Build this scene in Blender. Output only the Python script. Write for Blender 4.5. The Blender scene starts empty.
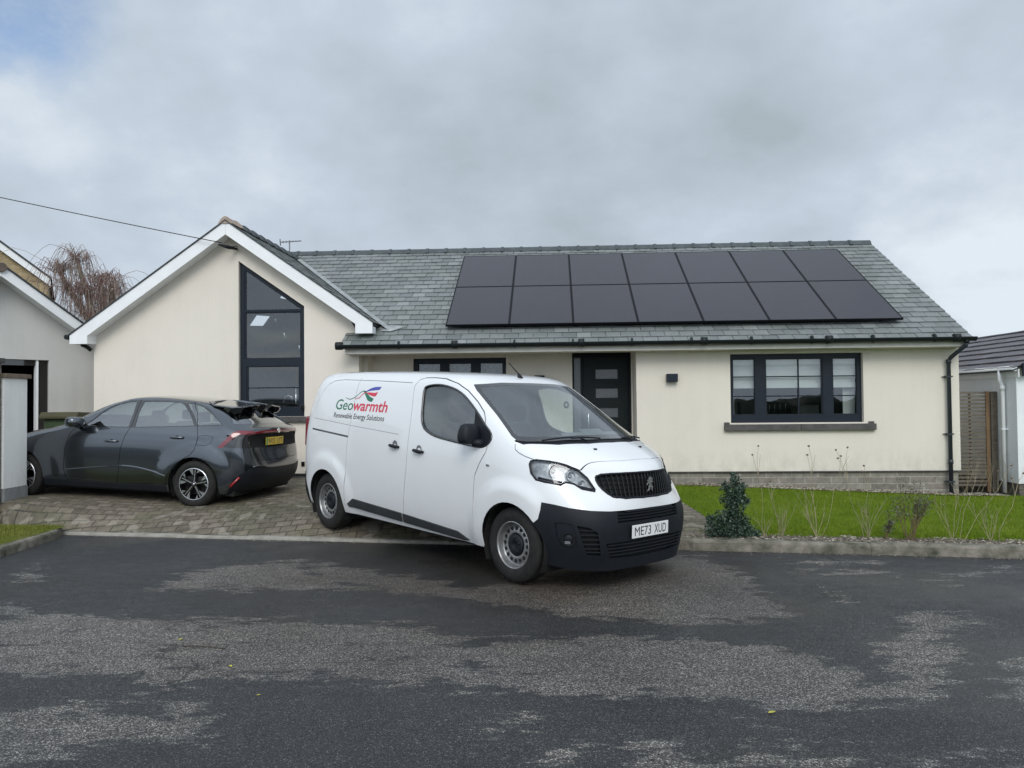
import bpy, bmesh, math, random
import numpy as np
from mathutils import Vector, Matrix, noise
from mathutils.bvhtree import BVHTree
from mathutils.geometry import tessellate_polygon

random.seed(7)
PI = math.pi
scene = bpy.context.scene
COL = scene.collection

# ------------------------------------------------------------------ helpers
def tag(o, label=None, cat=None, group=None, kind=None):
    if label: o['label'] = label
    if cat: o['category'] = cat
    if group: o['group'] = group
    if kind: o['kind'] = kind
    return o

def empty(name, label, cat, M=None, group=None):
    o = bpy.data.objects.new(name, None)
    o.empty_display_size = 0.2
    COL.objects.link(o)
    if M is not None: o.matrix_world = M
    tag(o, label, cat, group)
    return o

def link_mesh(name, me, parent=None, M=None):
    o = bpy.data.objects.new(name, me)
    COL.objects.link(o)
    if parent is not None: o.parent = parent
    if M is not None: o.matrix_basis = M
    return o

def obj(name, bm, mats, parent=None, smooth=None, M=None, bevel=0, recalc=False):
    """link a bmesh as ONE object; mats is a material or a list"""
    if recalc: bmesh.ops.recalc_face_normals(bm, faces=bm.faces)
    me = bpy.data.meshes.new(name)
    bm.to_mesh(me); bm.free()
    for m in (mats if isinstance(mats, (list, tuple)) else [mats]): me.materials.append(m)
    if smooth is not None:
        for p in me.polygons: p.use_smooth = True
        if smooth < 3: me.set_sharp_from_angle(angle=smooth)
    o = link_mesh(name, me, parent, M)
    if bevel:
        b = o.modifiers.new('bev', 'BEVEL'); b.width = bevel; b.segments = 2; b.limit_method = 'ANGLE'; b.angle_limit = 0.6
    return o

def box(bm, a, b, mi=0, M=None):
    (x0, y0, z0), (x1, y1, z1) = a, b
    co = [(x0,y0,z0),(x1,y0,z0),(x1,y1,z0),(x0,y1,z0),(x0,y0,z1),(x1,y0,z1),(x1,y1,z1),(x0,y1,z1)]
    if M is not None: co = [M @ Vector(c) for c in co]
    v = [bm.verts.new(c) for c in co]
    out = []
    for f in ((0,3,2,1),(4,5,6,7),(0,1,5,4),(1,2,6,5),(2,3,7,6),(3,0,4,7)):
        fc = bm.faces.new([v[i] for i in f]); fc.material_index = mi; out.append(fc)
    return v

def BM(): return bmesh.new()

def boxobj(name, a, b, mat, parent=None, bevel=0, M=None):
    bm = BM(); box(bm, a, b); return obj(name, bm, mat, parent, M=M, bevel=bevel)

def prism(bm, pts, ax, d0, d1, mi=0):
    """pts 2-D polygon extruded along axis ax ('x','y','z') from d0 to d1"""
    def P(p, d):
        if ax == 'y': return (p[0], d, p[1])
        if ax == 'x': return (d, p[0], p[1])
        return (p[0], p[1], d)
    a = [bm.verts.new(P(p, d0)) for p in pts]; b = [bm.verts.new(P(p, d1)) for p in pts]
    n = len(pts); fs = [bm.faces.new(a), bm.faces.new(b[::-1])]
    for i in range(n): fs.append(bm.faces.new((a[i], b[i], b[(i+1)%n], a[(i+1)%n])))
    for f in fs: f.material_index = mi
    bmesh.ops.recalc_face_normals(bm, faces=fs)
    return a + b

def tube(bm, pts, rad, n=8, mi=0, cap=True):
    pts = [Vector(p) for p in pts]; rings = []
    up = Vector((0,0,1)); prev = None
    for i, p in enumerate(pts):
        t = (pts[min(i+1, len(pts)-1)] - pts[max(i-1, 0)])
        if t.length < 1e-9: t = Vector((0,0,1))
        t.normalize()
        if prev is None:
            a = t.cross(Vector((0,0,1)) if abs(t.z) < .9 else Vector((1,0,0))).normalized()
        else:
            a = (prev - t*prev.dot(t)); a = a.normalized() if a.length > 1e-6 else prev
        prev = a; b = t.cross(a)
        r = rad[i] if isinstance(rad, (list, tuple)) else rad
        rings.append([bm.verts.new(p + (a*math.cos(k*2*PI/n) + b*math.sin(k*2*PI/n))*r) for k in range(n)])
    for i in range(len(rings)-1):
        for k in range(n):
            f = bm.faces.new((rings[i][k], rings[i][(k+1)%n], rings[i+1][(k+1)%n], rings[i+1][k])); f.material_index = mi; f.smooth = True
    if cap and n > 2:
        for r_ in (rings[0][::-1], rings[-1]):
            f = bm.faces.new(r_); f.material_index = mi
    return rings

def lathe(bm, prof, n=48, mi=0, axis='y', c=(0,0,0), close=False):
    """prof: (radius, offset along axis) -> surface of revolution"""
    rings = []
    for (r, h) in prof:
        ring = []
        for k in range(n):
            a = 2*PI*k/n
            if axis == 'y': co = (c[0]+r*math.cos(a), c[1]+h, c[2]+r*math.sin(a))
            elif axis == 'z': co = (c[0]+r*math.cos(a), c[1]+r*math.sin(a), c[2]+h)
            else: co = (c[0]+h, c[1]+r*math.cos(a), c[2]+r*math.sin(a))
            ring.append(bm.verts.new(co))
        rings.append(ring)
    fs = []
    for i in range(len(rings)-1):
        for k in range(n):
            f = bm.faces.new((rings[i][k], rings[i+1][k], rings[i+1][(k+1)%n], rings[i][(k+1)%n])); f.material_index = mi; f.smooth = True; fs.append(f)
    for idx, (r, h) in ((0, prof[0]), (-1, prof[-1])):
        if close:
            f = bm.faces.new(rings[idx]); f.material_index = mi; fs.append(f)
    return fs

def tess(bm, loops, to3, mi=0):
    """flat face with holes. loops of 2-D points, first the outer one"""
    tri = tessellate_polygon([[Vector((p[0], p[1], 0)) for p in l] for l in loops])
    flat = [p for l in loops for p in l]
    vs = [bm.verts.new(to3(p)) for p in flat]
    fs = []
    for t in tri:
        try:
            f = bm.faces.new([vs[i] for i in t]); f.material_index = mi; fs.append(f)
        except ValueError: pass
    return vs, fs

def wall_holes(bm, outer, holes, y0, y1, mi=0, ax='y'):
    def T(y):
        if ax == 'y': return lambda p: (p[0], y, p[1])
        if ax == 'x': return lambda p: (y, p[0], p[1])
        return lambda p: (p[0], p[1], y)
    va, fa = tess(bm, [outer]+holes, T(y0), mi)
    vb, fb = tess(bm, [outer]+holes, T(y1), mi)
    k = 0; fs = fa+fb
    for l in [outer]+holes:
        n = len(l)
        for i in range(n):
            j = (i+1) % n
            f = bm.faces.new((va[k+i], va[k+j], vb[k+j], vb[k+i])); f.material_index = mi; fs.append(f)
        k += n
    bmesh.ops.recalc_face_normals(bm, faces=fs)

def textmesh(s, size=1.0, shear=0, bold=0.0, sx=1.0, ext=0.002, spacing=1.0, res=6):
    cu = bpy.data.curves.new('text', 'FONT'); cu.body = s; cu.size = size; cu.shear = shear; cu.offset = bold
    cu.extrude = ext; cu.space_character = spacing; cu.resolution_u = res
    o = bpy.data.objects.new('text', cu); COL.objects.link(o)
    dg = bpy.context.evaluated_depsgraph_get(); dg.update()
    me = bpy.data.meshes.new_from_object(o.evaluated_get(dg))
    bpy.data.objects.remove(o); bpy.data.curves.remove(cu)
    co = np.empty(len(me.vertices)*3); me.vertices.foreach_get('co', co); co = co.reshape(-1, 3)
    co[:, 0] *= sx
    me.vertices.foreach_set('co', co.ravel())
    return me, co[:, 0].min(), co[:, 0].max(), co[:, 1].min(), co[:, 1].max()

# ------------------------------------------------------------------ materials
def new_mat(name):
    m = bpy.data.materials.new(name); m.use_nodes = True
    nt = m.node_tree; p = nt.nodes['Principled BSDF']
    return m, nt, p
def N(nt, t, **kw):
    n = nt.nodes.new(t)
    for k, v in kw.items():
        if k.startswith('i_'): n.inputs[k[2:].replace('_', ' ')].default_value = v
        else: setattr(n, k, v)
    return n
def mat(name, col, rough=.6, metal=0, coat=0, var=0.0, scale=8, bump=0.0, bscale=60, spec=.5, coatr=.03, col2=None, stretch=(1,1,1), dirt=0.0):
    """principled material with procedural colour variation and bump"""
    m, nt, p = new_mat(name)
    p.inputs['Roughness'].default_value = rough; p.inputs['Metallic'].default_value = metal
    p.inputs['Coat Weight'].default_value = coat; p.inputs['Coat Roughness'].default_value = coatr
    p.inputs['Specular IOR Level'].default_value = spec
    L = nt.links
    tc = N(nt, 'ShaderNodeTexCoord'); mp = N(nt, 'ShaderNodeMapping'); mp.inputs['Scale'].default_value = stretch
    L.new(tc.outputs['Object'], mp.inputs['Vector'])
    n1 = N(nt, 'ShaderNodeTexNoise'); n1.inputs['Scale'].default_value = scale; n1.inputs['Detail'].default_value = 6; n1.inputs['Roughness'].default_value = .6
    L.new(mp.outputs[0], n1.inputs['Vector'])
    cr = N(nt, 'ShaderNodeValToRGB')
    if col2 is None:
        a = [max(0, c*(1-var)) for c in col]; b = [min(1, c*(1+var)) for c in col]
    else: a, b = col, col2
    cr.color_ramp.elements[0].position = .3; cr.color_ramp.elements[1].position = .7
    cr.color_ramp.elements[0].color = (*a, 1); cr.color_ramp.elements[1].color = (*b, 1)
    L.new(n1.outputs['Fac'], cr.inputs['Fac']); L.new(cr.outputs[0], p.inputs['Base Color'])
    if bump:
        n2 = N(nt, 'ShaderNodeTexNoise'); n2.inputs['Scale'].default_value = bscale; n2.inputs['Detail'].default_value = 4
        L.new(mp.outputs[0], n2.inputs['Vector'])
        bp = N(nt, 'ShaderNodeBump'); bp.inputs['Strength'].default_value = bump; bp.inputs['Distance'].default_value = .01
        L.new(n2.outputs['Fac'], bp.inputs['Height']); L.new(bp.outputs[0], p.inputs['Normal'])
    return m
def math_node(nt, op, a, b=None, clamp=False):
    n = N(nt, 'ShaderNodeMath', operation=op, use_clamp=clamp)
    for i, v in enumerate((a, b)):
        if v is None: continue
        if hasattr(v, 'default_value') or hasattr(v, 'links'): nt.links.new(v, n.inputs[i])
        else: n.inputs[i].default_value = v
    return n.outputs[0]
def mixcol(nt, fac, a, b, blend='MIX'):
    n = N(nt, 'ShaderNodeMix', data_type='RGBA', blend_type=blend)
    for i, v in ((0, fac), (6, a), (7, b)):
        if hasattr(v, 'links'): nt.links.new(v, n.inputs[i])
        elif isinstance(v, (tuple, list)): n.inputs[i].default_value = (*v, 1) if len(v) == 3 else v
        else: n.inputs[i].default_value = v
    return n.outputs[2]
def ramp(nt, fac, stops):
    cr = N(nt, 'ShaderNodeValToRGB'); e = cr.color_ramp.elements
    while len(e) < len(stops): e.new(.5)
    for i, (p, c) in enumerate(stops):
        e[i].position = p; e[i].color = (*c, 1) if len(c) == 3 else c
    nt.links.new(fac, cr.inputs['Fac']); return cr.outputs[0]
def noise_n(nt, vec, scale, detail=5, rough=.55, dist=0):
    n = N(nt, 'ShaderNodeTexNoise'); n.inputs['Scale'].default_value = scale; n.inputs['Detail'].default_value = detail
    n.inputs['Roughness'].default_value = rough; n.inputs['Distortion'].default_value = dist
    if vec is not None: nt.links.new(vec, n.inputs['Vector'])
    return n.outputs['Fac']
def bumpn(nt, p, height, strength=.3, dist=.01):
    b = N(nt, 'ShaderNodeBump'); b.inputs['Strength'].default_value = strength; b.inputs['Distance'].default_value = dist
    nt.links.new(height, b.inputs['Height']); nt.links.new(b.outputs[0], p.inputs['Normal'])
def objvec(nt, scale=(1,1,1), rot=(0,0,0)):
    tc = N(nt, 'ShaderNodeTexCoord'); mp = N(nt, 'ShaderNodeMapping'); mp.inputs['Scale'].default_value = scale; mp.inputs['Rotation'].default_value = rot
    nt.links.new(tc.outputs['Object'], mp.inputs['Vector']); return mp.outputs[0]
def glass_mat(name, tint=(.8,.85,.85), refl=1.0, rough=0.0, ior=1.5, minr=0.0):
    """thin pane: clear tinted transmission under a fresnel reflection"""
    m, nt, p = new_mat(name); nt.nodes.remove(p)
    out = nt.nodes['Material Output']
    tr = N(nt, 'ShaderNodeBsdfTransparent'); tr.inputs[0].default_value = (*tint, 1)
    gl = N(nt, 'ShaderNodeBsdfGlossy'); gl.inputs['Roughness'].default_value = rough; gl.inputs[0].default_value = (.95,.97,1,1)
    v = objvec(nt); nz = noise_n(nt, v, 1.3, 2)
    bp = N(nt, 'ShaderNodeBump'); bp.inputs['Strength'].default_value = .03; bp.inputs['Distance'].default_value = .05
    nt.links.new(nz, bp.inputs['Height']); nt.links.new(bp.outputs[0], gl.inputs['Normal'])
    fr = N(nt, 'ShaderNodeFresnel'); fr.inputs['IOR'].default_value = ior
    geo = N(nt, 'ShaderNodeNewGeometry')
    io = math_node(nt, 'MULTIPLY_ADD', geo.outputs['Backfacing'], 1/ior-ior); io.node.inputs[2].default_value = ior; nt.links.new(io, fr.inputs['IOR'])
    io.node.label = 'same reflectance from both sides'
    f2 = math_node(nt, 'MULTIPLY_ADD', fr.outputs[0], refl); f2.node.inputs[2].default_value = minr; f2.node.use_clamp = True
    mx = N(nt, 'ShaderNodeMixShader')
    nt.links.new(f2, mx.inputs[0]); nt.links.new(tr.outputs[0], mx.inputs[1]); nt.links.new(gl.outputs[0], mx.inputs[2])
    nt.links.new(mx.outputs[0], out.inputs[0])
    return m

def pt_in(poly, x, y):
    ins = False; n = len(poly); j = n-1
    for i in range(n):
        xi, yi = poly[i][0], poly[i][1]; xj, yj = poly[j][0], poly[j][1]
        if (yi > y) != (yj > y) and x < (xj-xi)*(y-yi)/(yj-yi)+xi: ins = not ins
        j = i
    return ins

# ------------------------------------------------------------------ curved body shells
def cage_body(stations, nb, levels=3):
    """box-topology control cage (half, y>0) -> mirrored Catmull-Clark surface bmesh.
    each station: nb side points bottom..top, then three points across the top (last on the centre line)."""
    nl = nb + 3
    verts = []; faces = []; idx = {}
    def V(co):
        key = (round(co[0],5), round(co[1],5), round(co[2],5))
        if key not in idx: idx[key] = len(verts); verts.append(co)
        return idx[key]
    def quad(a, b, c, d):
        q = []
        for k in (a, b, c, d):
            if k not in q: q.append(k)
        if len(q) >= 3: faces.append(q)
    for sg in (1, -1):
        G = [[V((p[0], p[1]*sg, p[2])) for p in s['p']] for s in stations]
        for i in range(len(G)-1):
            for j in range(nl-1):
                q = (G[i][j], G[i+1][j], G[i+1][j+1], G[i][j+1])
                quad(*(q if sg > 0 else q[::-1]))
        for end, s in ((0, stations[0]), (-1, stations[-1])):
            cap = s['cap']     # rows b0..b(nb-2) x three columns
            g = G[end]
            rows = []
            for j in range(nb-1):
                rows.append([g[j]] + [V((c[0], c[1]*sg, c[2])) for c in cap[j]])
            rows.append([g[nb-1], g[nb], g[nb+1], g[nb+2]])
            for j in range(nb-1):
                for k in range(3):
                    q = (rows[j][k], rows[j][k+1], rows[j+1][k+1], rows[j+1][k])
                    fl = (sg > 0) ^ (end == 0)
                    quad(*(q[::-1] if fl else q)) if False else quad(*(q if fl else q[::-1]))
    me = bpy.data.meshes.new('cage'); me.from_pydata(verts, [], faces); me.update()
    o = bpy.data.objects.new('cage', me); COL.objects.link(o)
    md = o.modifiers.new('s', 'SUBSURF'); md.levels = levels; md.render_levels = levels
    md.boundary_smooth = 'ALL'
    dg = bpy.context.evaluated_depsgraph_get(); dg.update()
    m2 = bpy.data.meshes.new_from_object(o.evaluated_get(dg))
    bpy.data.objects.remove(o); bpy.data.meshes.remove(me)
    bm = bmesh.new(); bm.from_mesh(m2); bpy.data.meshes.remove(m2)
    bmesh.ops.recalc_face_normals(bm, faces=bm.faces)
    # outward check
    f = max(bm.faces, key=lambda f: f.calc_center_median().y)
    if f.normal.y < 0: bmesh.ops.reverse_faces(bm, faces=bm.faces)
    return bm

class Shell:
    """a body surface that can be cut along outlines and split into panels"""
    def __init__(s, bm):
        s.bm = bm
        bm.normal_update(); bm.faces.ensure_lookup_table()
        s.bvh = BVHTree.FromBMesh(bm)
        s.ref = bm.copy(); s.ref.normal_update(); s.ref.faces.ensure_lookup_table()
        s.refbvh = BVHTree.FromBMesh(s.ref)
        s.regions = []
    def proj(s, kind):
        # 2-D frame (U,V) and facing direction
        return {'side+': (Vector((1,0,0)), Vector((0,0,1)), Vector((0,1,0))),
                'side-': (Vector((1,0,0)), Vector((0,0,1)), Vector((0,-1,0))),
                'front': (Vector((0,1,0)), Vector((0,0,1)), Vector((1,0,0))),
                'rear': (Vector((0,1,0)), Vector((0,0,1)), Vector((-1,0,0))),
                'top': (Vector((1,0,0)), Vector((0,1,0)), Vector((0,0,1)))}[kind]
    def cut(s, poly, frame, th=.15, filt=None, closed=True):
        U, V, D = frame
        n = len(poly)
        for i in range(n if closed else n-1):
            a = poly[i]; b = poly[(i+1) % n]
            dx, dy = b[0]-a[0], b[1]-a[1]; L = math.hypot(dx, dy)
            if L < 1e-6: continue
            lo = (min(a[0], b[0])-.004, min(a[1], b[1])-.004); hi = (max(a[0], b[0])+.004, max(a[1], b[1])+.004)
            fs = []
            for f in s.bm.faces:
                if f.normal.dot(D) < th: continue
                us = [v.co.dot(U) for v in f.verts]; 
                if max(us) < lo[0] or min(us) > hi[0]: continue
                vs = [v.co.dot(V) for v in f.verts]
                if max(vs) < lo[1] or min(vs) > hi[1]: continue
                if filt and not filt(f.calc_center_median()): continue
                fs.append(f)
            if not fs: continue
            geom = list(fs); es = set(); vv = set()
            for f in fs:
                es.update(f.edges); vv.update(f.verts)
            co = U*a[0] + V*a[1]
            no = (U*(-dy) + V*dx)
            bmesh.ops.bisect_plane(s.bm, geom=geom+list(es)+list(vv), dist=1e-5, plane_co=co, plane_no=no.normalized())
        s.bm.normal_update()
    def inside(s, poly, frame, th=.15, filt=None):
        U, V, D = frame; out = []
        xs = [p[0] for p in poly]; ys = [p[1] for p in poly]
        x0, x1, y0, y1 = min(xs), max(xs), min(ys), max(ys)
        for f in s.bm.faces:
            if f.normal.dot(D) < th: continue
            c = f.calc_center_median(); u, v = c.dot(U), c.dot(V)
            if u < x0 or u > x1 or v < y0 or v > y1: continue
            if filt and not filt(c): continue
            if pt_in(poly, u, v): out.append(f)
        return out
    def region(s, poly, frame, **kw):
        s.cut(poly, frame, **kw); return s.inside(poly, frame, **kw)
    def take(s, faces):
        nb = bmesh.new(); mp = {}
        for f in faces:
            vs = []
            for v in f.verts:
                if v.index not in mp or True:
                    if v not in mp: mp[v] = nb.verts.new(v.co)
                vs.append(mp[v])
            try:
                nf = nb.faces.new(vs); nf.smooth = True
            except ValueError: pass
        bmesh.ops.delete(s.bm, geom=list(faces), context='FACES')
        return nb
    def seam(s, pts, frame, w=.008, th=.15, filt=None, closed=False):
        """remove a narrow strip along a polyline"""
        n = len(pts); kill = []
        for i in range(n if closed else n-1):
            a = Vector(pts[i]); b = Vector(pts[(i+1) % n]); d = (b-a)
            if d.length < 1e-6: continue
            d.normalize(); q = Vector((-d.y, d.x))*w*.5; e = d*w*.25
            poly = [tuple(a-q-e), tuple(b-q+e), tuple(b+q+e), tuple(a+q-e)]
            s.cut(poly, frame, th=th, filt=filt)
        for i in range(n if closed else n-1):
            a = Vector(pts[i]); b = Vector(pts[(i+1) % n]); d = (b-a)
            if d.length < 1e-6: continue
            d.normalize(); q = Vector((-d.y, d.x))*w*.5; e = d*w*.25
            poly = [tuple(a-q-e), tuple(b-q+e), tuple(b+q+e), tuple(a+q-e)]
            kill += s.inside(poly, frame, th=th, filt=filt)
        kill = list({f for f in kill if f.is_valid})
        bmesh.ops.delete(s.bm, geom=kill, context='FACES')
    def normal_at(s, co):
        loc, no, fi, d = s.refbvh.find_nearest(co)
        f = s.ref.faces[fi]
        ws = [1.0/((v.co-loc).length+1e-5)**2 for v in f.verts]
        # bilinear-ish blend on quads
        n = Vector((0,0,0))
        for w, v in zip(ws, f.verts): n += v.normal*w
        return n.normalized()
    def raise_to(s, p, D, off=0.0):
        """surface point hit by a ray coming from outside along -D"""
        o = Vector(p) + Vector(D)*3
        h = s.refbvh.ray_cast(o, -Vector(D))
        return (h[0] + Vector(D)*off) if h[0] is not None else None

def panel_obj(shell, name, bm, mats, parent, off=0.0, rim=0.006, mi=None, ref_normals=True):
    """panel cut from a shell: offset along the body normals, rolled edge going inwards, smooth reference normals"""
    bm.normal_update()
    if mi is not None:
        for f in bm.faces: f.material_index = mi
    base = [v for v in bm.verts]
    nrm = {}
    for v in base:
        nrm[v] = shell.normal_at(v.co)
    if off:
        for v in base: v.co += nrm[v]*off
    lay = bm.faces.layers.int.new('rim')
    if rim:
        be = [e for e in bm.edges if e.is_boundary]
        r = bmesh.ops.extrude_edge_only(bm, edges=be)
        nv = [g for g in r['geom'] if isinstance(g, bmesh.types.BMVert)]
        for g in r['geom']:
            if isinstance(g, bmesh.types.BMFace): g[lay] = 1
        for v in nv:
            n_ = shell.normal_at(v.co); v.co -= n_*rim
    bm.faces.ensure_lookup_table(); bm.verts.ensure_lookup_table(); bm.verts.index_update()
    rimf = [f[lay] for f in bm.faces]
    me = bpy.data.meshes.new(name); bm.to_mesh(me)
    for m in (mats if isinstance(mats, (list, tuple)) else [mats]): me.materials.append(m)
    for p in me.polygons: p.use_smooth = True
    vn = [shell.normal_at(v.co) for v in me.vertices]
    ln = []
    me.update()
    for p, r_ in zip(me.polygons, rimf):
        for vi in p.vertices:
            ln.append(tuple(p.normal) if r_ else tuple(vn[vi]))
    if ref_normals: me.normals_split_custom_set(ln)
    bm.free()
    return link_mesh(name, me, parent)
# ------------------------------------------------------------------ materials used by several things
def paint(name, col, metal=0.0, rough=.35, coat=1.0, dirt=.0, dirtcol=(.25,.22,.18), flake=0):
    m, nt, p = new_mat(name)
    p.inputs['Metallic'].default_value = metal; p.inputs['Roughness'].default_value = rough
    p.inputs['Coat Weight'].default_value = coat; p.inputs['Coat Roughness'].default_value = .035
    v = objvec(nt)
    n = noise_n(nt, v, 2.2, 8, .65)
    # road dirt: strongest low down on the body
    tc = N(nt, 'ShaderNodeTexCoord'); sp = N(nt, 'ShaderNodeSeparateXYZ'); nt.links.new(tc.outputs['Object'], sp.inputs[0])
    low = N(nt, 'ShaderNodeMapRange'); low.inputs[1].default_value = .95; low.inputs[2].default_value = .25; low.inputs[3].default_value = .12; low.inputs[4].default_value = 1
    nt.links.new(sp.outputs[2], low.inputs[0])
    d = math_node(nt, 'MULTIPLY', math_node(nt, 'MULTIPLY', n, low.outputs[0]), dirt, clamp=True)
    c = mixcol(nt, d, col, dirtcol)
    geo = N(nt, 'ShaderNodeNewGeometry')
    c2 = mixcol(nt, geo.outputs['Backfacing'], c, (.03,.03,.03))
    nt.links.new(c2, p.inputs['Base Color'])
    r = math_node(nt, 'MULTIPLY_ADD', d, .5); r.node.inputs[2].default_value = rough
    nt.links.new(r, p.inputs['Roughness'])
    cw = math_node(nt, 'MULTIPLY_ADD', d, -1.2*coat); cw.node.inputs[2].default_value = coat; cw.node.use_clamp = True
    nt.links.new(cw, p.inputs['Coat Weight'])
    return m
M = {}
M['white_paint'] = paint('white van paint', (.765,.775,.785), rough=.34, dirt=.38)
M['grey_paint'] = paint('dark grey metallic paint', (.088,.098,.112), metal=.92, rough=.17, dirt=.12, dirtcol=(.09,.085,.08))
M['black_plastic'] = mat('black textured plastic', (.008,.010,.014), .5, bump=.25, bscale=400, var=.25, scale=5, spec=.28)
M['grey_plastic'] = mat('grey side moulding plastic', (.030,.032,.033), .6, var=.25, scale=5)
M['gloss_black'] = mat('gloss black trim', (.008,.008,.009), .08, coat=1, var=.1)
M['rubber'] = mat('tyre rubber', (.018,.017,.016), .8, spec=.3, var=.4, scale=14, bump=.2, bscale=90)
M['steel_rim'] = mat('silver steel wheel', (.30,.30,.30), .38, metal=.7, var=.25, scale=18)
M['grille'] = mat('grille plastic', (.010,.011,.012), .4, var=.2)
M['chrome'] = mat('chrome', (.75,.76,.78), .12, metal=1, var=.08, scale=30)
M['alloy'] = mat('machined alloy', (.62,.63,.65), .25, metal=.9, var=.1)
M['dark'] = mat('dark recess', (.006,.006,.006), .9, var=.2)
M['liner'] = mat('panel gap shadow liner', (.16,.165,.17), .8, var=.2)
M['seat'] = mat('dark seat cloth', (.03,.03,.033), .9, var=.3, scale=40, bump=.3)
M['lamp_inner'] = mat('lamp reflector', (.34,.35,.36), .5, metal=.5, var=.5, scale=16, bump=.7, bscale=14)
M['lamp_refl'] = mat('lamp bowl', (.34,.36,.37), .42, metal=.7, var=.3, scale=20)
M['red_lens'] = mat('red lamp lens', (.17,.006,.014), .12, coat=1, var=.2)
M['red_refl'] = mat('red reflector', (.35,.01,.015), .2, coat=1, var=.2)
M['car_glass'] = glass_mat('car side glass', (.42,.49,.47), refl=1.5, ior=1.55, minr=.12)
M['screen_glass'] = glass_mat('windscreen glass', (.80,.87,.85), refl=1.1, ior=1.5, minr=.13)
M['van_glass'] = glass_mat('van side glass', (.74,.82,.79), refl=1.3, ior=1.5, minr=.10)
M['dark_glass'] = glass_mat('tinted glass', (.22,.24,.25), refl=1.5, ior=1.55, minr=.16)
M['lens'] = glass_mat('clear lens', (.92,.94,.95), refl=1.0, ior=1.45, minr=.02)
M['plate_white'] = mat('white number plate', (.74,.74,.72), .35, var=.03)
M['plate_yellow'] = mat('yellow number plate', (.62,.42,.02), .35, var=.05)
M['plate_black'] = mat('plate lettering', (.01,.01,.01), .4, var=.1)
M['plate_green'] = mat('green plate band', (.01,.22,.06), .4, var=.1)
M['logo_green'] = mat('green vinyl lettering', (.012,.16,.085), .4, var=.05)
M['logo_red'] = mat('red vinyl lettering', (.62,.035,.075), .4, var=.05)
M['logo_blue'] = mat('blue vinyl lettering', (.06,.07,.36), .4, var=.05)
M['logo_black'] = mat('black vinyl lettering', (.03,.03,.035), .4, var=.05)
M['anthracite'] = mat('anthracite frame', (.012,.017,.026), .42, spec=.25, var=.12, scale=5)
M['white_upvc'] = mat('white board', (.80,.81,.81), .42, var=.05, scale=3)
M['black_upvc'] = mat('black gutter plastic', (.008,.012,.013), .4, spec=.3, var=.2, scale=6)
M['pipe_grey'] = mat('dark grey downpipe', (.028,.034,.045), .4, var=.15, scale=6)

def add_number_text(s, parent, mat_, width, height, place, name='lettering', sx=1.0, bold=.01):
    me, x0, x1, y0, y1 = textmesh(s, 1.0, bold=bold, ext=.012)
    kx = width/(x1-x0); ky = height/(y1-y0)
    for v in me.vertices:
        x = (v.co.x-(x0+x1)/2)*kx; y = (v.co.y-(y0+y1)/2)*ky
        v.co = place(x, y, v.co.z*.05)
    me.materials.append(mat_)
    return link_mesh(name, me, parent)

def smoothpoly(pts, it=2):
    for _ in range(it):
        q = []
        n = len(pts)
        for i in range(n):
            a = pts[i]; b = pts[(i+1) % n]
            q += [(a[0]*.75+b[0]*.25, a[1]*.75+b[1]*.25), (a[0]*.25+b[0]*.75, a[1]*.25+b[1]*.75)]
        pts = q
    return pts

def arch_poly(cx, cz, r, zb, n=18):
    p = []
    for i in range(n+1):
        a = PI + .0 - PI*i/n
        p.append((cx+r*math.cos(a), cz+r*math.sin(a)))
    return [(cx-r-.012, zb)] + p + [(cx+r+.012, zb)]

def arch_liner(parent, cx, cz, r, y0, y1):
    bm = BM(); n = 20; ra = []; rb = []
    for i in range(n+1):
        a = math.radians(-28 + 236*i/n)
        ra.append(bm.verts.new((cx+r*math.cos(a), y0, cz+r*math.sin(a)))); rb.append(bm.verts.new((cx+r*math.cos(a), y1, cz+r*math.sin(a))))
    for i in range(n): bm.faces.new((ra[i], ra[i+1], rb[i+1], rb[i]))
    bm.faces.new(rb)
    return obj('wheel_arch_liner', bm, M['dark'], parent)

def tyre_mesh(R, rr, w):
    bm = BM(); h = w/2
    prof = [(rr-.004, h-.012), (rr+.012, h-.002), (rr+.35*(R-rr), h+.004), (rr+.62*(R-rr), h+.003), (R-.018, h-.012), (R-.004, h-.028), (R, h-.045)]
    # circumferential grooves in the tread
    for g in (.045, 0, -.045):
        prof += [(R, g+.010), (R-.007, g+.007), (R-.007, g-.007), (R, g-.010)]
    prof += [(R, -h+.045), (R-.004, -h+.028), (R-.018, -h+.012), (rr+.5*(R-rr), -h), (rr, -h+.01)]
    lathe(bm, prof, 56)
    return bm

def shell_copy(shell, off, keep, name, m, parent):
    b = shell.ref.copy(); b.normal_update()
    for v, n in [(v, v.normal.copy()) for v in b.verts]: v.co -= n*off
    kill = [f for f in b.faces if not keep(f.calc_center_median(), f.normal)]
    bmesh.ops.delete(b, geom=kill, context='FACES')
    for f in b.faces: f.smooth = True
    return obj(name, b, m, parent)
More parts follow.
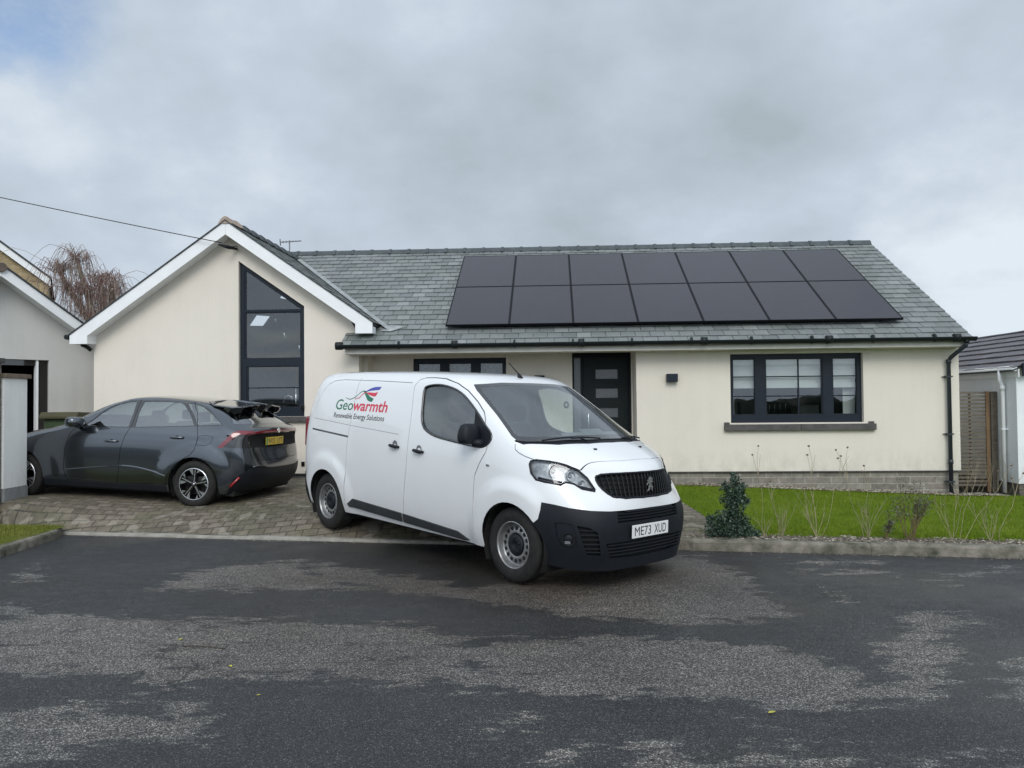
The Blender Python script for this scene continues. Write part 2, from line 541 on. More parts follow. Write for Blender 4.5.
# ------------------------------------------------------------------ van body surface
def van_cage():
    Y = [.86,.915,.945,.955,.95,.91,.84]; Z = [.26,.40,.66,.95,1.20,1.50,1.80]
    def reg(xs, topz, xt=None, ys=1.0):
        if not isinstance(xs, (list, tuple)): xs = [xs]*7
        xt = xt or [xs[6]]*3
        p = [(x, y*ys, z) for x, y, z in zip(xs, Y, Z)]
        p += [(xt[0], .74*ys, topz-.025), (xt[1], .42, topz-.005), (xt[2], 0, topz)]
        return dict(p=p)
    S = []
    # rear
    r0 = dict(p=[(-3.94,.76,.27),(-4.00,.82,.40),(-4.00,.86,.62),(-3.97,.88,.95),(-3.95,.88,1.20),(-3.91,.84,1.50),(-3.82,.78,1.80),(-3.77,.70,1.90),(-3.77,.42,1.93),(-3.77,0,1.935)])
    r0['cap'] = [[(-3.95,.55,.27),(-3.97,.3,.27),(-3.97,0,.27)],[(-4.03,.55,.40),(-4.04,.3,.40),(-4.04,0,.40)],[(-4.02,.55,.62),(-4.03,.3,.62),(-4.03,0,.62)],
                 [(-3.99,.55,.95),(-4.00,.3,.95),(-4.00,0,.95)],[(-3.97,.55,1.20),(-3.98,.3,1.2),(-3.98,0,1.20)],[(-3.92,.55,1.5),(-3.93,.3,1.5),(-3.93,0,1.5)]]
    S.append(r0)
    S.append(reg([-3.88,-3.90,-3.90,-3.89,-3.87,-3.83,-3.74], 1.955, [-3.68]*3))
    S.append(reg(-3.35, 1.955)); S.append(reg(-2.9, 1.96)); S.append(reg(-2.35, 1.96)); S.append(reg(-1.8, 1.955))
    S.append(reg(-1.35, 1.945)); S.append(reg([-1.05]*6+[-1.0], 1.925, [-1.0,-.98,-.97]))
    S.append(dict(p=[(-.86,.86,.26),(-.86,.915,.40),(-.86,.945,.66),(-.86,.955,.95),(-.86,.95,1.20),(-.85,.895,1.50),(-.86,.815,1.765),(-.84,.735,1.825),(-.76,.42,1.85),(-.72,0,1.855)]))
    S.append(dict(p=[(-.46,.86,.26),(-.46,.915,.40),(-.46,.945,.66),(-.46,.955,.95),(-.45,.95,1.17),(-.43,.915,1.37),(-.42,.85,1.51),(-.41,.775,1.56),(-.28,.42,1.60),(-.24,0,1.605)]))
    S.append(dict(p=[(-.12,.86,.26),(-.12,.915,.40),(-.12,.945,.66),(-.10,.955,.93),(-.08,.95,1.10),(-.05,.925,1.21),(-.02,.89,1.27),(.03,.81,1.305),(.22,.42,1.32),(.28,0,1.325)]))
    S.append(dict(p=[(.14,.86,.26),(.14,.915,.40),(.14,.945,.64),(.15,.945,.86),(.17,.925,1.00),(.20,.90,1.11),(.22,.87,1.175),(.27,.79,1.215),(.42,.42,1.255),(.47,0,1.26)]))
    S.append(dict(p=[(.36,.85,.23),(.36,.895,.41),(.37,.92,.64),(.37,.91,.83),(.37,.885,.95),(.37,.85,1.03),(.38,.81,1.09),(.43,.72,1.15),(.56,.42,1.19),(.61,0,1.195)]))
    S.append(dict(p=[(.57,.77,.21),(.60,.81,.42),(.62,.825,.66),(.57,.80,.83),(.52,.78,.92),(.50,.745,.99),(.49,.705,1.045),(.535,.62,1.09),(.68,.40,1.13),(.755,0,1.135)]))
    f = dict(p=[(.74,.60,.20),(.79,.65,.42),(.80,.66,.64),(.70,.645,.80),(.635,.625,.88),(.61,.60,.94),(.60,.57,.99),(.655,.47,1.035),(.775,.30,1.06),(.845,0,1.065)])
    f['cap'] = [[(.80,.48,.20),(.83,.30,.20),(.84,0,.20)],[(.84,.48,.42),(.865,.30,.42),(.87,0,.42)],[(.84,.48,.66),(.87,.30,.66),(.88,0,.66)],
                [(.79,.48,.79),(.845,.30,.79),(.865,0,.79)],[(.73,.48,.88),(.82,.30,.88),(.87,0,.88)],[(.70,.48,.96),(.80,.30,.97),(.86,0,.975)]]
    S.append(f)
    return S
def van_shell():
    bm = cage_body(van_cage(), 7, 3)
    # swollen arch lips round both axles
    for v in bm.verts:
        for ax in (0.0, -3.34):
            r = math.hypot(v.co.x-ax, v.co.z-.343)
            if abs(v.co.y) > .7 and r < .68 and v.co.z < 1.1:
                t = min(1, max(0, (r-.50)/.14)); k = 1-t*t*(3-2*t)
                if v.co.x > .30: k *= max(0, 1-(v.co.x-.30)/.12)
                v.co.y += math.copysign(.030*k, v.co.y)
    return Shell(bm)
# ------------------------------------------------------------------ hatchback body surface (rear axle at x=0, front axle at 2.705)
def car_cage():
    S = []
    s0 = dict(p=[(-.60,.66,.24),(-.70,.74,.34),(-.76,.77,.52),(-.72,.77,.78),(-.69,.77,.93),(-.72,.76,1.04),(-.68,.70,1.095),(-.72,.56,1.105),(-.77,.30,1.11),(-.79,0,1.11)])
    s0['cap'] = [[(-.70,.5,.24),(-.72,.28,.24),(-.73,0,.24)],[(-.80,.52,.34),(-.82,.28,.34),(-.83,0,.34)],[(-.84,.52,.52),(-.86,.28,.52),(-.87,0,.52)],
                 [(-.76,.52,.75),(-.78,.28,.73),(-.78,0,.73)],[(-.71,.52,.93),(-.72,.28,.93),(-.72,0,.93)],[(-.77,.54,1.04),(-.81,.28,1.04),(-.83,0,1.04)]]
    S.append(s0)
    def full(x, yb, b5, b6, t, dz=0):
        z = [.20,.31,.54,.78,.945]
        if not isinstance(x, (list, tuple)): x = [x]*5
        return dict(p=[(xx, y, zz) for xx, y, zz in zip(x, yb, z)] + [b5, b6] + t)
    YB = [.86,.905,.915,.905,.895]
    S.append(full([-.48,-.55,-.60,-.58,-.56], [.82,.87,.885,.89,.875], (-.58,.83,1.06), (-.58,.735,1.115), [(-.62,.60,1.135),(-.67,.30,1.15),(-.69,0,1.155)]))
    S.append(full(-.36, [.86,.905,.92,.915,.905], (-.38,.85,1.095), (-.38,.72,1.24), [(-.45,.60,1.27),(-.50,.30,1.285),(-.51,0,1.29)]))
    S.append(full(-.12, [.86,.905,.92,.92,.905], (-.12,.83,1.10), (-.12,.68,1.375), [(-.20,.57,1.415),(-.24,.30,1.435),(-.25,0,1.44)]))
    S.append(full(.25, YB, (.25,.825,1.10), (.25,.665,1.43), [(.25,.56,1.475),(.25,.30,1.495),(.25,0,1.50)]))
    S.append(full(.70, [.86,.90,.90,.895,.885], (.70,.82,1.095), (.70,.66,1.455), [(.70,.56,1.50),(.70,.30,1.52),(.70,0,1.525)]))
    S.append(full(1.15, [.86,.90,.895,.89,.88], (1.15,.82,1.085), (1.13,.66,1.455), [(1.13,.56,1.50),(1.14,.30,1.52),(1.15,0,1.525)]))
    S.append(full(1.55, [.86,.90,.90,.895,.885], (1.58,.825,1.075), (1.50,.70,1.35), [(1.54,.61,1.41),(1.59,.32,1.43),(1.62,0,1.435)]))
    S.append(full(1.95, [.86,.905,.91,.905,.89], (1.98,.84,1.05), (1.95,.76,1.13), [(2.00,.66,1.17),(2.08,.34,1.195),(2.12,0,1.20)]))
    S.append(full(2.3, [.86,.91,.92,.915,.88], (2.3,.82,.995), (2.3,.74,1.02), [(2.3,.62,1.035),(2.34,.34,1.05),(2.36,0,1.055)]))
    S.append(dict(p=[(2.8,.86,.20),(2.8,.905,.31),(2.8,.915,.54),(2.8,.90,.75),(2.8,.87,.86),(2.8,.80,.91),(2.8,.72,.935),(2.8,.60,.955),(2.82,.32,.97),(2.83,0,.975)]))
    S.append(dict(p=[(3.15,.76,.22),(3.18,.82,.33),(3.2,.84,.52),(3.2,.82,.66),(3.2,.78,.74),(3.2,.72,.785),(3.2,.65,.815),(3.22,.55,.84),(3.26,.3,.86),(3.28,0,.865)]))
    f = dict(p=[(3.34,.6,.22),(3.38,.62,.32),(3.38,.63,.50),(3.34,.62,.62),(3.31,.60,.67),(3.29,.58,.71),(3.28,.55,.735),(3.32,.46,.75),(3.37,.28,.765),(3.39,0,.77)])
    f['cap'] = [[(3.42,.46,.22),(3.46,.28,.22),(3.47,0,.22)],[(3.46,.46,.32),(3.50,.28,.32),(3.51,0,.32)],[(3.45,.46,.5),(3.50,.28,.5),(3.51,0,.5)],
                [(3.41,.46,.61),(3.46,.28,.61),(3.47,0,.61)],[(3.38,.46,.67),(3.44,.28,.67),(3.45,0,.67)],[(3.35,.46,.72),(3.40,.28,.72),(3.42,0,.72)]]
    S.append(f)
    return S
def car_shell():
    bm = cage_body(car_cage(), 7, 3)
    for v in bm.verts:
        for ax in (0.0, 2.705):
            r = math.hypot(v.co.x-ax, v.co.z-.323)
            if abs(v.co.y) > .6 and r < .60 and v.co.z < .95:
                t = max(0, (r-.34)/.26)
                v.co.y += math.copysign(.03*max(0, 1-t*t), v.co.y)
    return Shell(bm)
# ------------------------------------------------------------------ the white van
VAN_M = Matrix.Identity(4)
def frame_matrix(o, yaw, pitch, roll):
    a, b, r = map(math.radians, (yaw, pitch, roll))
    x = Vector((math.cos(a)*math.cos(b), math.sin(a)*math.cos(b), math.sin(b)))
    y = Vector((-math.sin(a), math.cos(a), 0)); z = x.cross(y)
    y2 = y*math.cos(r)+z*math.sin(r); z2 = -y*math.sin(r)+z*math.cos(r)
    m = Matrix.Identity(4)
    for i in range(3): m[i][0], m[i][1], m[i][2], m[i][3] = x[i], y2[i], z2[i], o[i]
    return m

def build_van():
    root = empty('panel_van', 'white panel van with company lettering on its side, parked across the end of the driveway', 'van',
                 frame_matrix((0.6402,7.6617,0), -47.184, -1.886, -.8))
    S = van_shell()
    WIN = [(-1.487,1.747),(-1.456,1.779),(-1.309,1.797),(-1.155,1.79),(-.983,1.757),(-.854,1.706),(-.727,1.629),(-.575,1.526),(-.436,1.417),(-.331,1.347),(-.300,1.295),(-.335,1.240),(-.415,1.206),(-.532,1.207),(-.827,1.233),(-1.119,1.262),(-1.28,1.300),(-1.375,1.352),(-1.425,1.44),(-1.452,1.6)]
    DOOR = [(-1.745,.300),(-1.70,.50),(-1.63,.90),(-1.605,1.30),(-1.62,1.55),(-1.67,1.78),(-1.63,1.845),(-1.55,1.868),(-1.398,1.870),(-1.20,1.860),(-.974,1.812),(-.81,1.742),(-.632,1.634),(-.50,1.535),(-.45,1.464),(-.42,1.37),(-.345,1.215),(-.36,1.16),(-.43,1.06),(-.50,.93),(-.523,.70),(-.527,.40),(-.50,.268)]
    SLR = [(-2.90,.33),(-2.887,.42),(-2.86,.75),(-2.84,1.12),(-2.80,1.36),(-2.80,1.60),(-2.81,1.86)]
    REC = [(-3.70,1.36),(-3.68,1.50),(-3.60,1.68),(-3.50,1.78),(-3.38,1.825),(-3.17,1.838),(-2.39,1.828),(-1.74,1.812)]
    REC2 = [(-3.70,1.352),(-2.82,1.300),(-1.80,1.250)]
    for sg in (-1, 1):
        fr = S.proj('side-' if sg < 0 else 'side+')
        sel = lambda c, sg=sg: c.y*sg > .3
        # wheel arches
        for ax in (0.0, -3.34):
            ap = arch_poly(ax, .343, .395, .0)
            fs = S.region(ap, fr, th=.05, filt=sel)
            bmesh.ops.delete(S.bm, geom=fs, context='FACES')
        kw = dict(th=.08, filt=sel)
        S.seam(DOOR, fr, w=.009, closed=False, **kw)
        S.seam(SLR, fr, w=.009, **kw)
        S.seam([(-3.70,1.215),(-2.84,1.165)], fr, w=.022, **kw)
        S.seam(REC, fr, w=.006, **kw); S.seam(REC2, fr, w=.004, **kw)
        # windows
        wf = S.region(WIN, fr, **kw)
        wb = S.take(wf)
        globals().setdefault('_vw', []).append((sg, wb))
        df = S.inside(DOOR, fr, **kw)
        globals().setdefault('_vd', []).append((sg, S.take(df)))
        SL = [(-2.90,.33),(-2.887,.42),(-2.86,.75),(-2.84,1.12),(-2.80,1.36),(-2.80,1.60),(-2.81,1.86),(-2.81,1.89),(-1.75,1.88),(-1.67,1.79),(-1.62,1.55),(-1.605,1.30),(-1.63,.90),(-1.70,.50),(-1.745,.296)]
        globals().setdefault('_vs', []).append((sg, S.take(S.inside(SL, fr, **kw))))
    fr = S.proj('front')
    # windscreen
    WS = [(-.715,1.806),(-.745,1.75),(-.775,1.625),(-.80,1.515),(-.832,1.41),(-.857,1.33),(-.858,1.296),(-.80,1.291),(-.6,1.297),(-.3,1.308),(0,1.312)]
    WS = WS + [(-a, b) for a, b in WS[::-1][1:]] + [(.4,1.832),(0,1.836),(-.4,1.832)]
    up = lambda c: c.z > 1.2 and c.x > -1.1
    S.cut(WS, fr, th=.1, filt=up)
    WS2 = [(a*.955, 1.565+(b-1.565)*(.90 if b > 1.565 else .86)) for a, b in WS]
    S.cut(WS2, fr, th=.1, filt=up)
    inner = S.inside(WS2, fr, th=.1, filt=up)
    screen = S.take(inner)
    frit = S.take(S.inside(WS, fr, th=.1, filt=up))
    tp = S.proj('top')
    CW = [(.40,0),(.37,.3),(.26,.6),(.14,.76),(.06,.85),(-.02,.875),(-.10,.86),(.05,.70),(.15,.3),(.2,0)]
    CW = CW[:-1] + [(a, -b) for a, b in CW[::-1][1:]][:-1]
    CWc = [(.395,0),(.37,.3),(.26,.6),(.14,.76),(.06,.85),(-.03,.872)]
    CWp = [(a, -b) for a, b in CWc[::-1]] + CWc[1:] + [(-.2,.85),(-.2,-.85)]
    S.cut(CWp, tp, th=.2, filt=lambda c: c.z > 1.2)
    cowl = S.take(S.inside(CWp, tp, th=.2, filt=lambda c: c.z > 1.22 and c.x > -.05))
    # bonnet seams
    for k in ('side-', 'side+'): S.seam([(-.015,1.262),(.007,1.215),(.058,1.187),(.13,1.162),(.235,1.136)], S.proj(k), w=.006, th=.3, filt=lambda c: c.x > -.1)
    HS = [(.235,.868),(.33,.81),(.417,.738),(.50,.665),(.548,.616),(.577,.519),(.64,.37),(.686,.234),(.70,.1),(.70,0)]
    HS = HS + [(a, -b) for a, b in HS[::-1][1:]]
    S.seam(HS, tp, w=.005, th=.3, filt=lambda c: c.z > 1.0)
    # headlamps
    LP = [(.192,-.895,1.098),(.199,-.885,1.125),(.241,-.863,1.137),(.349,-.796,1.129),(.461,-.706,1.095),(.55,-.618,1.045),(.599,-.579,.994),(.67,-.553,.895),(.675,-.556,.880),(.608,-.652,.903),(.553,-.696,.944),(.53,-.723,.952),(.505,-.755,.958),(.482,-.79,.932),(.364,-.868,.952),(.281,-.898,.968),(.223,-.904,1.021)]
    lamps = []
    for sg in (-1, 1):
        U = Vector((.7071,-.7071*sg,0)); D = Vector((.69,.69*sg,.2)).normalized()
        f2 = (U, Vector((0,0,1)), D)
        pl = [((x*U.x + (y*-sg)*U.y), z) for x, y, z in LP]
        filt = lambda c, sg=sg: c.y*sg > .4 and c.x > .1
        lamps.append((sg, S.take(S.region(pl, f2, th=.2, filt=filt))))
    # grille
    GR = [(-.51,1.020),(-.522,.955),(-.485,.880),(-.41,.823),(0,.818)]
    GR = GR + [(-a, b) for a, b in GR[::-1][1:]] + [(.35,1.035),(0,1.04),(-.35,1.035)]
    grille = S.take(S.region(GR, fr, th=.2, filt=lambda c: c.x > .4))
    # bumper (dark plastic, wraps round to the arch)
    BL = [(0,.724),(.3,.721),(.5,.719),(.66,.727),(.79,.746),(.86,.768),(.93,.785),(1.05,.79)]
    BL = [(-a, b) for a, b in BL[::-1]] + BL[1:]
    S.cut(BL, fr, th=-1.1, filt=lambda c: c.x > .25, closed=False)
    bys = [b[0] for b in BL]; bzs = [b[1] for b in BL]
    back = [(.30,.42),(.267,.56),(.346,.632),(.364,.712),(.366,.80)]
    for k in ('side-', 'side+'):
        S.cut(back, S.proj(k), th=.3, filt=lambda c: c.x > .1, closed=False)
    bf = []
    for f in S.bm.faces:
        c = f.calc_center_median()
        if c.x > .2 and c.z < np.interp(c.y, bys, bzs) and c.x > np.interp(c.z, [.42,.56,.632,.712,.80], [.2,.267,.346,.364,.366]): bf.append(f)
    S_b = S.take(bf)
    # rear bumper
    for k in ('side-', 'side+'): S.cut([(-4.2,.66),(-3.90,.66),(-3.83,.60),(-3.78,.45),(-3.78,.2)], S.proj(k), th=.1, closed=False)
    S.cut([(-1,.66),(1,.66)], S.proj('rear'), th=.2, closed=False)
    rb = [f for f in S.bm.faces if (lambda c: c.x < np.interp(c.z, [.3,.45,.60,.66], [-3.78,-3.78,-3.83,-3.90]) and c.z < .66)(f.calc_center_median())]
    rbb = S.take(rb)
    body = panel_obj(S, 'body', S.bm.copy(), M['white_paint'], root)
    panel_obj(S, 'rear_bumper', rbb, M['black_plastic'], root, off=.006)
    for sg, b in _vd:
        d = panel_obj(S, 'front_door', b, M['white_paint'], root)
        handle(d, sg, -1.406, .951, 1.100)
        w = [x for x in _vw if x[0] == sg][0][1]
        g = panel_obj(S, 'window', w, M['van_glass'], d, off=-.012, rim=0)
        bm = BM()       # rubber seal as a tube on the outline
        pts = []
        for (x, z) in smoothpoly(WIN, 1):
            h = S.raise_to((x, 0, z), (0, sg, 0), -.003)
            if h: pts.append(h)
        tube(bm, pts+[pts[0]], .0125, 6, cap=False)
        obj('window_seal', bm, M['gloss_black'], d, smooth=4)
        # corner block carrying the mirror
        blk = [(-.62,1.562),(-.575,1.53),(-.436,1.42),(-.335,1.35),(-.302,1.295),(-.337,1.24),(-.415,1.21),(-.55,1.207)]
        bm = BM(); vs = []
        tp_ = []; 
        for (x, z) in blk:
            h = S.raise_to((x, 0, z), (0, sg, 0), .004); tp_.append(h)
        cen = sum(tp_, Vector())/len(tp_)
        a = [bm.verts.new(h) for h in tp_]; b2 = [bm.verts.new(h - Vector((0, sg*.02, 0))) for h in tp_]
        bm.faces.new(a)
        for i in range(len(a)): bm.faces.new((a[i], b2[i], b2[(i+1) % len(a)], a[(i+1) % len(a)]))
        obj('mirror_mount', bm, M['black_plastic'], d, recalc=True)
        mirror(d, sg, (-.52, .90, 1.30))
    for sg, b in _vs:
        d = panel_obj(S, 'side_door', b, M['white_paint'], root)
        handle(d, sg, -1.849, .951, 1.122)
    sc_ = panel_obj(S, 'windscreen', screen, M['screen_glass'], root, off=-.004, rim=0)
    panel_obj(S, 'windscreen_border', frit, M['gloss_black'], root, off=-.003, rim=0)
    panel_obj(S, 'cowl', cowl, M['black_plastic'], root, off=-.012, rim=.01)
    # inner liner seen through panel gaps
    def keep(c, n):
        if c.z > 1.2 and -1.5 < c.x < .12:
            if abs(n.y) < .7: return False
            cx_, cz_ = -.90, 1.49
            if pt_in(WIN, cx_+(c.x-cx_)/1.10, cz_+(c.z-cz_)/1.12): return False
        if n.x > .35 and c.z < 1.06 and c.x > .2: return False
        if c.z > 1.9: return False
        if c.x > .15 and .86 < c.z < 1.16 and abs(c.y) > .50 and n.z < .6: return False
        for ax in (0, -3.34):
            if math.hypot(c.x-ax, c.z-.343) < .46: return False
        return c.z > .3
    shell_copy(S, .016, keep, 'inner_shell', M['liner'], root)
    # bumper and its openings
    bump = S_b
    T = Shell.__new__(Shell); T.bm = bump; T.ref = S.ref; T.refbvh = S.refbvh
    UI = [(-.44,.713),(-.44,.622),(-.2,.616),(.2,.616),(.44,.622),(.44,.713),(0,.710)]
    LI = [(-.55,.444),(-.30,.450),(0,.455),(.30,.450),(.55,.444),(.50,.315),(.24,.298),(-.24,.298),(-.50,.315)]
    openings = []
    for poly in (UI, LI):
        openings.append(T.take(T.region(poly, fr, th=.3)))
    FI = []
    for sg in (-1, 1):
        FIp = [(-.765,.600),(-.69,.585),(-.63,.54),(-.585,.34),(-.68,.345),(-.72,.44)]
        FI.append(T.take(T.region([(a*-sg, b) for a, b in FIp], fr, th=.1)))
    FGp = [(.490,.61),(.535,.622),(.627,.610),(.655,.53),(.66,.415),(.60,.398),(.53,.42),(.50,.50)]
    FG = []
    for sg in (-1, 1):
        f2 = S.proj('side-' if sg < 0 else 'side+')
        FG.append((sg, T.take(T.region(FGp, f2, th=.1))))
    bo = panel_obj(S, 'front_bumper', T.bm, M['black_plastic'], root, off=.004, rim=.03)
    for b in openings + FI:
        panel_obj(S, 'air_intake', b, M['dark'], bo, off=-.03, rim=0)
    for sg, b in FG: panel_obj(S, 'fog_lamp_panel', b, M['black_plastic'], bo, off=-.008, rim=.01)
    # slats in the intakes
    def slat(name, y0, y1, z, dz=.011, n=24, m=None, dep=.022, off=.0, z1=None, par=None):
        bm = BM(); prev = None
        for i in range(n+1):
            y = y0+(y1-y0)*i/n; zz = z if z1 is None else z+(z1-z)*i/n
            h = S.raise_to((0, y, zz), (1, 0, 0), off)
            if h is None: prev = None; continue
            h = Vector((h.x, y, zz)); ring = [bm.verts.new(h+Vector(o)) for o in ((0,0,dz/2),(0,0,-dz/2),(-dep,0,-dz/2-.006),(-dep,0,dz/2-.006))]
            if prev:
                for k in range(4): bm.faces.new((prev[k], prev[(k+1) % 4], ring[(k+1) % 4], ring[k]))
            prev = ring
        return obj(name, bm, m or M['black_plastic'], par or bo, recalc=True)
    for z in (.690,.665,.638): slat('slat', -.44, .44, z)
    for z in (.425,.395,.365,.335): slat('slat', -.53, .53, z, dz=.012)
    for sg in (-1, 1):
        for z, a, b in ((.56,.76,.66),(.52,.74,.62),(.48,.73,.61),(.44,.73,.60),(.40,.72,.59),(.37,.70,.59)):
            slat('slat', sg*a, sg*b, z, dz=.010, n=6)
        # fog lamp hole with its lens
        h = S.raise_to((.592, 0, .475), (0, sg, 0), -.004)
        bm = BM(); n_ = S.normal_at(h); q = n_.to_track_quat('Y', 'Z').to_matrix().to_4x4(); q.translation = h
        lathe(bm, [(.062,.006),(.055,.008),(.048,-.01),(.040,-.012)], 24)
        bm.transform(q); obj('fog_lamp', bm, M['dark'], bo)
        bm = BM(); lathe(bm, [(.040,-.004),(.028,.004),(.0,.007)], 20, c=(.0,0,0)); bm.transform(q); obj('fog_lens', bm, M['chrome'] if False else M['black_plastic'], bo)
        bm = BM(); box(bm, (-.02,.004,-.040), (.03,.009,-.014)); bm.transform(q); obj('fog_trim', bm, M['liner'], bo, bevel=.003)
    # grille
    g = panel_obj(S, 'grille', grille, M['dark'], root, off=-.03, rim=0)
    bm = BM(); pts = []
    for (y, z) in smoothpoly(GR, 1):
        h = S.raise_to((0, y, z), (1, 0, 0), -.002)
        pts.append(h)
    tube(bm, pts+[pts[0]], .011, 6, cap=False); obj('grille_frame', bm, M['black_plastic'], g, smooth=4)
    bm = BM()
    for i in range(23):
        y = -.475+.95*i/22
        zl = np.interp(abs(y), [0,.41,.485,.52], [.822,.826,.884,.955]); zs = [zl+(1.03-zl)*k/4 for k in range(5)]
        pr = None
        for z in zs:
            h = S.raise_to((0, y, z), (1, 0, 0), -.004)
            r_ = [bm.verts.new(h+Vector(o)) for o in ((0,-.004,0),(0,.004,0),(-.02,.004,0),(-.02,-.004,0))]
            if pr:
                for k in range(4): bm.faces.new((pr[k], pr[(k+1) % 4], r_[(k+1) % 4], r_[k]))
            pr = r_
    obj('grille_bars', bm, M['grille'], g, recalc=True)
    for z, w in ((.985,.50),(.945,.50),(.905,.48),(.865,.44)): slat('grille_slat', -w, w, z, dz=.005, n=20, dep=.012, off=-.014, par=g, m=M['grille'])
    # emblem: small rampant beast in chrome
    em = [(-.010,.070),(.004,.078),(.022,.072),(.030,.060),(.044,.062),(.050,.052),(.036,.046),(.030,.038),(.046,.034),(.056,.024),(.044,.016),(.026,.018),(.022,.004),(.034,-.012),(.050,-.020),(.058,-.036),(.048,-.052),(.056,-.066),(.040,-.070),(.030,-.050),(.034,-.036),(.016,-.030),(.004,-.044),(-.002,-.060),(-.024,-.066),(-.046,-.074),(-.050,-.064),(-.030,-.054),(-.020,-.042),(-.022,-.024),(-.014,-.008),(-.020,.010),(-.036,.006),(-.048,-.006),(-.058,-.004),(-.046,.016),(-.030,.026),(-.044,.030),(-.054,.044),(-.040,.046),(-.024,.042),(-.022,.054)]
    bm = BM(); prism(bm, [(a*.80-.01, .930+b*.88) for a, b in em], 'x', .852, .860); obj('emblem', bm, M['steel_rim'], g, bevel=.0015)
    # number plate
    pb = BM(); box(pb, (.884,-.292,.470), (.892,.236,.586)); pl = obj('number_plate', pb, M['plate_white'], root, bevel=.003)
    add_number_text('ME73', pl, M['plate_black'], .235, .080, lambda x, y, d: Vector((.8925+max(0,d)*.5, -.142+x, .528+y)), bold=.0)
    add_number_text('XUD', pl, M['plate_black'], .175, .080, lambda x, y, d: Vector((.8925+max(0,d)*.5, .112+x, .528+y)), bold=.0)
    # headlamps
    for sg, b in lamps:
        h2 = b.copy()
        inner_ = panel_obj(S, 'headlight', h2, M['lamp_inner'], root, off=-.035, rim=0)
        panel_obj(S, 'lens', b, M['lens'], inner_, off=.002, rim=.03)
        bm = BM(); pts = []
        U = Vector((.7071,-.7071*sg,0)); D = Vector((.69,.69*sg,.2)).normalized()
        for (x, y, z) in LP:
            p = Vector((x, y*-sg, z)); h = S.refbvh.find_nearest(p)[0]; pts.append(h)
        tube(bm, pts+[pts[0]], .009, 6, cap=False); obj('lamp_surround', bm, M['black_plastic'], inner_, smooth=4)
        for (x, y, z, r) in ((.40,-.80,1.055,.058),(.52,-.70,1.02,.045),(.60,-.64,.965,.032)):
            p = Vector((x, y*-sg, z)); h, n_, _, _ = S.refbvh.find_nearest(p)
            q = Vector((.95,.25*sg,.1)).normalized().to_track_quat('Y', 'Z').to_matrix().to_4x4(); q.translation = h - n_*.030
            bm = BM(); lathe(bm, [(r,.016),(r*.93,.020),(r*.80,-.012),(r*.45,-.024),(r*.40,.0),(0,.010)], 24); bm.transform(q)
            obj('reflector', bm, M['lamp_refl'], inner_)
        # dark lower bezel
        for pts_ in ([(.30,-.893,.985),(.38,-.858,.972),(.49,-.783,.958)], [(.60,-.66,.925),(.64,-.612,.912),(.668,-.575,.900)]):
            bm = BM(); pp = []
            for (x, y, z) in pts_:
                h, n_, _, _ = S.refbvh.find_nearest(Vector((x, y*-sg, z))); pp.append(h-n_*.006)
            tube(bm, pp, .013, 6); obj('bezel', bm, M['black_plastic'], inner_)
    # cladding strips along the sills
    for sg in (-1, 1):
        for poly in ([(-2.83,.375),(-2.735,.445),(-1.755,.405),(-1.765,.312),(-2.80,.345)], [(-1.725,.404),(-.80,.352),(-.64,.288),(-.72,.276),(-1.735,.310)]):
            ref = Shell.__new__(Shell); ref.bm = S.ref.copy(); ref.ref = S.ref; ref.refbvh = S.refbvh
            ref.bm.normal_update()
            fs = ref.region(poly, S.proj('side-' if sg < 0 else 'side+'), th=.05, filt=lambda c, sg=sg: c.y*sg > .3)
            nb = ref.take(fs); ref.bm.free()
            panel_obj(S, 'side_moulding', nb, M['grey_plastic'], root, off=.014, rim=.014)
        # little bright sill under the doors
        for ax in (0.0, -3.34): arch_liner(root, ax, .343, .405, sg*.90, sg*.52)
        bm = BM(); h = S.raise_to((-.308, 0, 1.049), (0, sg, 0), .004); box(bm, (h.x-.022, h.y-.006, h.z-.010), (h.x+.022, h.y+.006, h.z+.010)); obj('side_indicator', bm, M['chrome'], root, bevel=.004)
        # tail lamps (wrap on the rear corner)
        bm = BM(); box(bm, (-4.0, sg*.82-.07, .98), (-3.93, sg*.82+.07, 1.36)); obj('tail_lamp', bm, M['red_lens'], root, bevel=.025)
    # wheels
    def wheel():
        w = obj('wheel', tyre_mesh(.343, .214, .215), M['rubber'], root)
        bm = BM()
        lathe(bm, [(.218,.098),(.212,.104),(.204,.100),(.200,.080),(.196,.045),(.186,.030),(.176,.034),(.168,.044),(.158,.050),(.132,.056),(.112,.060),(.104,.054),(.100,.03)], 48)
        lathe(bm, [(.196,.04),(.196,-.09)], 48, mi=1)
        for k in range(16):
            a = 2*PI*k/16
            lathe(bm, [(.0195,.0562),(.0,.0566)], 12, mi=1, c=(.148*math.cos(a), 0, .148*math.sin(a)))
        obj('rim', bm, [M['steel_rim'], M['dark']], w)
        bm = BM(); lathe(bm, [(.098,.050),(.098,.066),(.088,.074),(.06,.078),(.034,.080),(.030,.074),(0,.074)], 32)
        for k in range(5):
            a = 2*PI*k/5+.3; lathe(bm, [(.010,.070),(.010,.084),(0,.085)], 8, c=(.068*math.cos(a), 0, .068*math.sin(a)))
        obj('wheel_cap', bm, M['black_plastic'], w)
        return w
    w0 = wheel()
    spots = [(0,-.800,.343,PI),(-3.34,-.800,.343,PI),(0,.800,.343,0),(-3.34,.800,.343,0)]
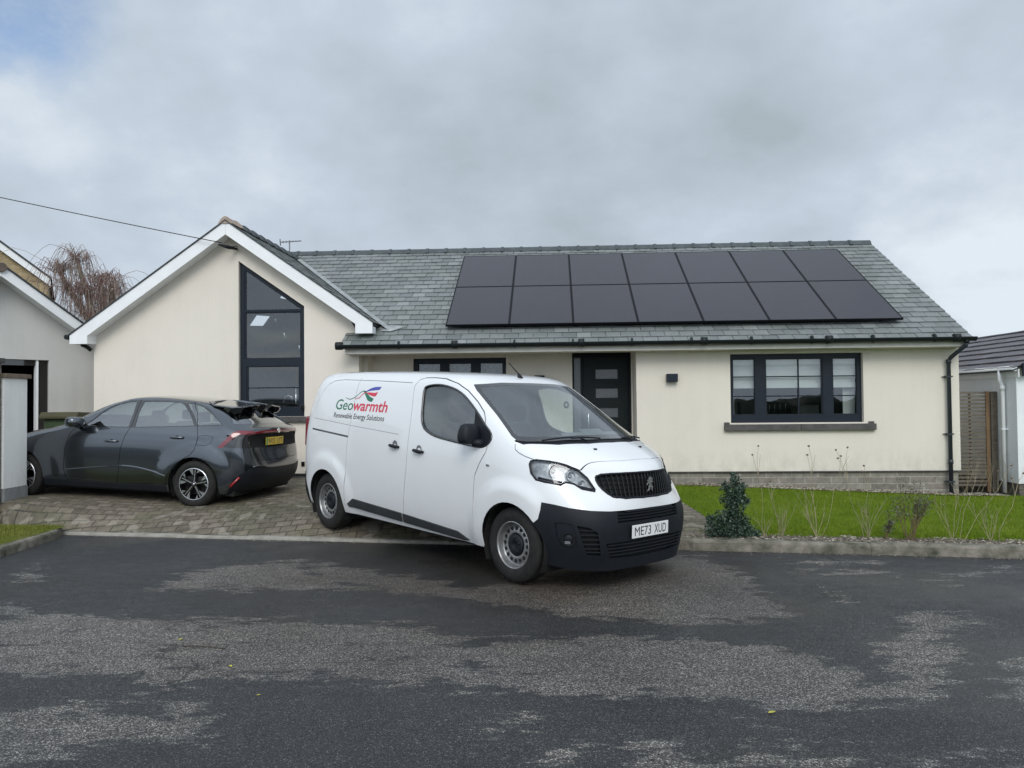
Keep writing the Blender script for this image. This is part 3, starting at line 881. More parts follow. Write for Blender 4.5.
    for i, (x, y, z, rz) in enumerate(spots):
        if i == 0: w = w0
        else:
            w = w0.copy(); COL.objects.link(w)
            for ch in list(w0.children):
                c = ch.copy(); COL.objects.link(c); c.parent = w
        w.matrix_basis = Matrix.Translation((x, y, z)) @ Matrix.Rotation(rz, 4, 'Z') @ Matrix.Rotation(.4*i, 4, 'Y')
    # underbody, cabin interior
    bm = BM(); box(bm, (-3.80,-.62,.20), (.70,.62,.32)); box(bm, (-2.85,-.84,.24), (-.50,.84,.31)); obj('underbody', bm, M['dark'], root)
    bm = BM(); box(bm, (-1.62,-.86,.33), (-.50,.86,.40)); box(bm, (-.499,-.50,.33), (.3,.50,.40)); obj('cabin_floor', bm, M['seat'], root)
    bm = BM(); prism(bm, [(-.62,.75),(-.60,1.12),(-.45,1.22),(-.1,1.25),(.16,1.22),(.16,.75)], 'y', -.82, .82); obj('dashboard', bm, mat('dark grey dashboard', (.06,.065,.07), .7, var=.2), root, bevel=.02)
    bm = BM(); prism(bm, [(-.84,.40),(.84,.40),(.84,1.30),(.76,1.76),(-.76,1.76),(-.84,1.30)], 'x', -1.60, -1.57); obj('bulkhead', bm, mat('grey bulkhead trim', (.16,.18,.18), .7, var=.15), root)
    h = S.raise_to((-1.02, 0, 1.60), (0,1,0), -.016); bm = BM(); lathe(bm, [(.042,0),(.042,-.004),(.020,-.004),(.020,0)], 20, c=(h.x, h.y, h.z)); obj('round_sticker', bm, M['liner'], root)
    for y0 in (-.45, .40):
        bm = BM(); box(bm, (-1.40, y0-.25,.55), (-.88, y0+.25,.80)); obj('seat', bm, M['seat'], root, bevel=.05)
        bm = BM(); prism(bm, [(-1.30,.78),(-1.18,.80),(-1.28,1.36),(-1.42,1.36)], 'y', y0-.24, y0+.24); 
        o = obj('seat_back', bm, M['seat'], root, bevel=.04)
        bm = BM(); box(bm, (-1.42, y0-.13,1.40), (-1.32, y0+.13,1.58)); obj('headrest', bm, M['seat'], root, bevel=.04)
    bm = BM(); lathe(bm, [(.19+.014*math.cos(a), .014*math.sin(a)) for a in [2*PI*i/8 for i in range(9)]], 32, axis='x'); box(bm, (-.01,-.19,-.015), (.01,.19,.015))
    bm.transform(Matrix.Translation((-.68,-.42,1.19)) @ Matrix.Rotation(math.radians(-58), 4, 'Y')); obj('steering_wheel', bm, M['black_plastic'], root)
    # wipers
    for (p0, p1, p2) in (((.27,-.44,0),(.15,-.70,0),(.33,-.10,0)), ((.26,.50,0),(.325,.24,0),(.16,.72,0))):
        bm = BM(); pts = []
        def sp(x, y, o=.022):
            h = S.raise_to((x, y, 1.3), (0,0,1), o); return h
        a = sp(.33, p0[1]+(.16 if p0[1] < 0 else -.12), .004); b = sp(p0[0], p0[1], .03)
        tube(bm, [a, (a+b)/2+Vector((0,0,.02)), b], .009, 6)
        q = [sp(p1[0]+(p2[0]-p1[0])*t-.05*math.sin(PI*t)*0, p1[1]+(p2[1]-p1[1])*t, .016) for t in [i/8 for i in range(9)]]
        tube(bm, q, .008, 6); obj('wiper', bm, M['black_plastic'], root)
    for y in (-.33, .33):
        h = S.raise_to((.47, y, 1.2), (0,0,1), 0); bm = BM(); box(bm, (h.x-.012, y-.016, h.z-.004), (h.x+.014, y+.016, h.z+.010)); obj('washer_nozzle', bm, M['black_plastic'], root, bevel=.004)
    # aerial on the roof
    h = S.raise_to((-.86, -.02, 1.9), (0,0,1), 0)
    bm = BM(); tube(bm, [h+Vector((-.02,0,-.005)), h+Vector((-.045,0,.045))], [.034,.014], 8); tube(bm, [h+Vector((-.04,0,.04)), h+Vector((-.20,-.01,.17))], [.008,.006], 6); obj('aerial', bm, M['black_plastic'], root)
    # lettering on the driver's side
    def side(x, z, d): 
        h = S.raise_to((x, 0, z), (0,-1,0), .0015+d); return h if h else Vector((x,-.93-d,z))
    me, x0, x1, y0, y1 = textmesh('Geowarmth', 1.0, shear=.12, bold=.006, ext=0, res=4)
    xs = (-3.20, -2.085); base = 1.478; ky = .128/.73
    kx = (xs[1]-xs[0])/(x1-x0)
    # split after 'Geo'
    mg, a0, a1, _, _ = textmesh('Geo', 1.0, shear=.12, bold=.006, ext=0, res=4)
    split = a1+.01
    bpy.data.meshes.remove(me)
    mw, b0, b1, _, _ = textmesh('warmth', 1.0, shear=.12, bold=.018, ext=0, res=4)
    mgo = []
    for me_, m_, xoff in ((mg, M['logo_green'], -a0), (mw, M['logo_red'], (x1-x0)-b1)):
        for v in me_.vertices:
            v.co = side(xs[0]+(v.co.x+xoff)*kx, base+v.co.y*ky, 0)
        me_.materials.append(m_); link_mesh('lettering', me_, root)
    mr, c0, c1, _, _ = textmesh('Renewable Energy Solutions', 1.0, shear=.12, bold=.008, ext=0, res=3)
    k2 = (1.10)/(c1-c0)
    for v in mr.vertices: v.co = side(-3.215+(v.co.x-c0)*k2, 1.378+v.co.y*.088, 0)
    mr.materials.append(M['logo_black']); link_mesh('lettering', mr, root)
    def ribbon(top, bot, m_):
        bm = BM(); n = 16
        def ev(P, t):
            k = t*(len(P)-1); i = min(int(k), len(P)-2); f = k-i
            p0, p1, p2, p3 = P[max(i-1,0)], P[i], P[i+1], P[min(i+2, len(P)-1)]
            return [0.5*((2*p1[d])+(-p0[d]+p2[d])*f+(2*p0[d]-5*p1[d]+4*p2[d]-p3[d])*f*f+(-p0[d]+3*p1[d]-3*p2[d]+p3[d])*f**3) for d in (0,1)]
        pr = None
        for i in range(n+1):
            a = ev(top, i/n); b = ev(bot, i/n)
            r_ = (bm.verts.new(side(a[0], a[1], .0005)), bm.verts.new(side(b[0], b[1], .0005)))
            if pr: bm.faces.new((pr[0], pr[1], r_[1], r_[0]))
            pr = r_
        obj('logo_ribbon', bm, m_, root)
    X = lambda u: -3.02+u*.72
    Z = lambda v: 1.585+v*.175
    q = lambda L: [(X(a), Z(b)) for a, b in L]
    ribbon(q([(.55,.62),(.68,.85),(.82,.98),(1.0,1.0)]), q([(.55,.60),(.70,.72),(.82,.76),(.96,.80)]), M['logo_blue'])
    ribbon(q([(.60,.60),(.72,.62),(.84,.60),(.94,.66)]), q([(.60,.58),(.72,.44),(.84,.36),(.90,.38)]), M['logo_red'])
    ribbon(q([(.55,.70),(.66,.50),(.74,.34),(.86,.22)]), q([(.52,.66),(.60,.40),(.70,.08),(.82,.0)]), M['logo_green'])
    ribbon(q([(.0,.24),(.15,.14),(.30,.30),(.45,.66),(.56,.72),(.64,.55)]), q([(.0,.21),(.15,.09),(.30,.24),(.45,.60),(.55,.66),(.62,.50)]), M['logo_green'])
    ribbon(q([(.30,.16),(.42,.26),(.50,.50),(.58,.62)]), q([(.30,.13),(.43,.21),(.51,.46),(.60,.58)]), M['logo_red'])
    return root, S

def handle(parent, sg, x, y, z):
    bm = BM(); prof = []
    pts = [(x-.085, sg*(y+.004), z+.006), (x-.06, sg*(y+.028), z+.004), (x, sg*(y+.034), z), (x+.06, sg*(y+.028), z-.004), (x+.085, sg*(y+.004), z-.006)]
    tube(bm, pts, [.012,.017,.019,.017,.012], 8); 
    obj('handle', bm, M['black_plastic'], parent, smooth=4)
    bm = BM(); lathe(bm, [(.046,.002),(.043,.004),(.030,-.001),(0,-.003)], 24, c=(x, 0, z+.016))
    for v in bm.verts: v.co.y = sg*(y+v.co.y)
    obj('handle_recess', bm, M['liner'], parent, recalc=True)

def mirror(parent, sg, c):
    bm = bmesh.new(); bmesh.ops.create_cube(bm, size=1)
    bmesh.ops.subdivide_edges(bm, edges=bm.edges, cuts=3, use_grid_fill=True)
    for v in bm.verts:
        p = v.co*2; L = (abs(p.x)**5+abs(p.y)**5+abs(p.z)**5)**.2 + 1e-6
        p = p/L
        x, y, z = p.x*.07, p.y*.105, p.z*.098
        if z > 0: y *= 1-.18*p.z; x *= 1-.25*p.z
        if z < -.02: y *= 1.05
        v.co = (c[0]+x, sg*(c[1]+.115+y), c[2]+.03+z)
    tube(bm, [(c[0]+.10, sg*(c[1]+.005), c[2]-.06), (c[0]+.03, sg*(c[1]+.10), c[2]-.05)], [.045,.04], 8)
    obj('wing_mirror', bm, M['black_plastic'], parent, smooth=4, recalc=True)

van_root, VS = build_van()
# ------------------------------------------------------------------ the dark grey hatchback
def build_car():
    root = empty('parked_car', 'dark grey five-door hatchback with a split roof spoiler, parked nose-in on the driveway', 'car',
                 frame_matrix((-4.2437,11.4863,.25), 170, 2.3, 0))
    S = car_shell()
    W1 = [(1.80,1.062),(1.70,1.125),(1.602,1.228),(1.486,1.322),(1.353,1.386),(1.204,1.420),(1.090,1.430),(1.078,1.28),(1.090,1.073),(1.437,1.066)]
    W2 = [(.990,1.073),(.995,1.28),(.975,1.432),(.735,1.442),(.425,1.438),(.335,1.40),(.200,1.28),(.085,1.124),(.512,1.100)]
    W3 = [(.300,1.430),(.192,1.420),(.055,1.388),(-.147,1.275),(-.325,1.150),(-.017,1.130),(.04,1.134),(.13,1.262)]
    DLO = [(1.90,1.048),(1.80,1.082),(1.68,1.158),(1.602,1.243),(1.486,1.337),(1.353,1.402),(1.204,1.437),(.98,1.450),(.735,1.458),(.425,1.452),(.25,1.442),(.10,1.415),(-.02,1.375),(-.16,1.285),(-.36,1.135),(-.017,1.115),(.512,1.086),(1.0,1.058),(1.437,1.050)]
    FD = [(1.98,.30),(2.03,.45),(2.02,.75),(1.97,.95),(1.90,1.05)]
    BD = [(1.035,1.455),(1.035,1.10),(1.10,.95),(1.155,.75),(1.175,.30)]
    RD = [(.215,1.445),(.10,1.30),(.03,1.12),(-.03,.95),(-.01,.80),(.05,.725),(.16,.66),(.30,.56),(.39,.42),(.41,.30)]
    parts = []
    for sg in (-1, 1):
        fr = S.proj('side-' if sg < 0 else 'side+')
        sel = lambda c, sg=sg: c.y*sg > .3
        for ax in (0.0, 2.705):
            fs = S.region(arch_poly(ax, .323, .372, .0), fr, th=.05, filt=sel); bmesh.ops.delete(S.bm, geom=fs, context='FACES')
        kw = dict(th=.10, filt=sel)
        for l in (FD, BD, RD): S.seam(l, fr, w=.007, **kw)
        S.seam([(.41,.30),(1.18,.285),(1.98,.30)], fr, w=.006, **kw)
        CH = [(-.015,.93),(-.05,.985),(-.148,1.0),(-.255,.978),(-.238,.90),(-.165,.858),(-.03,.865)]
        if sg > 0: S.seam(CH, fr, w=.004, closed=True, **kw)
        dlo = S.region(DLO, fr, **kw)
        T = Shell.__new__(Shell); T.bm = S.take(dlo); T.bm.normal_update(); T.ref = S.ref; T.refbvh = S.refbvh
        ws = []
        for wpoly in (W1, W2, W3): ws.append(T.take(T.region(wpoly, fr, th=.05)))
        # sill
        SL = [(-.9,.0),(-.9,.10),(.42,.275),(1.18,.262),(2.02,.275),(2.3,.20),(2.3,.0)]
        sill = S.take(S.region([(.38,.10),(.42,.285),(1.18,.275),(2.02,.29),(2.33,.30),(2.33,.10)], fr, **kw))
        fdf = S.take(S.inside([(1.98,.29),(2.03,.45),(2.02,.75),(1.97,.95),(1.90,1.06),(1.7,1.17),(1.04,1.3),(1.035,1.10),(1.10,.95),(1.155,.75),(1.175,.28)], fr, **kw))
        rdf = S.take(S.inside([(1.18,.28),(1.16,.75),(1.10,.95),(1.04,1.10),(1.04,1.2),(.10,1.2),(.03,1.12),(-.03,.95),(-.01,.80),(.05,.725),(.16,.66),(.30,.56),(.39,.42),(.41,.29)], fr, **kw))
        parts.append((sg, T.bm, ws, sill, fdf, rdf))
    # rear: glass, light bar, recess, bumper
    rr = S.proj('rear'); tp = S.proj('top')
    RG = [(-.34,-.70),(-.30,-.60),(-.27,0),(-.30,.60),(-.34,.70)]
    G = [(.60,1.35),(.56,1.385),(0,1.40),(-.56,1.385),(-.60,1.35),(-.70,1.21),(-.74,1.165),(-.4,1.163),(0,1.168),(.4,1.163),(.74,1.165),(.70,1.21)]
    S.cut(G, rr, th=.08, filt=lambda c: c.z > 1.1 and c.x < .1)
    glass = S.take(S.inside(G, rr, th=.08, filt=lambda c: c.z > 1.1 and c.x < .1))
    # light bar strip from corner to corner
    low = lambda c: c.x < -.1 and c.z < 1.10
    LB = [(-.73,1.026),(-.45,1.036),(-.2,1.040),(.2,1.040),(.45,1.036),(.73,1.026),(.80,1.02),(.80,1.045),(.70,1.055),(.45,1.070),(0,1.075),(-.45,1.070),(-.70,1.055),(-.80,1.045),(-.80,1.02)]
    LBs = [(-.335,.838),(-.36,.858),(-.52,1.050),(-.58,1.073),(-.90,1.073),(-.90,1.028),(-.61,1.020),(-.565,.995),(-.425,.858),(-.41,.838)]
    TB = [(-.43,.845),(-.44,.862),(-.575,.995),(-.62,1.018),(-.95,1.026),(-.95,.835),(-.55,.835)]
    blk = []
    REC = [(-.87,1.012),(-.79,1.020),(-.45,1.032),(0,1.036),(.45,1.032),(.79,1.020),(.87,1.012),(.86,.855),(.76,.845),(.45,.828),(-.45,.828),(-.76,.845),(-.86,.855)]
    tail = []
    for sg in (-1, 1):
        fr = S.proj('side-' if sg < 0 else 'side+')
        f2 = (fr[0], fr[1], fr[2])
        tail.append(S.take(S.region(LBs, fr, th=.25, filt=lambda c, sg=sg: c.y*sg > .5)))
    for sg in (-1, 1): blk.append(S.take(S.region(TB, S.proj('side-' if sg < 0 else 'side+'), th=.25, filt=lambda c, sg=sg: c.y*sg > .5)))
    bar = S.take(S.region(LB, rr, th=.15, filt=low))
    rec = S.take(S.region(REC, rr, th=.12, filt=low))
    # black lower bumper, seen from rear and side
    DF = [(-.95,.0),(-.95,.40),(-.84,.47),(-.70,.575),(-.58,.585),(-.42,.555),(-.28,.545),(.28,.545),(.42,.555),(.58,.585),(.70,.575),(.84,.47),(.95,.40),(.95,.0)]
    for k in ('side-', 'side+'):
        S.cut([(-1.0,.56),(-.70,.53),(-.60,.44),(-.50,.28),(-.47,.15)], S.proj(k), th=.2, filt=lambda c: c.x < -.1, closed=False)
    S.cut(DF, rr, th=.15, filt=lambda c: c.x < -.1 and c.z < .8)
    low_ = [f for f in S.bm.faces if (lambda c, n: c.x < -.3 and c.z < .62 and ((-n.x >= .55 and pt_in(DF, c.y, c.z)) or (-n.x < .55 and c.x < np.interp(c.z, [.15,.28,.44,.53,.56], [-.47,-.50,-.60,-.70,-1.0]) )))(f.calc_center_median(), f.normal)]
    diff = S.take(low_)
    # seam round the tailgate
    S.seam([(-.64,.83),(-.60,.72),(-.55,.66),(0,.655),(.55,.66),(.60,.72),(.64,.83)], rr, w=.006, th=.3, filt=lambda c: c.x < -.2)
    # windscreen
    fr = S.proj('front')
    WS = [(-.62,1.445),(-.66,1.38),(-.71,1.28),(-.75,1.18),(-.70,1.165),(-.35,1.19),(0,1.195)]
    WS = WS + [(-a, b) for a, b in WS[::-1][1:]] + [(.4,1.475),(0,1.48),(-.4,1.475)]
    ws_ = S.take(S.region(WS, fr, th=.1, filt=lambda c: c.z > 1.12 and 1.1 < c.x))
    panel_obj(S, 'body', S.bm.copy(), M['grey_paint'], root, rim=.01)
    def keep(c, n):
        if c.z > 1.02: return False
        for ax in (0, 2.705):
            if math.hypot(c.x-ax, c.z-.323) < .45: return False
        return c.z > .3
    shell_copy(S, .014, keep, 'inner_shell', M['dark'], root)
    panel_obj(S, 'windscreen', ws_, M['car_glass'], root, off=-.004, rim=0)
    panel_obj(S, 'rear_window', glass, M['dark_glass'], root, off=-.006, rim=0)
    for sg, pil, ws, sill, fd, rd in parts:
        f_ = panel_obj(S, 'front_door', fd, M['grey_paint'], root)
        r_ = panel_obj(S, 'rear_door', rd, M['grey_paint'], root)
        panel_obj(S, 'window_frame', pil, M['gloss_black'], root, off=-.002, rim=.008)
        for w_, par in zip(ws, (f_, r_, root)): panel_obj(S, 'window', w_, M['car_glass'], par, off=-.007, rim=0)
        panel_obj(S, 'sill', sill, M['black_plastic'], root, off=.004)
        for d_, x, z in ((f_, 1.30, .862), (r_, .29, .952)):
            h = S.raise_to((x, 0, z), (0, sg, 0), 0)
            bm = BM(); tube(bm, [(x-.105,h.y-sg*.004,z+.004),(x-.085,h.y+sg*.020,z+.003),(x,h.y+sg*.026,z),(x+.085,h.y+sg*.020,z-.002),(x+.105,h.y-sg*.004,z-.003)], [.011,.016,.018,.016,.011], 8)
            obj('handle', bm, M['grey_paint'], d_, smooth=4)
            bm = BM(); lathe(bm, [(.040,.002),(.026,-.001),(0,-.002)], 20, c=(x, 0, z-.012))
            for v in bm.verts: v.co.y = h.y+sg*v.co.y
            obj('handle_recess', bm, M['dark'], d_, recalc=True)
        # mirror
        bm = bmesh.new(); bmesh.ops.create_cube(bm, size=1); bmesh.ops.subdivide_edges(bm, edges=bm.edges, cuts=3, use_grid_fill=True)
        for v in bm.verts:
            p = v.co*2; L = (abs(p.x)**3.5+abs(p.y)**3.5+abs(p.z)**3.5)**(1/3.5)+1e-6; p = p/L
            v.co = (1.80+p.x*.09+(p.y*.02), sg*(1.00+p.y*.11), 1.115+p.z*.075*(1 if p.z > 0 else .9))
        tube(bm, [(1.84, sg*.84, 1.04), (1.81, sg*.97, 1.07)], [.03,.028], 8)
        obj('wing_mirror', bm, M['grey_paint'], f_, smooth=4, recalc=True)
        for ax in (0.0, 2.705): arch_liner(root, ax, .323, .380, sg*.87, sg*.5)
        # character crease low on the doors: a slim raised fold
        bm = BM(); pr = None
        for i in range(15):
            t = i/14; x = .42+(2.0-.42)*t; z = .415+.11*math.sin(min(1, t/.42)*PI/2)*(1 if t < .42 else 1-.85*((t-.42)/.58)**1.2)
            h = S.raise_to((x, 0, z), (0, sg, 0), 0); 
            r4 = [bm.verts.new((h.x, h.y+sg*a_, h.z+b_)) for a_, b_ in ((-.004,.020),(.010,0),(-.004,-.006))]
            if pr:
                for k in range(2): bm.faces.new((pr[k], pr[k+1], r4[k+1], r4[k]))
            pr = r4
        obj('door_crease', bm, M['grey_paint'], root, recalc=True)
        # rear reflector
        bm = BM(); pts = [S.refbvh.find_nearest(Vector(p))[0] + Vector((-.012, sg*.006, 0)) for p in ((-.50,sg*.85,.315),(-.62,sg*.82,.44))]
        tube(bm, pts, .016, 6); obj('reflector', bm, M['red_refl'], root)
    for t_ in tail: panel_obj(S, 'tail_lamp', t_, M['red_lens'], root, off=.004, rim=.02)
    for t_ in blk: panel_obj(S, 'tail_panel', t_, M['gloss_black'], root, off=-.006, rim=.01)
    panel_obj(S, 'light_bar', bar, M['red_lens'], root, off=.003, rim=.02)
    tg = panel_obj(S, 'tailgate_recess', rec, M['gloss_black'], root, off=-.02, rim=0)
    lb = panel_obj(S, 'rear_bumper', diff, M['black_plastic'], root, off=.004, rim=.02)
    bm = BM()
    pts = [S.raise_to((0, y, z), (-1,0,0), .010) for y, z in ((-.70,.575),(-.58,.585),(-.42,.555),(-.28,.545),(.28,.545),(.42,.555),(.58,.585),(.70,.575))]
    tube(bm, pts, .014, 6); obj('bumper_trim', bm, M['gloss_black'], lb, smooth=4)
    # spoiler: two blades carried on fins
    sp = BM()
    for sg in (-1, 1):
        top = [(.02,.57,1.462),(.02,.06,1.485),(-.30,.07,1.468),(-.52,.10,1.436),(-.53,.22,1.432),(-.49,.58,1.398),(-.38,.65,1.388),(-.10,.64,1.412)]
        a = [sp.verts.new((x, sg*y, z)) for x, y, z in top]; b = [sp.verts.new((x, sg*y, z-.020)) for x, y, z in top]
        sp.faces.new(a); sp.faces.new(b[::-1])
        for i in range(len(a)): sp.faces.new((a[i], b[i], b[(i+1) % len(a)], a[(i+1) % len(a)]))
    s_o = obj('spoiler', sp, M['grey_paint'], root, recalc=True, bevel=.008)
    for sg in (-1, 1):
        bm = BM(); prism(bm, [(-.30,1.335),(-.34,1.385),(-.47,1.385),(-.50,1.36),(-.46,1.31),(-.38,1.29)], 'y', sg*.54, sg*.58)
        obj('spoiler_fin', bm, M['gloss_black'], s_o)
        bm = BM(); prism(bm, [(-.28,1.38),(-.34,1.44),(-.48,1.425),(-.50,1.38),(-.44,1.33),(-.36,1.33)], 'y', sg*.10, sg*.15)
        obj('spoiler_fin', bm, M['gloss_black'], s_o)
    # plate, badge, tailgate lettering
    px = S.raise_to((0, .10, .915), (-1,0,0), 0).x - .012
    bm = BM(); box(bm, (px-.008,-.16,.858), (px,.36,.970)); pl = obj('number_plate', bm, M['plate_yellow'], root, bevel=.003)
    bm = BM(); box(bm, (px-.0095,.315,.862), (px-.006,.357,.966)); obj('green_band', bm, M['plate_green'], pl)
    add_number_text('WV23', pl, M['plate_black'], .20, .076, lambda x, y, d: Vector((px-.009-max(0,d)*.5, .20-x, .914+y)), bold=.0)
    add_number_text('LYT', pl, M['plate_black'], .155, .076, lambda x, y, d: Vector((px-.009-max(0,d)*.5, -.055-x, .914+y)), bold=.0)
    h = S.raise_to((0, .06, 1.085), (-1,0,0), .004); bm = BM(); lathe(bm, [(.042,0),(.040,.006),(.030,.004),(.012,.010),(0,.010)], 8, axis='x', c=(h.x-.004, .06, 1.062))
    for v in bm.verts: v.co.x = h.x-.006-(v.co.x-(h.x-.004))
    obj('emblem', bm, M['chrome'], root, recalc=True)
    # wheels: black alloys with bright bladed spokes
    def wheel():
        w = obj('wheel', tyre_mesh(.323, .219, .215), M['rubber'], root)
        bm = BM()
        lathe(bm, [(.222,.100),(.214,.104),(.210,.098),(.205,.07),(.200,.02),(.196,-.06),(.0,-.06)], 48, mi=1)
        lathe(bm, [(.222,.1005),(.216,.106),(.209,.1035)], 48, mi=0)
        def blade(poly, a, o0, o1, mi):
            ca, sa = math.cos(a), math.sin(a)
            P = [(x*ca-z*sa, x*sa+z*ca) for x, z in poly]
            prism(bm, P, 'y', o0, o1, mi)
        for k in range(5):
            a = 2*PI*k/5 + .35
            blade([(.02,-.020),(.20,-.030),(.205,.022),(.02,.020)], a, .045, .085, 1)
            blade([(.03,-.004),(.200,.004),(.198,.014),(.03,.006)], a, .086, .096, 0)
            blade([(.115,-.018),(.195,-.085),(.207,-.055),(.208,-.030),(.150,-.022)], a, .080, .097, 0)
            blade([(.150,.030),(.200,.050),(.190,.085),(.178,.075)], a, .080, .095, 0)
        lathe(bm, [(.040,.088),(.036,.096),(.020,.098),(0,.098)], 20, mi=1)
        lathe(bm, [(.014,.0985),(.010,.101),(0,.101)], 12, mi=0)
        obj('rim', bm, [M['alloy'], M['gloss_black']], w)
        return w
    w0 = wheel()
    for i, (x, y, z, rz) in enumerate([(0,.805,.323,0),(2.705,.805,.323,0),(0,-.805,.323,PI),(2.705,-.805,.323,PI)]):
        if i == 0: w = w0
        else:
            w = w0.copy(); COL.objects.link(w)
            for ch in list(w0.children):
                c = ch.copy(); COL.objects.link(c); c.parent = w
        w.matrix_basis = Matrix.Translation((x, y, z)) @ Matrix.Rotation(rz, 4, 'Z') @ Matrix.Rotation(.5*i, 4, 'Y')
    # cabin
    bm = BM(); box(bm, (-.55,-.80,.17), (3.2,.80,.30)); obj('underbody', bm, M['dark'], root)
    bm = BM(); box(bm, (-.45,-.80,.45), (.1,.80,.98)); box(bm, (-.45,-.82,.30), (2.0,.82,.42)); obj('cabin_floor', bm, M['seat'], root)
    bm = BM(); prism(bm, [(1.55,.7),(1.6,1.0),(1.8,1.06),(2.1,1.0),(2.1,.7)], 'y', -.78, .78); obj('dashboard', bm, M['seat'], root)
    for x, ys in ((1.0, (-.37,.37)), (.25, (-.40,.0,.40))):
        for y0 in ys:
            bm = BM(); prism(bm, [(x+.02,.55),(x+.16,.55),(x+.0,1.13),(x-.10,1.13)], 'y', y0-.22, y0+.22); o = obj('seat_back', bm, M['seat'], root, bevel=.03)
            bm = BM(); box(bm, (x-.10,y0-.12,1.15), (x-.02,y0+.12,1.30)); obj('headrest', bm, M['seat'], root, bevel=.03)
    bm = BM(); lathe(bm, [(.18+.014*math.cos(a), .014*math.sin(a)) for a in [2*PI*i/8 for i in range(9)]], 28, axis='x')
    bm.transform(Matrix.Translation((1.48,-.37,1.02)) @ Matrix.Rotation(math.radians(25), 4, 'Y')); obj('steering_wheel', bm, M['black_plastic'], root)
    return root, S
car_root, CS = build_car()
# ------------------------------------------------------------------ the bungalow. House frame: x along the front, y into the plot, z up
HM = Matrix.Translation((0,13.45,0)) @ Matrix.Rotation(math.radians(-3), 4, 'Z')
def hplace(name, label, cat, loc=(0,0,0), group=None, rz=0):
    return empty(name, label, cat, HM @ Matrix.Translation(loc) @ Matrix.Rotation(rz, 4, 'Z'), group)

def render_mat(name, col, var=.05, rough_bump=.25, streak=.10):
    m, nt, p = new_mat(name); p.inputs['Roughness'].default_value = .88
    v = objvec(nt)
    big = noise_n(nt, v, .9, 6, .6); st = noise_n(nt, objvec(nt, (3.5,3.5,.35)), 1.6, 6, .65)
    a = math_node(nt, 'ADD', math_node(nt, 'MULTIPLY', big, .6), math_node(nt, 'MULTIPLY', st, .4))
    c = ramp(nt, a, [(.32, tuple(x*(1-var-streak) for x in col)), (.5, col), (.7, tuple(min(1, x*(1+var)) for x in col))])
    # splash-back dirt just above the plinth and faint damp marks
    tc = N(nt, 'ShaderNodeTexCoord'); sz = N(nt, 'ShaderNodeSeparateXYZ'); nt.links.new(tc.outputs['Object'], sz.inputs[0])
    mr = N(nt, 'ShaderNodeMapRange'); mr.inputs[1].default_value = .85; mr.inputs[2].default_value = .42; mr.inputs[3].default_value = 0; mr.inputs[4].default_value = .55
    nt.links.new(sz.outputs[2], mr.inputs[0])
    sd_ = math_node(nt, 'MULTIPLY', mr.outputs[0], ramp(nt, noise_n(nt, objvec(nt, (1,1,.6)), 5, 7, .7), [(.42, (0,0,0)), (.72, (1,1,1))]))
    c = mixcol(nt, sd_, c, (.36,.35,.27))
    fl = ramp(nt, noise_n(nt, v, 34, 5, .7), [(.3, (.965,.965,.965)), (.7, (1.03,1.03,1.03))]); c = mixcol(nt, 1, c, fl, 'MULTIPLY')
    nt.links.new(c, p.inputs['Base Color'])
    h = noise_n(nt, v, 160, 4, .7); bumpn(nt, p, h, rough_bump, .004)
    return m
M['render'] = render_mat('cream render', (.712,.655,.568), streak=.025, var=.035)
M['render_grey'] = render_mat('pale grey render', (.56,.55,.52), streak=.06)
M['roughcast'] = render_mat('white roughcast', (.80,.82,.83), rough_bump=1.0, streak=.08)

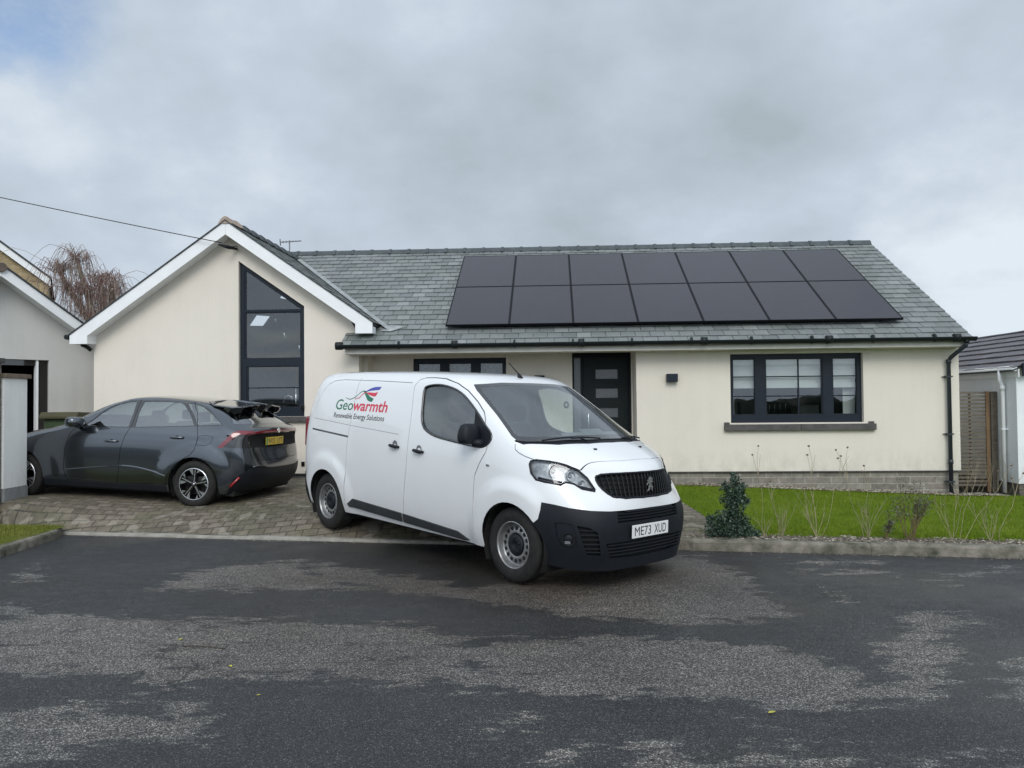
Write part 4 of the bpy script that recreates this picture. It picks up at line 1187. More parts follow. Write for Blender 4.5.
def brick_mat(name, c1, c2, mortar, bw, bh, ms=.012, axis='xz', rough=.85, bump=.6, off=.5, noisecol=.35):
    m, nt, p = new_mat(name); p.inputs['Roughness'].default_value = rough
    tc = N(nt, 'ShaderNodeTexCoord'); sp = N(nt, 'ShaderNodeSeparateXYZ'); nt.links.new(tc.outputs['Object'], sp.inputs[0])
    cb = N(nt, 'ShaderNodeCombineXYZ')
    if axis == 'xz':
        s_ = math_node(nt, 'ADD', sp.outputs[0], sp.outputs[1]); nt.links.new(s_, cb.inputs[0]); nt.links.new(sp.outputs[2], cb.inputs[1])
    else: nt.links.new(sp.outputs[0], cb.inputs[0]); nt.links.new(sp.outputs[1], cb.inputs[1])
    wob = N(nt, 'ShaderNodeTexNoise'); wob.inputs['Scale'].default_value = 6; nt.links.new(cb.outputs[0], wob.inputs['Vector'])
    ws = N(nt, 'ShaderNodeVectorMath', operation='MULTIPLY_ADD'); nt.links.new(wob.outputs['Color'], ws.inputs[0]); ws.inputs[1].default_value = (.02,.02,0); nt.links.new(cb.outputs[0], ws.inputs[2])
    b = N(nt, 'ShaderNodeTexBrick'); b.offset = off; nt.links.new(ws.outputs[0], b.inputs['Vector'])
    b.inputs['Scale'].default_value = 1; b.inputs['Brick Width'].default_value = bw; b.inputs['Row Height'].default_value = bh; b.inputs['Mortar Size'].default_value = ms; b.inputs['Mortar Smooth'].default_value = .3; b.inputs['Bias'].default_value = 0
    b.inputs['Color1'].default_value = (*c1, 1); b.inputs['Color2'].default_value = (*c2, 1); b.inputs['Mortar'].default_value = (*mortar, 1)
    n_ = noise_n(nt, cb.outputs[0], 9, 7, .65); n2 = noise_n(nt, cb.outputs[0], .8, 5, .6)
    k = ramp(nt, n_, [(.3, (1-noisecol,)*3), (.7, (1+noisecol*.6,)*3)])
    c = mixcol(nt, 1.0, b.outputs['Color'], k, 'MULTIPLY')
    c = mixcol(nt, .8, c, ramp(nt, n2, [(.35, (.78,.80,.74)), (.65, (1.1,1.08,1.05))]), 'MULTIPLY')
    nt.links.new(c, p.inputs['Base Color'])
    h = math_node(nt, 'ADD', math_node(nt, 'MULTIPLY', b.outputs['Fac'], -1.0), math_node(nt, 'MULTIPLY', n_, .5))
    bumpn(nt, p, h, bump, .008)
    return m
M['plinth'] = brick_mat('grey-brown blockwork', (.20,.18,.155), (.27,.25,.215), (.36,.34,.30), .44, .112, .010)
M['buff_brick'] = brick_mat('buff brick', (.34,.24,.11), (.42,.31,.16), (.38,.33,.25), .225, .075, .012)
M['stone_wall'] = brick_mat('brown garden wall stone', (.14,.125,.10), (.20,.18,.15), (.11,.10,.085), .30, .10, .012, noisecol=.6)
M['stone_sill'] = mat('dark stone sill and drip shade', (.085,.080,.076), .85, var=.3, scale=9, bump=.3, bscale=80)
M['blind'] = mat('pale grey blind', (.80,.81,.77), .9, var=.08, scale=3)
M['room'] = mat('room wall', (.30,.31,.32), .95, var=.1)
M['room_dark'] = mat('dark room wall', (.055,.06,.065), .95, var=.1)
M['house_glass'] = glass_mat('window glass', (.72,.76,.76), refl=1.35, ior=1.52, minr=.05)
M['frosted'] = mat('frosted door glass', (.09,.10,.105), .3, coat=.4, var=.15, scale=30)

def slate_mat(name, cols, rough=.42, attr='tint'):
    m, nt, p = new_mat(name); p.inputs['Roughness'].default_value = rough; p.inputs['Specular IOR Level'].default_value = .45
    at = N(nt, 'ShaderNodeAttribute'); at.attribute_name = attr
    v = objvec(nt); n_ = noise_n(nt, v, 22, 6, .7); n2 = noise_n(nt, v, 1.1, 6, .6)
    c = ramp(nt, at.outputs['Fac'], [(0, cols[0]), (.5, cols[1]), (1, cols[2])])
    c = mixcol(nt, 1, c, ramp(nt, n_, [(.3, (.80,.80,.80)), (.7, (1.16,1.16,1.16))]), 'MULTIPLY')
    c = mixcol(nt, .9, c, ramp(nt, n2, [(.35, (.86,.88,.84)), (.65, (1.08,1.08,1.1))]), 'MULTIPLY')
    lich = ramp(nt, noise_n(nt, v, 60, 3, .6), [(.68, (0,0,0)), (.74, (1,1,1))])
    c = mixcol(nt, math_node(nt, 'MULTIPLY', lich, .25), c, (.30,.31,.26))
    nt.links.new(c, p.inputs['Base Color']); bumpn(nt, p, n_, .35, .004)
    return m
M['slate'] = slate_mat('green-grey slate', ((.130,.143,.141), (.174,.187,.183), (.228,.240,.232)))
M['slate_dark'] = mat('dark slate verge', (.030,.034,.036), .6, var=.3, scale=12, bump=.3)
M['tile_purple'] = slate_mat('brown-purple concrete tile', ((.115,.105,.118), (.135,.125,.138), (.155,.145,.155)), .6)
M['ridge'] = mat('dark ridge tile', (.050,.062,.066), .55, var=.3, scale=9, bump=.3)
M['lead'] = mat('lead flashing', (.27,.29,.29), .5, var=.25, scale=8)
M['clay'] = mat('terracotta ridge tile', (.34,.27,.22), .8, var=.3, scale=12, bump=.3)

def clip_convex(sub, clip):
    out = sub
    n = len(clip)
    area = sum(clip[i][0]*clip[(i+1) % n][1]-clip[(i+1) % n][0]*clip[i][1] for i in range(n))
    if area < 0: clip = clip[::-1]
    for i in range(n):
        a, b = clip[i], clip[(i+1) % n]; inp = out; out = []
        if not inp: return []
        def side(p): return (b[0]-a[0])*(p[1]-a[1])-(b[1]-a[1])*(p[0]-a[0])
        for j in range(len(inp)):
            p, q = inp[j-1], inp[j]; sp_, sq = side(p), side(q)
            if (sp_ >= 0) != (sq >= 0):
                t = sp_/(sp_-sq); out.append((p[0]+(q[0]-p[0])*t, p[1]+(q[1]-p[1])*t))
            if sq >= 0: out.append(q)
    return out

def slates(name, parent, O, U, V, regions, m, g=.21, wd=.25, th=.011, lift=.020, seed=1, u0=None, u1=None, vmax=None, jitter=.004):
    """individual slates on the plane O + u*U + v*V, clipped to convex regions; one mesh = the roof covering"""
    rnd = random.Random(seed)
    U = Vector(U).normalized(); V = Vector(V).normalized(); Nn = U.cross(V).normalized()
    if Nn.z < 0: Nn = -Nn
    O = Vector(O)
    us = [p[0] for r in regions for p in r]; vs_ = [p[1] for r in regions for p in r]
    verts = []; faces = []; tint = []
    rows = int((max(vs_)-0)/g)+2
    for j in range(rows):
        v0 = j*g; shift = (j % 2)*wd*.5 + rnd.uniform(-.01,.01)
        k0 = int(min(us)/wd)-2; k1 = int(max(us)/wd)+2
        for k in range(k0, k1):
            a = k*wd+shift; dv = rnd.uniform(-jitter, jitter)
            q = [(a+.004+rnd.uniform(0,.0025), v0+dv), (a+wd-.004, v0+dv+rnd.uniform(-.003,.003)), (a+wd-.004, v0+g*1.35), (a+.004, v0+g*1.35)]
            tv = min(1, max(0, rnd.gauss(.5,.22)))
            for r in regions:
                c = clip_convex(q, r)
                if len(c) < 3: continue
                n = len(c); b0 = len(verts); dl = rnd.uniform(-.002,.003)
                for (u, v) in c:
                    h = lift+dl - (v-v0)/(g*1.35)*(lift-.001)
                    verts.append(tuple(O+U*u+V*v+Nn*(h+th*.5)))
                for (u, v) in c:
                    h = lift+dl - (v-v0)/(g*1.35)*(lift-.001)
                    verts.append(tuple(O+U*u+V*v+Nn*(h-th*.5)))
                faces.append(list(range(b0, b0+n)))
                for i in range(n): faces.append([b0+i, b0+n+i, b0+n+(i+1) % n, b0+(i+1) % n])
                tint += [tv]*(2*n)
    me = bpy.data.meshes.new(name); me.from_pydata(verts, [], faces); me.update()
    bm = BM(); bm.from_mesh(me); bmesh.ops.recalc_face_normals(bm, faces=bm.faces); bm.to_mesh(me); bm.free()
    at = me.attributes.new('tint', 'FLOAT', 'POINT'); at.data.foreach_set('value', tint)
    me.materials.append(m)
    return link_mesh(name, me, parent)

def build_window(parent, y, outer, panes, depth=.06, bars=(), glass=None, name='window', fm=None):
    """one frame mesh with pane openings, each pane a child"""
    bm = BM(); wall_holes(bm, outer, panes, y, y+depth)
    f = obj(name, bm, fm or M['anthracite'], parent)
    for pn in panes:
        b = BM(); 
        vs = [b.verts.new((p[0], y+depth*.55, p[1])) for p in pn]; b.faces.new(vs); bmesh.ops.recalc_face_normals(b, faces=b.faces)
        for fc in b.faces:
            if fc.normal.y > 0: fc.normal_flip()
        obj('pane', b, glass or M['house_glass'], f)
        # sash bead, a slim step inside each opening
        b = BM(); n = len(pn); cx = sum(p[0] for p in pn)/n; cz = sum(p[1] for p in pn)/n
        inn = []
        for p in pn: inn.append((p[0]+(cx-p[0])*.045, p[1]+(cz-p[1])*.045))
        wall_holes(b, pn, [inn], y+.014, y+depth*.5)
        obj('bead', b, fm or M['anthracite'], f)
    if bars:
        b = BM()
        for (a, c) in bars: box(b, (a[0], y+.018, a[1]), (c[0], y+depth*.5-.001, c[1]))
        obj('glazing_bar', b, fm or M['anthracite'], f)
    return f
R_ = lambda x0, x1, z0, z1: [(x0,z0),(x1,z0),(x1,z1),(x0,z1)]

EZ, SL = 2.64, .597           # eave height at y=-.42 and main roof slope
WZ, WS_, WX = 4.885, .70, -5.0  # wing ridge height, slope, ridge line
mainz = lambda y: EZ+(y+.42)*SL
wingz = lambda x: WZ-abs(x-WX)*WS_

def build_house():
    H = hplace('bungalow', 'cream rendered bungalow with a gabled wing and a slate roof behind the van', 'house')
    wm = M['render']
    # --- walls
    bm = BM()
    wall_holes(bm, R_(2.161,7.60,.43,2.56), [R_(3.77,6.01,1.26,2.45)], 0, .30)
    obj('wall', bm, wm, H)
    bm = BM(); box(bm, (2.161,.301,.43), (2.42,.649,2.56)); obj('wall', bm, wm, H)
    bm = BM(); wall_holes(bm, R_(-2.62,2.42,.43,2.62), [R_(-1.86,-.14,1.45,2.48), R_(1.07,2.14,.431,2.55)], .65, .95); obj('wall', bm, wm, H)
    top = lambda x: wingz(x)-.10
    bm = BM(); wall_holes(bm, [(-7.54,.43),(-2.70,.43),(-2.70,2.86),(-3.0,top(-3.0)),(WX,top(WX)),(-7.54,top(-7.54))], [[(-4.88,1.44),(-3.69,1.44),(-3.69,3.40),(-4.88,4.23)]], 0, .30); obj('wall', bm, wm, H)
    bm = BM(); box(bm, (-2.90,-.035,.43), (-2.70,-.001,2.50)); box(bm, (-2.90,.301,.43), (-2.62,.95,2.56)); obj('wall', bm, wm, H)
    bm = BM(); prism(bm, [(.301,-.3),(7.6,-.3),(7.6,2.56),(3.6,mainz(3.6)-.12),(.301,mainz(.301)-.12)], 'x', 7.32, 7.60); box(bm, (-7.54,.301,-.3), (-7.26,7.6,3.0)); box(bm, (-7.54,7.4,-.3), (7.32,7.6,3.0)); obj('wall', bm, wm, H)
    # --- plinths
    bm = BM(); box(bm, (2.19,.035,-.4), (7.57,.28,.428)); box(bm, (7.30,.28,-.4), (7.57,7.5,-.301)); box(bm, (2.19,.28,-.4), (2.40,.9,.428))
    obj('plinth', bm, M['plinth'], H)
    bm = BM(); box(bm, (-2.6,.69,-.2), (2.19,.93,.428)); box(bm, (-7.50,.035,-.2), (-2.73,.28,.428)); obj('plinth', bm, mat('dark grey plinth', (.10,.10,.10), .85, var=.3, bump=.3), H)
    for x0, x1 in ((2.155,7.606),(-7.546,-2.71)):
        bm = BM(); box(bm, (x0,-.012,.418), (x1,.03,.432)); obj('bell_drip_shade', bm, M['stone_sill'], H)  # drip edge coloured dark to paint in the shadow line below the render
    # --- rooms behind the glass
    bm = BM(); box(bm, (3.2,.302,.5), (6.8,3.6,2.57)); bmesh.ops.reverse_faces(bm, faces=bm.faces)
    for f in [f for f in bm.faces if f.calc_center_median().y < .31]: bm.faces.remove(f)
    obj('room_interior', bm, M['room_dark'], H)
    bm = BM(); box(bm, (-2.5,.952,.5), (2.9,4.2,2.62)); bmesh.ops.reverse_faces(bm, faces=bm.faces)
    for f in [f for f in bm.faces if f.calc_center_median().y < .96]: bm.faces.remove(f)
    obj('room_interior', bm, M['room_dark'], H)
    bm = BM(); P = [(-7.2,.5),(-2.95,.5),(-2.95,wingz(-2.95)-.3),(WX,WZ-.3),(-7.2,wingz(-7.2)-.3)]
    a = [bm.verts.new((x,.302,z)) for x, z in P]; b = [bm.verts.new((x,6.3,z)) for x, z in P]
    bm.faces.new(b)
    for i in range(5): bm.faces.new((a[i], a[(i+1) % 5], b[(i+1) % 5], b[i]))
    obj('room_interior', bm, M['room'], H)
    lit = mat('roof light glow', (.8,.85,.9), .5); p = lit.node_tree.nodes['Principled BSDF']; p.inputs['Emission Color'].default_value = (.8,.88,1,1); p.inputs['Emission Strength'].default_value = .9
    # roof lights in the sloping ceiling of the wing (emissive panes stand in for daylight)
    cz_ = lambda x: wingz(x)-.31
    for q in ([(-6.48,4.52),(-6.19,4.20),(-6.12,4.84),(-6.40,5.13)], [(-5.62,4.16),(-5.42,4.02),(-5.38,4.74),(-5.58,4.80)]):
        bm = BM(); vs = [bm.verts.new((x, y, cz_(x))) for x, y in q]; bm.faces.new(vs); obj('roof_light_glow_pane', bm, lit, H)
    # --- base slabs of the roof
    bm = BM()
    def slab(pts, t=.05):
        a = [bm.verts.new(p_) for p_ in pts]; b = [bm.verts.new((p_[0], p_[1], p_[2]-t)) for p_ in pts]
        bm.faces.new(a); bm.faces.new(b[::-1]); n = len(a)
        for i in range(n): bm.faces.new((a[i], b[i], b[(i+1) % n], a[(i+1) % n]))
    xv = lambda y: WX + (WZ-mainz(y))/WS_      # valley line
    slab([(-2.90,-.40,mainz(-.40)),(7.60,-.40,mainz(-.40)),(7.60,3.6,mainz(3.6)),(-2.90,3.6,mainz(3.6))])
    slab([(-2.902,.70,mainz(.70)),(-2.902,3.6,mainz(3.6)),(-5.4,3.6,mainz(3.6)),(-5.2,3.3,mainz(3.3))])
    slab([(-2.902,3.602,mainz(3.6)),(7.60,3.602,mainz(3.6)),(7.60,7.7,mainz(-.5)),(-2.902,7.7,mainz(-.5))])
    slab([(WX,-.24,WZ),(-7.80,-.24,wingz(-7.80)),(-7.80,7.7,wingz(-7.80)),(WX,7.7,WZ)]); slab([(WX+.003,3.61,WZ-.002),(WX+.003,7.7,WZ-.002),(-2.905,7.7,wingz(-2.905)),(-2.905,3.61,wingz(-2.905))])
    slab([(WX+.002,-.24,WZ),(WX+.002,3.3,WZ),(-2.40,.25,wingz(-2.40)),(-2.40,-.24,wingz(-2.40))])
    obj('roof_base', bm, M['slate_dark'], H, recalc=True)
    # --- slates
    L = math.hypot(4.02, 4.02*SL)
    kk = math.sqrt(1+SL*SL)
    roof = slates('roof', H, (0,-.44,mainz(-.44)), (1,0,0), (0,1,SL), [[(-2.93,0),(7.625,0),(7.625,L+.02),(-2.93,L+.02)], [(-2.931,1.0*kk),(-2.931,L+.02),(-5.5,L+.02),(-5.35,3.75*kk)]], M['slate'], seed=3)
    kw = math.sqrt(1+WS_*WS_)
    slates('roof', H, (-2.38,0,wingz(-2.38)), (0,1,0), (-1,0,WS_), [[(-.27,0),(.28,0),(3.45,2.62*kw),(-.27,2.62*kw)]], M['slate'], seed=5)
    slates('roof', H, (-7.84,0,wingz(-7.84)), (0,1,0), (1,0,WS_), [[(-.27,0),(3.5,0),(3.5,2.84*kw),(-.27,2.84*kw)]], M['slate'], seed=6)
    # verge undercloak at the right gable and dark slate edge above the bargeboards
    bm = BM()
    for (x0, x1) in ((WX, -2.37), (WX, -7.86)):
        z0, z1 = WZ, wingz(x1)
        prism(bm, [(x0, z0+.004), (x1, z1+.004), (x1, z1+.030), (x0, z0+.030)], 'y', -.292, -.235)
    obj('verge', bm, M['slate_dark'], H)
    bm = BM(); prism(bm, [(-.45,mainz(-.45)-.03),(3.6,mainz(3.6)-.03),(3.6,mainz(3.6)-.002),(-.45,mainz(-.45)-.002)], 'x', 7.57, 7.63); obj('verge', bm, M['lead'], H)
    # lead valley between wing and main roof
    bm = BM(); ys = [.06+(3.25-.06)*i/24 for i in range(25)]; pr = None
    for y in ys:
        x = xv(y); z = mainz(y)
        r3 = [bm.verts.new((x-.07, y, wingz(x-.07)+.040)), bm.verts.new((x+.005, y-.0, z+.034)), bm.verts.new((x+.10, y, z+.036))]
        if pr:
            for k in range(2): bm.faces.new((pr[k], pr[k+1], r3[k+1], r3[k]))
        pr = r3
    obj('valley', bm, M['lead'], H)
    bm = BM(); x = xv(.1); vs = [bm.verts.new(p_) for p_ in ((x-.10,.02,mainz(.02)+.038),(x+.10,.0,mainz(.0)+.040),(x+.34,.16,mainz(.16)+.040),(x+.06,.22,mainz(.22)+.045))]; bm.faces.new(vs); obj('valley_flashing', bm, M['lead'], H)
    # --- ridge tiles
    def ridge_run(name, a, b, m, w_=.13, h_=.075, step=.45, th=.012, first=None):
        a = Vector(a); b = Vector(b); d = (b-a); n = int(d.length/step); d.normalize(); sd = Vector((-d.y, d.x, 0))
        bm = BM(); bm2 = BM() if first else None
        for i in range(n+1):
            p0 = a+d*(i*step); p1 = a+d*min((i+1)*step+.03, (b-a).length+.02)
            tgt = bm2 if (first and i == 0) else bm
            for (q0, q1, s_) in ((p0, p1, 1.0), (p1-d*.05, p1+d*.012, 1.22)):
                prof = [(-w_*s_, -.055), (-w_*.62*s_, h_*.35*s_), (-w_*.22*s_, h_*.9*s_), (0, h_*s_), (w_*.22*s_, h_*.9*s_), (w_*.62*s_, h_*.35*s_), (w_*s_, -.055)]
                A = [tgt.verts.new(q0+sd*u+Vector((0,0,v))) for u, v in prof]; B = [tgt.verts.new(q1+sd*u+Vector((0,0,v))) for u, v in prof]
                for k in range(6): tgt.faces.new((A[k], A[k+1], B[k+1], B[k]))
                tgt.faces.new(A); tgt.faces.new(B[::-1])
        if first: obj('end_ridge_tile', bm2, first, H, recalc=True)
        return obj(name, bm, m, H, recalc=True)
    ridge_run('ridge', (7.62,3.6,mainz(3.6)+.005), (-5.6,3.6,mainz(3.6)+.005), M['ridge'], step=.42, h_=.06)
    ridge_run('ridge', (WX,-.29,WZ+.01), (WX,3.6,WZ+.01), M['ridge'], step=.40, first=M['clay'])
    # --- bargeboards with box ends and soffit
    bm = BM(); t = .235
    def bz(x): return wingz(x)+.002
    prism(bm, [(WX,bz(WX)),(-2.40,bz(-2.40)),(-2.40,2.876),(-2.70,2.876),(-2.70,bz(-2.70)-t),(WX,bz(WX)-t)], 'y', -.275, -.245)
    obj('bargeboard', bm, M['white_upvc'], H)
    bm = BM()
    prism(bm, [(WX-.003,bz(WX)),(-7.82,bz(-7.82)),(-7.82,2.76),(-7.50,2.76),(-7.50,bz(-7.50)-t),(WX-.003,bz(WX)-t)], 'y', -.275, -.245)
    obj('bargeboard', bm, M['white_upvc'], H)
    bm = BM()
    prism(bm, [(WX,bz(WX)-t+.01),(-7.50,bz(-7.50)-t+.01),(-7.50,bz(-7.50)-t+.03),(WX,bz(WX)-t+.03)], 'y', -.244, -.001)
    prism(bm, [(WX,bz(WX)-t+.01),(-2.70,bz(-2.70)-t+.01),(-2.70,bz(-2.70)-t+.03),(WX,bz(WX)-t+.03)], 'y', -.244, -.001)
    box(bm, (-7.815,-.244,2.765), (-7.50,-.001,2.785)); box(bm, (-7.52,-.244,2.785), (-7.50,-.001,2.95)); box(bm, (-2.695,-.244,2.88), (-2.405,-.001,2.90)); box(bm, (-2.425,-.244,2.90), (-2.405,-.001,3.0))
    obj('soffit', bm, M['white_upvc'], H)
    # --- main eave: fascia, soffit, gutter
    bm = BM(); box(bm, (-2.86,-.345,2.512), (7.585,-.325,2.63)); box(bm, (-2.86,-.325,2.505), (-2.62,.0,2.525)); obj('fascia', bm, mat('off-white fascia', (.60,.58,.52), .6, var=.08), H)
    bm = BM(); box(bm, (-2.84,-.325,2.507), (7.585,-.002,2.520)); box(bm, (-2.60,-.002,2.565), (2.15,.649,2.578)); obj('soffit', bm, mat('cream soffit', (.55,.53,.46), .7, var=.06), H)
    bm = BM(); n = 12
    for (r0, r1) in (((-2.95, 7.66), .072),):
        A = []; B = []; 
        for i in range(n+1):
            a = PI+PI*i/n; c, s_ = math.cos(a), math.sin(a)
            A.append((bm.verts.new((r0[0], -.425+c*r1, 2.662+s_*r1)), bm.verts.new((r0[0], -.425+c*(r1-.006), 2.662+s_*(r1-.006)))))
            B.append((bm.verts.new((r0[1], -.425+c*r1, 2.662+s_*r1)), bm.verts.new((r0[1], -.425+c*(r1-.006), 2.662+s_*(r1-.006)))))
        for i in range(n):
            bm.faces.new((A[i][0], B[i][0], B[i+1][0], A[i+1][0])); bm.faces.new((A[i][1], A[i+1][1], B[i+1][1], B[i][1]))
        for q in (0, n): bm.faces.new((A[q][0], A[q][1], B[q][1], B[q][0]))
        bm.faces.new([a[0] for a in A]); bm.faces.new([a[0] for a in B][::-1])
    x = -2.9
    while x < 7.7:
        tube(bm, [(x-.015,-.425,2.650),(x+.015,-.425,2.650)], .070, 14); x += .99
    for x in (-2.95,-.95,1.2,3.25,5.3,7.36): tube(bm, [(x-.05,-.425,2.648),(x+.05,-.425,2.648)], .070, 14)
    tube(bm, [(7.515,-.425,2.62),(7.515,-.425,2.56)], .045, 12)
    obj('gutter', bm, M['black_upvc'], H)
    bm = BM(); tube(bm, [(7.515,-.425,2.58),(7.515,-.42,2.53),(7.41,-.12,2.34),(7.395,-.075,2.28),(7.395,-.075,.02)], .034, 12)
    for z in (2.02, 1.05, .25): box(bm, (7.345,-.11,z-.012), (7.445,.0,z+.012)); box(bm, (7.31,-.03,z-.006), (7.345,-.003,z+.006))
    for z in (2.24, .55): tube(bm, [(7.395,-.075,z),(7.395,-.075,z+.07)], .042, 12)
    obj('downpipe', bm, M['pipe_grey'], H)
    bm = BM(); tube(bm, [(-7.89,-.26,2.885),(-7.89,3.4,2.885)], .045, 10); tube(bm, [(-7.72,-.08,2.765),(-7.62,-.05,2.71),(-7.57,-.04,2.66)], .035, 8); obj('gutter', bm, M['black_upvc'], H)
    # --- windows
    pa = [R_(3.835,4.205,1.385,2.375), R_(4.385,5.36,1.385,2.375), R_(5.535,5.935,1.385,2.375)]
    bars = []
    for (x0, x1) in ((3.835,4.205),(4.385,5.36),(5.535,5.935)):
        for z in (2.056, 1.718): bars.append(((x0, z-.010), (x1, z+.010)))
    bars.append(((4.94,1.385),(4.965,2.375)))
    build_window(H, .085, R_(3.772,6.008,1.262,2.448), pa, bars=bars)
    bm = BM(); box(bm, (3.65,-.075,1.130), (4.928,.10,1.238)); box(bm, (4.934,-.075,1.130), (6.19,.10,1.238)); box(bm, (3.65,-.03,1.2385), (3.74,-.002,1.275)); box(bm, (6.08,-.03,1.2385), (6.17,-.002,1.275)); obj('window_sill', bm, M['stone_sill'], H, bevel=.006)
    bm = BM()
    for (x0, x1) in ((3.80,4.27),(4.32,5.42),(5.48,5.98)):
        zs = [2.42,2.27,2.235,2.15,2.165,2.04,2.00,1.93,1.945,1.86]; ys = [.19,.20,.27,.275,.20,.21,.285,.29,.21,.22]; pr = None
        for z, y in zip(zs, ys):
            r2 = (bm.verts.new((x0, y, z)), bm.verts.new((x1, y, z)))
            if pr: bm.faces.new((pr[0], pr[1], r2[1], r2[0]))
            pr = r2
    obj('roman_blind', bm, M['blind'], H)
    bm = BM(); box(bm, (3.80,.32,1.28), (3.90,.34,2.4)); box(bm, (5.78,.32,1.28), (5.98,.34,2.4)); obj('curtain', bm, mat('white curtain', (.62,.62,.60), .9, var=.1, stretch=(8,1,.3)), H)
    bm = BM()       # chair and table inside
    for i in range(6): tube(bm, [(4.46+i*.09,.75+.02*i,1.30),(4.43+i*.10,.75,1.62)], .012, 6)
    tube(bm, [(4.38,.75,1.70),(4.5,.76,1.64),(4.8,.76,1.63),(5.0,.76,1.60)], .022, 6); tube(bm, [(4.36,.75,1.74),(4.50,.74,1.28)], .02, 6)
    box(bm, (4.2,1.1,1.24), (5.6,1.9,1.28)); obj('window_chair', bm, M['gloss_black'], H)
    bm = BM(); box(bm, (3.95,2.6,.9), (4.5,3.1,1.75)); box(bm, (4.7,3.2,1.1), (5.3,3.5,1.62)); box(bm, (5.45,1.6,.8), (5.8,2.2,1.55)); box(bm, (4.6,1.3,1.281), (4.75,1.45,1.44)); box(bm, (5.05,1.35,1.281), (5.2,1.5,1.36)); obj('room_furniture', bm, mat('pale room furniture', (.55,.53,.50), .8, var=.2), H, bevel=.01)
    pa = [R_(-1.775,-1.365,1.56,2.395), R_(-1.205,-.790,1.56,2.395), R_(-.625,-.205,1.56,2.395)]
    build_window(H, .72, R_(-1.858,-.142,1.452,2.478), pa)
    bm = BM()
    for (x0, x1) in ((-1.80,-1.34),(-1.23,-.77),(-.65,-.18)):
        zs = [2.44,2.30,2.29,2.20,2.21,2.10,2.11,2.0,1.9,1.89]; ys = [.82,.825,.85,.83,.86,.835,.865,.84,.85,.84]; pr = None
        for z, y in zip(zs, ys):
            r2 = (bm.verts.new((x0, y, z)), bm.verts.new((x1, y, z)))
            if pr: bm.faces.new((pr[0], pr[1], r2[1], r2[0]))
            pr = r2
    obj('roman_blind', bm, mat('grey patterned blind', (.20,.21,.21), .9, var=.5, scale=22), H)
    bm = BM(); box(bm, (-1.92,.60,1.38), (-.08,.70,1.45)); obj('window_sill', bm, M['stone_sill'], H)
    # tall window following the gable
    zt = lambda x: 4.228+(x+4.878)*(3.398-4.228)/(4.878-3.692)
    f_ = .075
    top_pane = [(-4.878+f_,3.352),(-3.692-f_,3.352),(-3.692-f_,zt(-3.692-f_)-.092),(-4.878+f_,zt(-4.878+f_)-.092)]
    build_window(H, .07, [(-4.878,3.334),(-3.692,3.334),(-3.692,3.398),(-4.878,4.228)], [top_pane])
    pa = [R_(-4.803,-3.767,2.475,3.316), R_(-4.765,-3.80,1.60,2.345)]
    build_window(H, .07, [(-4.878,1.442),(-3.692,1.442),(-3.692,3.333),(-4.878,3.333)], pa, bars=[((-4.765,1.945),(-3.80,1.965))])
    bm = BM(); box(bm, (-4.98,-.07,1.35), (-3.58,.06,1.438)); obj('window_sill', bm, M['stone_sill'], H)
    # kitchen seen through it: worktop, tap, pendants, beam
    bm = BM(); box(bm, (-4.9,.45,1.30), (-3.5,1.0,1.36)); obj('worktop', bm, M['room_dark'], H)
    bm = BM(); tube(bm, [(-4.28,.62,1.36),(-4.28,.62,1.72),(-4.24,.62,1.80),(-4.19,.62,1.82),(-4.13,.62,1.79),(-4.11,.62,1.68)], .014, 8); tube(bm, [(-4.05,.62,1.36),(-4.05,.62,2.02)], .018, 8); obj('tap', bm, M['chrome'], H)
    gp = glass_mat('pendant glass', (.75,.75,.75), refl=2.0, minr=.2)
    for (x, y, z) in ((-4.75,1.5,3.40),(-4.60,1.6,3.10),(-4.33,1.7,2.85)):
        bm = BM(); lathe(bm, [(.01,.55),(.012,.12),(.05,.10),(.09,.0),(.12,-.08),(.10,-.16),(.03,-.19)], 20, axis='z', c=(x,y,z)); obj('pendant_lamp', bm, gp, H)
    bm = BM(); tube(bm, [(-6.9,2.2,3.30),(-5.0,2.2,4.42)], .06, 6); obj('beam', bm, M['room_dark'], H)
    # --- front door in the recess
    bm = BM(); wall_holes(bm, R_(1.072,2.138,.432,2.548), [R_(1.105,1.225,.55,2.47), R_(1.275,2.095,.47,2.49)], .72, .80); fr_ = obj('door_frame', bm, M['anthracite'] if False else mat('black door frame', (.006,.009,.012), .5, var=.2, spec=.2), H)
    bm = BM(); vs = [bm.verts.new(p_) for p_ in ((1.105,.76,.55),(1.225,.76,.55),(1.225,.76,2.47),(1.105,.76,2.47))]; bm.faces.new(vs); obj('side_light', bm, M['frosted'], fr_)
    holes = [R_(1.50,1.90,z0,z0+.17) for z0 in (2.07,1.72,1.365,1.01,.66)]
    bm = BM(); wall_holes(bm, R_(1.28,2.09,.475,2.485), holes, .735, .785); dr = obj('front_door', bm, mat('black green door', (.006,.011,.012), .45, var=.15, spec=.2), H)
    for h_ in holes:
        bm = BM(); vs = [bm.verts.new((p_[0],.75,p_[1])) for p_ in h_]; bm.faces.new(vs); obj('door_pane', bm, M['frosted'], dr)
    bm = BM(); tube(bm, [(1.36,.70,.9),(1.36,.70,1.6)], .014, 8); tube(bm, [(1.36,.74,.95),(1.36,.70,.95)], .01, 6); tube(bm, [(1.36,.74,1.55),(1.36,.70,1.55)], .01, 6); obj('handle', bm, M['chrome'], dr)
    # wall vents
    for z in (1.60, .60):
        bm = BM(); box(bm, (-3.745,-.022,z-.04), (-3.685,-.001,z+.04)); obj('wall_vent', bm, M['gloss_black'], H, bevel=.004)
    return H
house = build_house()

